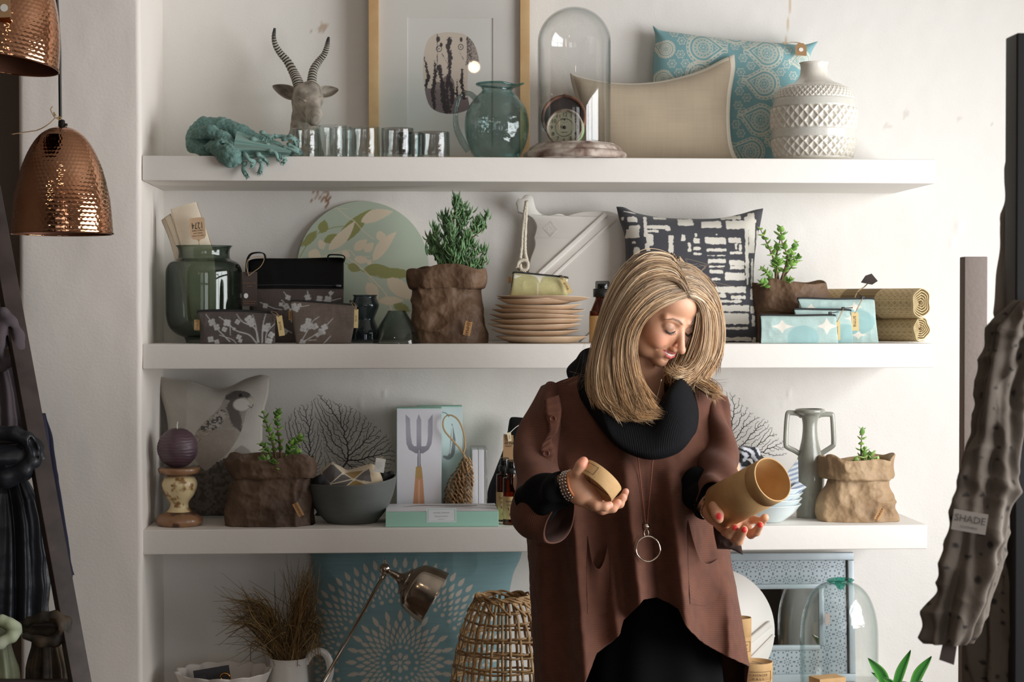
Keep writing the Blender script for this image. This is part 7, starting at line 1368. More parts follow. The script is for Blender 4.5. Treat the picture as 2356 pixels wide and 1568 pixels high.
ktube('short wide kraft tube with framed label, nearest the mirror',1737,4.27,41,1520,'SCAVENGER','H A L L')
ktube('small kraft tube with only its lid showing under the poncho hem',1662,4.24,26,1556,'SCAVENGER','H A L L',False)
g=G(); a=P(1886,1562,4.195); ex=unit((1,.35,0)); h=G(); box(h,(0,0,0),(.072,.048,a[2]-Z4-.001),.001); V=np.vstack(h.V); V=np.stack([a[0]+V[:,0]*ex[0]-V[:,1]*ex[1],a[1]+V[:,0]*ex[1]+V[:,1]*ex[0],Z4+.0006+V[:,2]],1); g.add(V,[f for f in h.F]); tag(g.build('kraft_box',krt),'small square kraft box standing in front of the large glass vessel','box')
# ---- sword-leaved plant
SW=thing('sword_leaf_plant','plant with upright pointed green leaves at the bottom right, in a pot below the frame','potted plant',(P(2065,1640,4.22)[0],4.22,Z4)); g=G(); xx=P(2065,1640,4.22)[0]; lathe(g,(xx,4.26,Z4+.0006),shell(spline([(.035,0),(.04,.004),(.045,.03),(.048,.04)],16),.003,.004),48); g.build('pot',wht,SW)
g=G(); lathe(g,(xx,4.26,Z4+.034),[(.044,0),(.0001,.002)],32); g.build('soil',soil,SW); g=G()
for i,(tx,ty,dy,w) in enumerate(((1996,1512,-.03,13),(2094,1494,.0,12),(2142,1508,.02,12),(2030,1556,-.05,8),(2004,1545,.03,7),(2122,1566,-.05,8),(2060,1572,-.06,8))):
    t=P(tx,ty,4.24+dy); b=np.array([P((2040,2062,2103,2052,2046,2085,2066)[i],1640,4.25)[0],4.26+dy*.3,Z4+.036]); p=spline([b,(b*.5+t*.5)+np.array([(b[0]-t[0])*.12,0,.0]),t],26); wv=w*S(4.24)*np.sin(np.pi*np.linspace(.22,.995,26))**.8; wv[-1]=.0004
    sd=unit(np.cross(unit(t-b),[.2*math.sin(i*2.),-1,0])); V=[]
    for off in (0,.0016):
        for q,ww in zip(p,wv):
            for s_ in (-1,-.5,0,.5,1): V.append(q+sd*ww*s_+np.array([0,abs(s_)*-.006+off,0]))
    V=np.array(V); f=gridF(26,5); cc=np.tile(np.array([lin((92,150,62)),lin((52,112,46)),lin((60,124,50)),lin((40,100,44)),lin((84,140,58))]),(52,1)); g.add(V,[f,f[:,::-1]+130],col=cc); 
    for e in (0,4): i_=np.arange(25)*5+e; g.F.append(np.stack([i_,i_+5,i_+135,i_+130],-1)+g.n-260); g.MI.append(0)
g.build('foliage',M('sword_leaf',attr=True,r=.3,coat=.1),SW)
# ================================================================== clothing rack, right foreground
YP_=2.55; bk_=M('blackened_steel',(30,28,30),.45); 
RK=thing('clothing_rack','black upright post of the clothing rack at the right edge','rack',(P(2350,800,YP_)[0],YP_,0)); a=P(2329,80,YP_)
g=G(); box(g,(a[0],YP_-.02,0),(a[0]+.045,YP_+.03,a[2]),.003); g.build('post',bk_,RK)
zr=P(2350,250,YP_)[2]; g=G(); tube(g,[(a[0]+.02,YP_+.005,zr),(a[0]+.9,YP_+.005,zr)],.009,12); g.build('rail',bk_,RK)
YQ=3.35; gp=M('grey_painted_post',(126,114,106),.7,bump=(('noise',120,.0005),)); a=P(2219,590,YQ); b=P(2273,590,YQ); g=G(); box(g,(a[0],YQ,0),(b[0],YQ+.03,a[2]),.002); tag(g.build('display_post',gp),'flat grey upright post standing behind the lace garment','post')
lace=M('lace_cloth',attr=True,r=.9,sheen=.03,bump=(('noise',90,.004),('weave',1200,.0008))); 
def lacec(V):
    n=fbm(V,9,3,1); c=lin((100,90,80))*(1+.18*n)[...,None]; k=V*np.array([46,46,40])+.35*np.stack([vn(V*30,4),vn(V*30,5),vn(V*30,6)],-1); d=np.linalg.norm(((k+.5*np.floor(k[...,2:3])%1)%1)-.5,axis=-1)
    return paint(c,d-.2-.05*n,lin((44,38,34)),.08)
GR=thing('lace_jacket','taupe eyelet lace jacket hanging on the black rack at the right edge, out of focus','jacket',(P(2330,1700,2.5)[0],2.5,P(2330,1640,2.5)[2]))
Yg=2.5
def lf(th,py): return .010*np.sin(5*th+.004*py)+.006*np.sin(11*th-.006*py)
g=G(); loft(g,[(1660,2236,2560),(1600,2238,2560),(1500,2226,2560),(1400,2230,2560),(1300,2250,2560),(1150,2275,2560),(1000,2290,2550),(860,2296,2540),(760,2310,2520),(700,2338,2500),(680,2370,2470)],Yg+.09,.32,200,2.2,k=220,crum=.007,csc=17,seed=4,foldf=lf,colf=lacec,cap=False); g.build('jacket_body',lace,GR)
g=G(); loft(g,[(1478,2142,2230),(1462,2136,2242),(1430,2140,2252),(1380,2152,2266),(1300,2172,2292),(1200,2192,2318),(1100,2216,2338),(1000,2240,2352),(900,2258,2366),(820,2275,2380),(760,2290,2396),(715,2315,2410),(690,2345,2420)],Yg-.02,.6,160,2.1,k=220,crum=.008,csc=19,seed=9,foldf=lambda th,py:.006*np.sin(4*th+.005*py)+.004*np.sin(9*th-.01*py),colf=lacec,cap=True); g.build('sleeve',lace,GR)
g=G(); ex=unit((1,-.25,-.16)); nr=unit((-.25,-1,.05)); nr=unit(nr-ex*nr.dot(ex)); ey=np.cross(nr,ex); o=P(2231,1200,Yg-.060); prism(g,[(-.023,-.014),(.023,-.014),(.023,.014),(-.023,.014)],o,ex,ey,nr,.001); g.build('woven_label',M('pale_grey_tape',(176,168,160),.8),GR,smooth=False); text('SHADE',.0135,o+ey*.003+nr*.0006,ex,ey,M('faded_ink',(92,84,82),.8),GR); text('CLOTHING',.0045,o-ey*.008+nr*.0006,ex,ey,M('faded_ink',(92,84,82),.8),GR,'small_print')
g=G(); o=P(2186,1488,Yg-.03); prism(g,[(-.011,-.020),(.010,-.023),(.008,.02),(-.010,.022)],o,unit((1,-.1,-.2)),unit((.2,0,1)),(0,-1,0),.0015); g.build('swing_tag',M('brown_card',(70,58,52),.8),GR,smooth=False)
g=G(); loft(g,[(900,2290,2380),(760,2290,2400),(690,2288,2400),(560,2302,2400),(440,2312,2400),(360,2322,2400),(290,2336,2400),(255,2340,2400)],2.60,.2,80,2.2,k=80,crum=.004,csc=14,seed=12,cap=False); tag(g.build('grey_shirt',M('grey_voile',(150,140,130),.9,sheen=.3)),'plain grey garment hanging behind the lace jacket and the black post','shirt')
# ================================================================== the woman
YH=3.75; psi,tht,rho=math.radians(42),math.radians(25),math.radians(5)
hf=np.array([math.sin(psi)*math.cos(tht),-math.cos(psi)*math.cos(tht),-math.sin(tht)]); r0=np.array([math.cos(psi),math.sin(psi),0]); u0=np.cross(hf,r0)
hu=u0*math.cos(rho)+r0*math.sin(rho); hr=r0*math.cos(rho)-u0*math.sin(rho); HO=P(1501,719,YH); HM=np.stack([hr,hf,hu])       # rows
hw_=lambda q:HO+np.asarray(q,float)/1000@HM                     # head millimetres -> world
hl_=lambda w:(np.asarray(w,float)-HO)@HM.T*1000
PE=thing('person','blonde woman in a brown poncho and black cowl, smiling down at an opened kraft tube','person',(P(1490,1500,3.78)[0],3.80,0))
skin=M('skin',attr=True,r=.45,sub=.12,spec=.4,bump=(('noise',700,.00012),))
SK=lin((214,160,128))
# ---- head and neck
mm=.001; s=SDF(.0015,.010)
def E(c,r,k=None,op=1): s.ell(np.array(c)*mm,np.array(r,float)*mm,k and k*mm,op)
def Cn(a,b,ra,rb,k=None,op=1): s.cone(np.array(a)*mm,np.array(b)*mm,ra*mm,rb*mm,k and k*mm,op)
def Ch(pts,rad,k=None,op=1):
    for i in range(len(pts)-1): Cn(pts[i],pts[i+1],rad[i],rad[i+1],k,op)
E((0,-10,34),(71,90,78)); E((0,46,44),(54,44,40),14); E((0,36,-14),(57,52,56),14); E((0,36,-52),(45,42,34),16); E((0,66,-78),(15,14,13),14)
for q in (-1,1):
    E((36*q,58,-22),(21,20,19),12); E((33*q,66,-36),(15,14,13),12); Cn((12*q,82,16),(42*q,68,17),7.5,6,10); Cn((30*q,36,-62),(50*q,4,-34),16,14,16)
E((0,70,-54),(27,15,16),10)
Cn((0,80,8),(0,102,-31),6.5,7.6,8); E((0,104.5,-36),(8.6,9,8),6); 
for q in (-1,1):
    E((30*q,92,2),(14,11,9),8,-1); E((30*q,71.5,-1),(14.5,13.5,12.5),3)
    E((10.5*q,94,-40),(6.6,8,6),5); E((5.5*q,101,-45.5),(3,4.5,2.4),2,-1)
    Ch([(18*q,88,4),(30*q,88,8),(42*q,78,4.5)],[.7,.8,.6],2.4,-1); Ch([(16*q,91,-37),(26*q,82,-42),(32*q,73,-52)],[.5,.6,.4],4,-1)
Ch([(-26,72.5,-47.5),(-11,84.5,-50.5),(-3,86.8,-49.6),(0,86.4,-50),(3,86.8,-49.6),(11,84.5,-50.5),(26,72.5,-47.5)],[1.4,2.9,3.1,2.8,3.1,2.9,1.4],3); Ch([(-24,73.5,-49.5),(-11,83.5,-58.5),(0,85.2,-60.5),(11,83.5,-58.5),(24,73.5,-49.5)],[1.4,3.4,3.9,3.4,1.4],3)
Ch([(-22,77.5,-49.3),(-11,87.5,-54),(0,90,-55.2),(11,87.5,-54),(22,77.5,-49.3)],[.7,2.0,2.4,2.0,.7],1.4,-1)
E((0,80,-69),(12,5,2.2),5,-1)
n0=np.array([0,-22,-45.])*mm; n1=hl_(P(1470,985,3.83))*mm; s.cone(n0,n1,.050,.058,.02); s.cone(np.array([0,-2,-52.])*mm,hl_(P(1474,960,3.81))*mm,.034,.042,.012)
V,F=s.run(); L_=V*1000
a_,b_,c_=L_.T; col=np.broadcast_to(SK,V.shape).copy(); n=fbm(L_,.05,2,2)
def blob(c,x,y,z,rx,rz,cl,k,yr=30): d=np.hypot((a_-x)/rx,(c_-z)/rz); m=np.clip(1-d,0,1)**.8*k*(b_>y-yr); return c+(lin(cl)-c)*m[:,None]
for q in (-1,1): col=blob(col,38*q,60,-28,30,24,(206,132,108),.55); col=blob(col,30*q,80,3,20,12,(150,112,92),.85); col=blob(col,30*q,80,-1,18,6,(122,92,78),.5)
col=blob(col,0,104,-38,14,12,(208,136,112),.5); col=col*(1+.03*n)[:,None]
am=np.abs(a_); up=-52.8-.0012*a_**2*0+.0045*np.clip(25-am,0,25)*-.0; top=np.interp(am,[0,3,11,25],[-47.,-46.2,-47.6,-46.5]); bot=np.interp(am,[0,11,24],[-64.6,-62.4,-49.8]); lip=(b_>70)&(c_<top)&(c_>bot)&(am<26); col=np.where(lip[:,None],lin((196,98,92)),col)
tt=np.interp(am,[0,10,21],[-53.0,-51.8,-48.8]); tb=np.interp(am,[0,10,21],[-57.4,-56,-49.6]); te=(b_>70)&(c_<tt)&(c_>tb)&(am<18); col=np.where(te[:,None],lin((236,226,214))*(1-.35*(np.abs((am/5.2)%1-.5)>.42))[:,None],col); col=np.where(((b_>70)&(c_<tt)&(c_>tb)&(am>=18)&(am<21.5))[:,None],lin((120,50,46)),col)
for q in (-1,1):
    d=pld(a_*q,c_,[(11,14),(22,19.5),(34,20.5),(47,14)],[1.8,2.6,2.1,.8]); m=np.clip(.5-d/1.4,0,1)*(b_>50)*.9; col=col+(lin((112,80,58))-col)*m[:,None]
hair_l=np.interp(am,[0,30,50,64,75],[74,70,52,20,-10]); sc=(c_>hair_l-(b_-60)*.15)&(b_<94); sc|=(b_<15)&(c_>-45); col=np.where(sc[:,None],lin((120,88,58)),col)
body=G(); body.add(HO+V@HM,F,col=col)
def surf(a,c):
    m=(np.abs(a_-a)<2.2)&(np.abs(c_-c)<2.2); return b_[m].max() if m.any() else 75.
lash=G()
for q in (-1,1):
    pts=[(x*q,surf(x*q,z)+.4,z) for x,z in ((17,-3.5),(22,-7.2),(29,-9.2),(36,-8.2),(43,-4.0))]; tube(lash,[hw_(p_) for p_ in pts],[.0007,.0017,.0019,.0017,.0008],6,seg=24)
    for t in np.linspace(.12,1,16):
        p_=spline(pts,40)[int(t*39)]; tube(lash,[hw_(p_),hw_(p_+[q*(t-.3)*3,4.,-2.6]),hw_(p_+[q*(t-.3)*5,6.,-2.6])],[.0004,.0003,.00012],4)
lash.build('eyelashes',M('dark_lash',(38,28,24),.6),PE)
# ---- hands
YLh=3.45; q=lambda x,y,d=0:P(x,y,YLh+d)
sL=SDF(.0017,.006)
sL.chain([q(1250,1140,.06),q(1304,1116,.01),q(1322,1112,0)],[.031,.025,.0235]); sL.chain([q(1322,1112,0),q(1338,1132,.0)],[.0235,.025],.01)
sL.chain([q(1336,1128,.004),q(1362,1150,.012)],[.024,.020],.012); sL.chain([q(1340,1140,.03),q(1375,1158,.045)],[.02,.016],.012)
sL.chain([q(1326,1106,-.012),q(1331,1086,-.022),q(1337,1070,-.026),q(1343,1060,-.024)],[.0135,.0105,.0095,.0085],.008)
for pts,r in (([(1348,1146,-.008),(1372,1163,-.022),(1392,1165,-.024),(1402,1161,-.022)],9),([(1354,1156,.006),(1386,1172,-.004),(1410,1168,-.006),(1422,1156,-.006)],9.2),([(1366,1156,.028),(1402,1168,.022),(1426,1158,.018),(1434,1143,.016)],8.8),([(1378,1154,.048),(1412,1158,.044),(1433,1145,.038),(1440,1130,.034)],7.8)):
    sL.chain([q(*p_) for p_ in pts],[r*1.06*mm,r*mm,r*.94*mm,r*.82*mm],.004)
Vl,Fl=sL.run(); cl=np.broadcast_to(SK,Vl.shape).copy()*(1+.05*fbm(Vl,60,2,3))[:,None]
def near(V,c,p_,rad,cc,k=.8): d=np.linalg.norm(V-p_,axis=1); m=np.clip((rad-d)/(rad*.35),0,1)*k; return c+(lin(cc)-c)*m[:,None]
for p_ in ((1403,1161,-.028),(1423,1155,-.012),(1435,1141,.012),(1441,1128,.03)): cl=near(Vl,cl,q(*p_),.0075,(232,164,142))
cl=near(Vl,cl,q(1343,1061,-.03),.016,(228,140,116),.6); body.add(Vl,Fl,col=cl)
YRh=3.50; w_=lambda x,y,d=0:P(x,y,YRh+d)
TA=unit((.485,-.777,.403)); TM=P(1778,1102,3.44); TR=.0445; TL=.155; TBs=TM-TA*TL
sR=SDF(.0017,.006)
sR.chain([w_(1610,1140,.14),w_(1636,1160,.09),w_(1650,1176,.07)],[.031,.025,.0235]); sR.chain([w_(1650,1176,.07),w_(1672,1198,.09)],[.026,.024],.012); sR.chain([w_(1672,1198,.09),w_(1712,1204,.09)],[.022,.018],.012)
sR.chain([w_(1642,1158,.05),w_(1647,1166,.022),w_(1651,1182,.008),w_(1654,1193,.004)],[.0155,.0118,.0105,.0088],.008)
for pts,r in (([(1672,1200,.075),(1670,1222,.045),(1678,1228,.018),(1690,1214,.003)],9.6),([(1692,1204,.08),(1690,1236,.045),(1699,1243,.014),(1711,1218,-.008)],9.8),([(1712,1202,.085),(1728,1228,.05),(1740,1222,.02),(1748,1208,.0)],9.0),([(1725,1190,.09),(1752,1200,.06),(1760,1190,.045)],8.2)):
    sR.chain([w_(*p_) for p_ in pts],[r*1.05*mm,r*mm,r*.96*mm,r*.84*mm][:len(pts)],.004)
Vr,Fr=sR.run(); cr=np.broadcast_to(SK,Vr.shape).copy()*(1+.05*fbm(Vr,60,2,4))[:,None]
for p_ in ((1692,1213,-.007),(1713,1218,-.018),(1750,1206,-.009),(1655,1187,-.006)): cr=near(Vr,cr,w_(*p_),.0088,(206,44,40),1.)
body.add(Vr,Fr,col=cr)
# ---- trunk, arms and legs under the clothes
X0=P(1490,1000,3.82)[0]; Yt=3.83; s=SDF(.009,.04); v3=lambda x,y,z:np.array([X0+x,Yt+y,z])
s.cone(v3(-.08,.03,1.20),v3(.08,.03,1.20),.06,.06); s.cone(v3(0,.02,1.2),v3(0,0,1.0),.095,.085); s.cone(v3(-.03,0,.90),v3(.03,0,.90),.085,.085); s.cone(v3(-.02,-.0,1.24),P(1475,950,3.82),.07,.058)
for q in (-1,1): s.chain([v3(.055*q,0,.86),v3(.07*q,-.02,.48),v3(.085*q,0,.09)],[.062,.05,.038]); s.chain([v3(.085*q,0,.07),v3(.095*q,-.13,.045)],[.042,.036])
s.chain([v3(-.13,.02,1.2),P(1232,1110,3.72),P(1252,1140,3.54)],[.045,.036,.032]); s.chain([v3(.11,.02,1.2),P(1652,1080,3.76),P(1612,1140,3.66)],[.045,.036,.032])
V,F=s.run(); body.add(V,F,col=np.broadcast_to(SK,V.shape)); body.build('body',skin,PE)
# ---- black knit dress, leggings, shoes
bknit=M('black_rib_knit',(15,15,18),.88,spec=.15,bump=(('ribv',70*6.28,.0012),('noise',700,.0003))); bl2=M('black_jersey',(12,12,14),.9,spec=.15,bump=(('noise',600,.0004),))
g=G(); loft(g,[(2050,1400,1640),(1900,1384,1662),(1700,1340,1676),(1568,1348,1668),(1450,1366,1655),(1300,1395,1640),(1100,1390,1625),(1000,1384,1610),(950,1402,1575),(930,1416,1556),(918,1424,1548)],3.83,.86,120,2.2,k=90,foldf=lambda th,py:.004*np.sin(9*th),cap=False); g.build('dress',bl2,PE)
for q in (-1,1):
    g=G(); tube(g,[v3(.088*q,0,.66),v3(.086*q,-.02,.47),v3(.085*q,.01,.28),v3(.085*q,0,.08)],[.08,.062,.062,.046],24,seg=24); g.build('legging',bl2,PE)
    g=G(); s=SDF(.006,.02); s.chain([v3(.085*q,.02,.07),v3(.09*q,-.06,.045),v3(.096*q,-.15,.036)],[.05,.046,.036]); V,F=s.run(); V[:,2]=np.maximum(V[:,2],.001); g.add(V,F); g.build('shoe',M('black_leather',(20,18,18),.4),PE)
# ---- poncho
pknit=M('brown_rib_knit',(98,58,41),.9,sheen=.03,var=(30,(80,46,33),.6),bump=(('ribv',21*6.28,.0004),('noise',500,.0003)))
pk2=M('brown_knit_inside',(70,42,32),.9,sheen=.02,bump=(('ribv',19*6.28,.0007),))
PR=np.array([(832,1350,1598,.34),(850,1302,1632,.40),(880,1257,1648,.42),(905,1243,1655,.46),(950,1224,1666,.53),(1000,1210,1676,.60),(1060,1200,1688,.66),(1110,1198,1694,.70),(1150,1202,1690,.75),(1200,1209,1682,.75),(1260,1214,1678,.76),(1300,1216,1682,.76),(1350,1219,1694,.76),(1400,1222,1702,.76),(1480,1226,1715,.76),(1530,1228,1725,.76),(1600,1232,1716,.76),(1680,1236,1706,.76)],float); YPc=3.80
rid=[((1000,1432),(1390,1474),26,.058),((1050,1542),(1390,1572),24,.056),((1040,1310),(1568,1346),24,.046),((1180,1652),(1530,1702),28,.034),((1190,1395),(1440,1420),15,.016),((1010,1625),(1160,1600),22,.02),((960,1285),(1120,1250),20,.02),((1200,1235),(1568,1250),18,.014),((930,1650),(1100,1672),10,.010)]
def pfold(px,py):
    d=0
    for (y0,x0),(y1,x1),sg,am in rid:
        t=np.clip((py-y0)/(y1-y0),0,1.3); c=x0+(x1-x0)*t; d=d+am*sstep(y0-30,y0+170,py)*np.exp(-((px-c)/sg)**2)
    return d-.012*sstep(1050,1300,py)*np.exp(-((px-1508)/22)**2)
def ponY(px,py):
    r=[np.interp(py,PR[:,0],PR[:,k]) for k in (1,2,3)]; cx=(r[0]+r[1])/2; hw=(r[1]-r[0])/2; ex=np.clip((px-cx)/hw,-1,1); ey=(1-np.abs(ex)**2.3)**(1/2.3); return YPc-hw*S(YPc)*r[2]*ey-pfold(px,py)*np.sqrt(ey)
nth,nv=420,300; half=nth//2; e1=np.cos(np.linspace(math.pi,0,half)); th=np.concatenate([np.linspace(math.pi,2*math.pi,half,endpoint=False),np.linspace(0,math.pi,nth-half,endpoint=False)])
cx0=1478; hemx=[1228,1330,1346,1375,1432,1446,1484,1500,1530,1560,1582,1592,1622,1660,1700,1726]; hemy=[1640,1610,1565,1502,1462,1426,1394,1378,1374,1388,1402,1442,1474,1499,1520,1532]
v=np.linspace(0,1,nv); sq=2.3; ex=np.sign(np.cos(th))*np.abs(np.cos(th))**(2/sq); ey=np.sign(np.sin(th))*np.abs(np.sin(th))**(2/sq)
fr=np.sin(th)<0; hx=1477+ex*249; hem=np.where(fr,np.interp(hx,hemx,hemy),1640.); 
tp=np.where(fr,np.interp(hx,[1228,1300,1345,1400,1490,1580,1640,1726],[900,858,856,930,1000,955,880,905]),832+(np.abs(ex)**3)*68); py=tp[:,None]+(hem-tp)[:,None]*v[None]; r_=[np.interp(py,PR[:,0],PR[:,k]) for k in (1,2,3)]; cx=(r_[0]+r_[1])/2; hw=(r_[1]-r_[0])/2; px=cx+hw*ex[:,None]
yy=YPc+hw*S(YPc)*r_[2]*ey[:,None]-np.where(fr[:,None],pfold(px,py)*np.abs(ey[:,None])**.5,-.008*np.sin(px/28)*sstep(1000,1300,py)*np.abs(ey[:,None]))
PV=P(px,py,yy); PV+=.0012*np.stack([vn(PV*60,k) for k in range(3)],-1)
uv=np.stack([np.broadcast_to(np.linspace(0,1,nth)[:,None],px.shape),(py-832)/300.],-1)
g=G(); Fp=gridF(nth,nv,cu=True); g.add(PV,Fp,uv=uv); 
cen=np.stack([P(cx,py,YPc)[...,0],np.full(px.shape,YPc),PV[...,2]],-1); inn=PV+(cen-PV)/np.linalg.norm(cen-PV,axis=-1)[...,None]*.0035; g.add(inn,Fp[:,::-1],uv=uv)
i=np.arange(nth); j=(i+1)%nth; n=nth*nv; g.F.append(np.stack([i*nv+nv-1,j*nv+nv-1,j*nv+nv-1+n,i*nv+nv-1+n],-1)); g.MI.append(0)
PO=g.build('poncho',pknit,PE)
if PO.data.polygons[nv*50].normal.dot(Vector((0,-1,0)))<0 and False: pass
def sleeve(pts,rad,name,flat=1.,rib=0,inside=pk2,seg=70,seed=0,fold=.006,mat=pknit):
    p=spline([P(x,y,d) for x,y,d in pts],seg); k=seg; r=np.interp(np.linspace(0,1,k),np.linspace(0,1,len(rad)),rad); t,a,b=frames(p); n=64; th=np.linspace(0,2*math.pi,n,endpoint=False); L=np.linspace(0,1,k)[:,None]
    rr=r[:,None]*(1+ .05*np.sin(2*th+seed))+fold*np.sin(L*16+np.cos(th)*2.2+seed)*np.sin(L*math.pi)**.5+.004*np.sin(3*th+8*L+seed)
    V=p[:,None]+rr[...,None]*(np.cos(th)[None,:,None]*a[:,None]+flat*np.sin(th)[None,:,None]*b[:,None]); g=G(); f=gridF(k,n,cv=True); uv=np.stack([L+0*th,np.broadcast_to(L*r.max()*0+np.linspace(0,1,k)[:,None]*1.3,(k,n))],-1); g.add(V,f[:,::-1],uv=uv); V2=p[:,None]+(V-p[:,None])*.94; g.add(V2,f,uv=uv,mi=1)
    i=np.arange(n)+(k-1)*n; j=np.roll(i,-1); g.F.append(np.stack([i,j,j+k*n,i+k*n],-1)); g.MI.append(0); return g.build(name,[mat,inside],PE)
K=S(3.6)
sleeve([(1270,892,3.77),(1245,980,3.72),(1236,1080,3.65),(1236,1140,3.58),(1252,1180,3.535),(1290,1196,3.51)],[.022,.040,.044,.050,.056,.050],'sleeve',seed=1)
sleeve([(1648,915,3.78),(1654,1000,3.74),(1658,1070,3.68),(1652,1120,3.62),(1642,1150,3.575)],[.02,.034,.040,.042,.037],'sleeve',seed=4)
sleeve([(1236,1150,3.545),(1262,1137,3.50),(1290,1123,3.468),(1307,1115,3.455)],[.043,.039,.033,.0285],'undersleeve',seed=2,fold=.003,mat=bl2,inside=bl2); sleeve([(1605,1125,3.66),(1624,1146,3.615),(1636,1160,3.588)],[.046,.037,.031],'undersleeve',seed=5,fold=.002,mat=bl2,inside=bl2)
g=G(); pillow(g,[(1640,1175),(1668,1200),(1690,1222)],[(1650,1262),(1680,1268),(1702,1284)],[(1640,1175),(1642,1220),(1650,1262)],[(1690,1222),(1704,1250),(1709,1276)],3.62,3.60,.012,40,40,.5,None,wr=.003,wsc=30); g.build('cuff_flap',pk2,PE)
# pockets, placket, buttons
for nm,tp,bt,lf_,rt in (('pocket',[(1583,1196),(1592,1240),(1606,1280),(1626,1294),(1652,1284)],[(1588,1388),(1620,1392),(1652,1376)],[(1583,1196),(1583,1290),(1588,1388)],[(1652,1284),(1658,1330),(1652,1376)]),('pocket',[(1352,1232),(1360,1285),(1374,1305),(1388,1286),(1400,1240)],[(1352,1410),(1375,1415),(1402,1405)],[(1352,1232),(1350,1320),(1352,1410)],[(1400,1240),(1402,1320),(1402,1405)])):
    nu=nv_=50; XX,YY=coons(tp,bt,lf_,rt,nu,nv_); u=np.linspace(-1,1,nu)[:,None]; v=np.linspace(0,1,nv_)[None,:]; A_=P(XX,YY,ponY(XX,YY)); A_[...,1]-=.0012+.020*(1-u**2)*(1-v)**1.2; g=G(); f=gridF(nu,nv_); uvp=np.stack([u*.1+0*v,.3*v+0*u],-1); g.add(A_,f[:,::-1],uv=uvp); B_=A_.copy(); B_[...,1]+=.003; g.add(B_,f,uv=uvp); i=np.arange(nu-1)*nv_; g.F.append(np.stack([i,i+nv_,i+nv_+nu*nv_,i+nu*nv_],-1)); g.MI.append(0); g.build(nm,pknit,PE)
g=G(); nu,nv_=20,70; v=np.linspace(0,1,nv_)[None,:]; u=np.linspace(-1,1,nu)[:,None]; XX,YY=coons([(1252,918),(1286,908)],[(1236,1078),(1264,1082)],[(1252,918),(1254,950),(1262,990),(1242,1030),(1244,1055),(1236,1078)],[(1286,908),(1292,945),(1284,990),(1270,1010),(1277,1045),(1264,1082)],nu,nv_)
Yd=np.interp(YY,[900,950,1000,1050,1085],[3.690,3.668,3.652,3.628,3.606])-.007*(1-u**6)-.0012*np.sin(v*70); A_=P(XX,YY,Yd); f=gridF(nu,nv_); uvp=np.stack([u*.02+0*v,.5*v+0*u],-1); g.add(A_,f[:,::-1],uv=uvp); g.add(A_+[0,.004,0],f,uv=uvp); g.build('button_placket',pknit,PE)
for x,y in ((1272,963),(1257,1043)):
    g=G(); o=P(x,y,float(np.interp(y,[900,950,1000,1050,1085],[3.690,3.668,3.652,3.628,3.606]))-.008); lathe(g,o,[(.0001,.0012),(.0035,.001),(.0050,.0026),(.0066,.0028),(.0074,.0014),(.0070,0),(.0001,0)],32,axis=(-.25,-1,.1)); bt=g.build('button',M('brown_horn_button',(104,58,44),.35,coat=.3),PE)
    g=G()
    for dx,dz in ((-.0014,-.0014),(.0014,-.0014),(-.0014,.0014),(.0014,.0014)): tube(g,[o+np.array([dx,-.0016,dz]),o+np.array([dx,-.0006,dz])],.0007,6)
    g.build('button_thread',M('dark_thread',(30,18,16),.9),PE)
# ---- cowl
YCo=3.78
ring=lambda R_:spline([P(x,y,YCo+d-(.03 if d<-.05 else 0)) for x,y,d in R_]+[P(*R_[0][:2],YCo+R_[0][2])],181)[:-1]
R1=ring([(1570,874,.01),(1545,835,.07),(1480,815,.10),(1410,820,.07),(1385,850,.02),(1405,915,-.05),(1448,955,-.085),(1498,952,-.095),(1530,904,-.08),(1554,874,-.045)])
R2=ring([(1586,866,.02),(1552,812,.09),(1480,792,.13),(1395,796,.09),(1342,812,.03),(1376,895,-.075),(1430,960,-.125),(1500,985,-.145),(1546,905,-.12),(1574,874,-.06)])
R3=ring([(1606,915,.01),(1570,830,.12),(1480,800,.16),(1375,808,.12),(1320,838,.02),(1376,945,-.105),(1420,1015,-.16),(1497,1040,-.18),(1574,1000,-.15),(1605,955,-.07)])
R4=ring([(1602,990,.0),(1580,880,.10),(1480,850,.15),(1345,845,.10),(1304,860,.01),(1378,980,-.09),(1426,1032,-.14),(1494,1057,-.155),(1560,1042,-.135),(1597,1000,-.07)])
R5=ring([(1585,985,.02),(1565,890,.09),(1480,860,.13),(1360,860,.10),(1322,872,.03),(1392,970,-.07),(1436,1015,-.11),(1494,1035,-.125),(1550,1020,-.11),(1582,990,-.05)])
nr2=64; CV=np.stack([spline(np.stack([R1[i],R2[i],R3[i],R4[i],R5[i]]),nr2) for i in range(180)],0)
cu=np.linspace(0,2*math.pi,180,endpoint=False)[:,None]; CV[...,1]-=.006*np.sin(np.linspace(0,9,nr2))[None]*np.clip(np.sin(cu*1+1.0),-1,1)*np.sin(np.linspace(0,math.pi,nr2))[None]
g=G(); uv=np.stack([np.broadcast_to(cu/(2*math.pi),(180,nr2)),np.broadcast_to(cu/(2*math.pi)*.9,(180,nr2))],-1); f=gridF(180,nr2,cu=True); g.add(CV,f,uv=uv); g.build('cowl',bknit,PE)
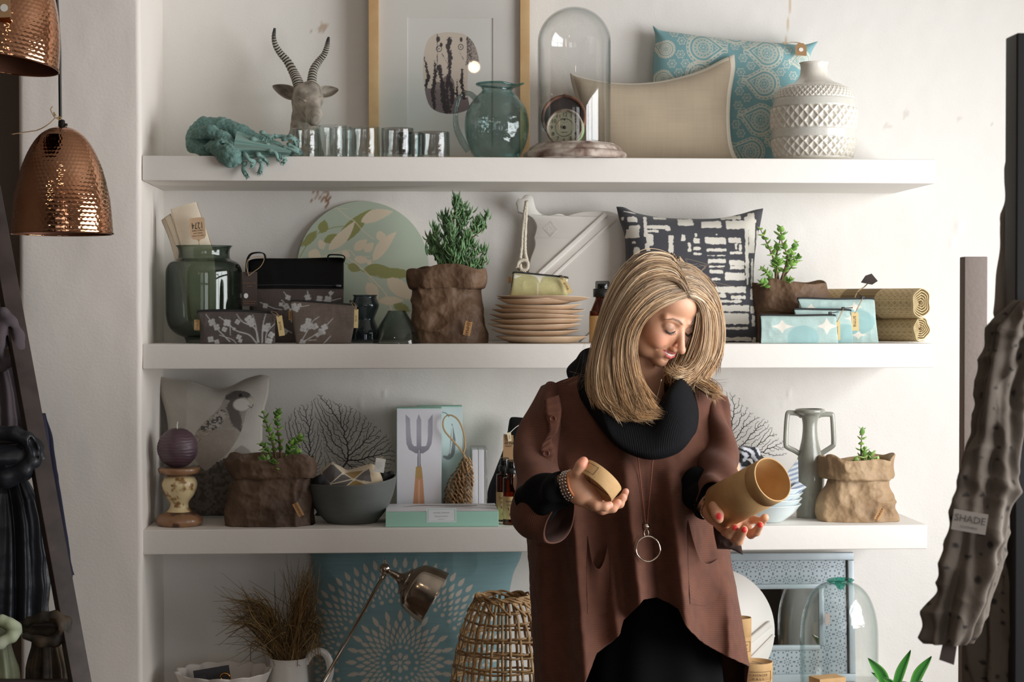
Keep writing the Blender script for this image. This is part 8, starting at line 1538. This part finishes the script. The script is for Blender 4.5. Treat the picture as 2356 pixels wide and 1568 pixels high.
# ---- hair
rg=np.random.default_rng(21); hg=G(); pal=[lin(c_) for c_ in ((208,180,146),(180,150,116),(150,122,95),(232,212,184),(112,88,69),(194,160,120),(84,66,50))]; pw=[.22,.22,.18,.14,.10,.10,.04]
def sheet(guides,n,r0,jit,cur=0,bias=None,tipw=.4,rootdark=.5,curl=.6):
    Gs=np.array([spline([P(x,y,YH+d) for x,y,d in gd],22) for gd in guides])
    for k in range(n):
        s_=rg.random()*(len(Gs)-1) if bias is None else bias(rg.random())*(len(Gs)-1); i=min(int(s_),len(Gs)-2); f=s_-i; c=Gs[i]*(1-f)+Gs[i+1]*f; t=np.linspace(0,1,22)
        ph=rg.random()*6.28; am=jit*rg.uniform(.4,1.5); wv=lambda: np.stack([np.sin(ph+t*2.6),.6*np.cos(ph*1.7+t*2.1),.5*np.sin(ph*2.3+t*2.4)],-1)
        L=rg.uniform(.78,1.05); c=c+wv()*am*(t**1.1)[:,None]+rg.normal(0,.002,3)
        if L<1: c=np.stack([np.interp(t*L,t,c[:,q]) for q in range(3)],1)
        c=c+curl*(np.clip((t-.66)/.34,0,1)**2)[:,None]*np.array([rg.normal(.006,.016),rg.normal(-.004,.007),rg.normal(.002,.010)])
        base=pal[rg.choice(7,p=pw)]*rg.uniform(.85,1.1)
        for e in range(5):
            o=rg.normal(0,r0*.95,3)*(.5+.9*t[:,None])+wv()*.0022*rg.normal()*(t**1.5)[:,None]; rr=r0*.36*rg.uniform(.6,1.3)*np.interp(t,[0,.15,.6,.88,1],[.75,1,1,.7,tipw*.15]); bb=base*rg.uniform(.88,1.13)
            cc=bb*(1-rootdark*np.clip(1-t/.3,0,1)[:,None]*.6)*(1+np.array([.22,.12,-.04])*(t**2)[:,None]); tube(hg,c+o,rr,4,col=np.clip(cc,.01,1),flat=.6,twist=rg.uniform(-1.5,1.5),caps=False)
D=-.10
# viewer-left side, from the parting over the temple and down
left=[[(1580,680,-.082),(1548,690,-.105),(1508,708,-.115),(1474,742,-.112),(1458,790,-.105),(1462,840,-.105),(1474,885,-.115),(1490,925,-.13),(1502,946,-.135),(1508,950,-.135)],
 [(1577,668,-.075),(1530,676,-.105),(1484,706,-.12),(1450,752,-.118),(1440,810,-.112),(1446,860,-.115),(1460,912,-.13),(1468,952,-.14),(1494,956,-.14)],
 [(1568,648,-.06),(1515,652,-.095),(1465,682,-.115),(1425,742,-.112),(1412,810,-.108),(1416,870,-.115),(1432,925,-.13),(1452,954,-.14),(1482,956,-.14)],
 [(1560,630,-.045),(1500,630,-.08),(1454,662,-.10),(1416,726,-.10),(1392,800,-.10),(1384,868,-.108),(1396,922,-.12),(1425,950,-.13),(1450,960,-.13)],
 [(1550,608,-.02),(1486,604,-.055),(1444,638,-.075),(1407,706,-.08),(1382,786,-.08),(1370,856,-.09),(1376,912,-.105),(1400,944,-.115),(1420,956,-.12)],
 [(1540,592,0),(1482,592,-.02),(1434,626,-.04),(1398,694,-.045),(1376,776,-.05),(1364,846,-.06),(1364,900,-.075),(1384,934,-.09),(1398,950,-.09)],
 [(1532,584,.02),(1478,588,.01),(1432,628,-.01),(1397,700,-.01),(1376,790,-.02),(1368,850,-.04),(1372,890,-.05),(1388,920,-.06)]]
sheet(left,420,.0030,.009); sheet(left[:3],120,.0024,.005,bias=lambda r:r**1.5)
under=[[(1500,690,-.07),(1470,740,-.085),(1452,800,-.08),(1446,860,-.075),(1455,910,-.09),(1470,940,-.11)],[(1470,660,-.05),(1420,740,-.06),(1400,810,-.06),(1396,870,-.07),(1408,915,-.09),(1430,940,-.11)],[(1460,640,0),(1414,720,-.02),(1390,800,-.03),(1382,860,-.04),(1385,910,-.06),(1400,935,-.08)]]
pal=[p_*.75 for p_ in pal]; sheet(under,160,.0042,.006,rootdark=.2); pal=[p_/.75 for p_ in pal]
back=[[(1530,590,.03),(1480,600,.09),(1450,680,.10),(1432,780,.09),(1425,860,.07),(1440,900,.05)],[(1545,590,.03),(1540,620,.12),(1520,720,.13),(1500,800,.12),(1490,860,.10),(1500,890,.08)],[(1560,600,.03),(1610,660,.10),(1620,740,.10),(1600,820,.09),(1570,860,.07),(1560,880,.06)]]
sheet(back,170,.0046,.008)
crown=[[(1582,680,-.08),(1570,662,-.07),(1556,630,-.045),(1545,600,-.01),(1536,586,.02),(1530,585,.05)]]*2
right=[[(1583,682,-.08),(1602,694,-.07),(1613,722,-.06),(1613,765,-.05),(1602,815,-.045),(1580,848,-.05),(1552,858,-.06),(1536,850,-.07),(1528,840,-.07)],
 [(1582,672,-.075),(1612,690,-.055),(1628,725,-.04),(1630,775,-.035),(1618,825,-.035),(1596,856,-.045),(1568,868,-.055),(1548,864,-.06)],
 [(1574,652,-.06),(1612,668,-.035),(1640,708,-.01),(1646,762,-.01),(1636,815,-.015),(1614,850,-.02),(1590,880,-.03),(1580,905,-.035)],
 [(1564,628,-.04),(1606,640,-.01),(1644,684,.015),(1658,744,.015),(1654,800,.01),(1634,846,.0),(1606,876,-.005),(1586,890,-.01)],
 [(1550,602,0),(1592,612,.02),(1636,660,.035),(1656,720,.04),(1660,780,.035),(1646,830,.03),(1620,860,.02),(1600,876,.01)]]
sheet(right,165,.0026,.007,bias=lambda r:r); sheet(right[2:],90,.003,.005)
tail=[[(1560,848,.0),(1586,860,-.01),(1615,876,-.02),(1640,895,-.03),(1650,912,-.035)],[(1552,858,.0),(1578,872,-.02),(1605,888,-.035),(1628,903,-.04),(1642,916,-.045)],[(1575,850,.03),(1600,860,.02),(1628,872,.0),(1648,890,-.01),(1654,905,-.02)]]
sheet(tail,70,.0028,.005,rootdark=0)
top=[[(1584,684,-.08),(1560,650,-.085),(1520,640,-.09),(1480,655,-.10),(1450,690,-.10)],[(1575,660,-.06),(1550,620,-.05),(1505,612,-.06),(1464,632,-.07),(1434,670,-.075)],[(1560,620,-.03),(1540,590,-.005),(1495,585,-.01),(1458,608,-.03),(1428,650,-.04)]]
sheet(top,110,.0042,.002,curl=0)
topr=[[(1584,684,-.08),(1600,688,-.07),(1620,705,-.05),(1632,740,-.03)],[(1572,650,-.06),(1596,654,-.03),(1628,684,-.0),(1648,725,.01)],[(1556,612,-.02),(1588,618,.01),(1628,655,.03),(1652,705,.035)]]
sheet(topr,80,.0042,.002,curl=0)
for k in range(34): # stray hairs
    a=rg.random(); x0=lerp(1400,1640,a); tube(hg,spline([P(x0,lerp(620,600,1-abs(a-.5)*2)-8,YH-.02),P(x0+rg.normal(0,14),585+abs(a-.5)*90+rg.normal(0,8),YH-.02),P(x0+rg.normal(0,30)+(a-.5)*50,595+abs(a-.5)*160+rg.normal(0,15),YH-.02)],10),.00022,3,col=pal[0],caps=False)
    if k<16: x1=rg.uniform(1345,1385); tube(hg,spline([P(x1,rg.uniform(780,850),YH-.06),P(x1-rg.uniform(5,30),860,YH-.07),P(x1-rg.uniform(15,70),rg.uniform(850,900),YH-.08)],10),.0002,3,col=pal[2],caps=False)
hg.build('hair',M('blonde_hair',attr=True,r=.46,spec=.45),PE)
# ---- jewellery
lea=M('brown_leather_cord',(130,72,48),.6); sil=M('pale_silver',(222,210,190),.18,metal=1)
g=G(); 
for x0,x1 in ((1467,1485),(1503,1489)): tube(g,[P(lerp(x0,x1,t),lerp(1045,1204,t),float(ponY(lerp(x0,x1,t),lerp(1045,1204,t)))-.009-.012*(1-t)**6) for t in np.linspace(0,1,16)],.0013,7,seg=60)
NK=g.build('necklace',lea,PE); ORG[NK.name]=ORG[PE.name]
yb=ponY(1487,1210)-.016; g=G(); s_=P(1487,1210,yb); lathe(g,s_,[(.0075*math.sin(t),-.0075*math.cos(t)) for t in np.linspace(.01,math.pi-.01,16)],24); g.build('bead',sil,NK)
g=G(); tube(g,[P(1487+5*math.cos(t),1226+9*math.sin(t),yb) for t in np.linspace(0,2*math.pi,24,endpoint=False)],.0011,6,closed=True); g.build('link',sil,NK)
g=G(); yr=min(ponY(1465,1262),ponY(1518,1262))-.006; tube(g,[P(1491+27.5*math.cos(t)*(1+.02*math.sin(5*t)),1262+28.5*math.sin(t)*(1+.02*math.cos(4*t)),yr) for t in np.linspace(0,2*math.pi,60,endpoint=False)],.0017,8,closed=True); g.build('ring_pendant',sil,NK)
g=G(); tube(g,[P(1522,872,3.70),P(1514,905,3.672),P(1506,930,3.665),P(1496,955,3.66)],.0005,5,seg=12); g.build('fine_chain',sil,PE)
g=G(); a=P(1303,1119,YLh+.008); ax=unit(P(1322,1112,YLh)-P(1300,1118,YLh+.012)); sd=unit(np.cross(ax,[0,0,1])); up=np.cross(sd,ax)
for rrow in range(3):
    for k in range(26):
        t=k*2*math.pi/26; o=a+ax*(.003+.0062*rrow)+(sd*math.cos(t)+up*math.sin(t))*.0275; lathe(g,o-[0,0,.0029],[(.0029*math.sin(q),.0029-.0029*math.cos(q)) for q in np.linspace(.05,math.pi-.05,6)],8)
g.build('beaded_bracelet',M('silver_beads',(196,186,178),.2,metal=1),PE)
g=G(); tube(g,[a+ax*.020+(sd*math.cos(t)+up*math.sin(t))*.0258 for t in np.linspace(0,2*math.pi,30,endpoint=False)],.003,8,closed=True); g.build('amber_bangle',M('amber_bangle',(186,110,60),.3),PE)
g=G(); c0=(P(1356,1160,YLh+.002)); axf=unit(P(1386,1172,YLh-.004)-P(1354,1156,YLh+.006)); s1=unit(np.cross(axf,[0,1,0])); s2=np.cross(s1,axf)
for o in (.006,.010): tube(g,[c0+axf*o+(s1*math.cos(t)+s2*math.sin(t))*.0102 for t in np.linspace(0,2*math.pi,30,endpoint=False)],.0011,6,closed=True)
g.build('finger_ring',sil,PE)
g=G(); a=P(1641,1164,YRh+.080); ax=unit(P(1650,1176,YRh+.07)-P(1630,1152,YRh+.10)); sd=unit(np.cross(ax,[0,0,1])); up=np.cross(sd,ax)
for k in range(22):
    t=k*2*math.pi/22; o=a+(sd*math.cos(t)+up*math.sin(t))*.029; e2=unit(-sd*math.sin(t)+up*math.cos(t)); obox(g,o-e2*.0034,o+e2*.0034,.0085,.0026,up=unit(o-a),bev=.0006)
g.build('link_watch',sil,PE)
# ---- what she holds
LX=unit((.65,.25,.72)); fc=P(1365,1120,YLh-.012); R=.0437; hL=.031
LI=thing('round_lid','round kraft lid held in her right hand, its stamped end facing down','lid',fc); g=G(); lathe(g,fc,[(.0001,.0022),(R*.93,.0022),(R*.96,0),(R*.99,.0003),(R,.0015),(R,hL-.001),(R*.985,hL),(R*.95,hL),(R*.95,.006),(.0001,.006)],96,axis=LX); g.build('lid_shell',krt,LI)
e1=unit(np.cross(LX,[0,0,1.])); e2=np.cross(LX,e1); g=G(); z=LX*.0016; f_=lambda x,y:fc+e1*x*R+e2*y*R+z; tube(g,[f_(-.75,.1),f_(.1,-.3),f_(.7,.45)],.0006,5); tube(g,[f_(-.3,-.7),f_(.1,-.3),f_(.5,-.75)],.0006,5); g.build('lid_mark',kin,LI)
# small stamped frame on the side wall, near the thumb
def onside(t,w): return fc+LX*(w*hL)+(e1*math.cos(t)+e2*math.sin(t))*(R+.0005)
tv=P(1348,1072,YLh-.05)-fc; t0=math.atan2(tv@e2,tv@e1); g=G(); cs=[onside(t0-.30,.25),onside(t0,.25),onside(t0+.30,.25),onside(t0+.30,.8),onside(t0,.8),onside(t0-.30,.8)]; tube(g,cs,.0004,5,closed=True); g.build('label_frame',kin,LI)
KT=thing('kraft_tube','open kraft paper tube held in her left hand, mouth tilted towards the viewer','tube',TBs); g=G(); lathe(g,TBs,[(.0001,.0),(TR,.0),(TR,TL*.80),(TR*.992,TL*.802),(TR*.992,TL*.808),(TR,TL*.81),(TR,TL-.001),(TR*.985,TL),(TR*.945,TL),(TR*.94,TL-.002),(TR*.94,.005),(.0001,.005)],110,axis=TA); g.build('tube_body',krt,KT)
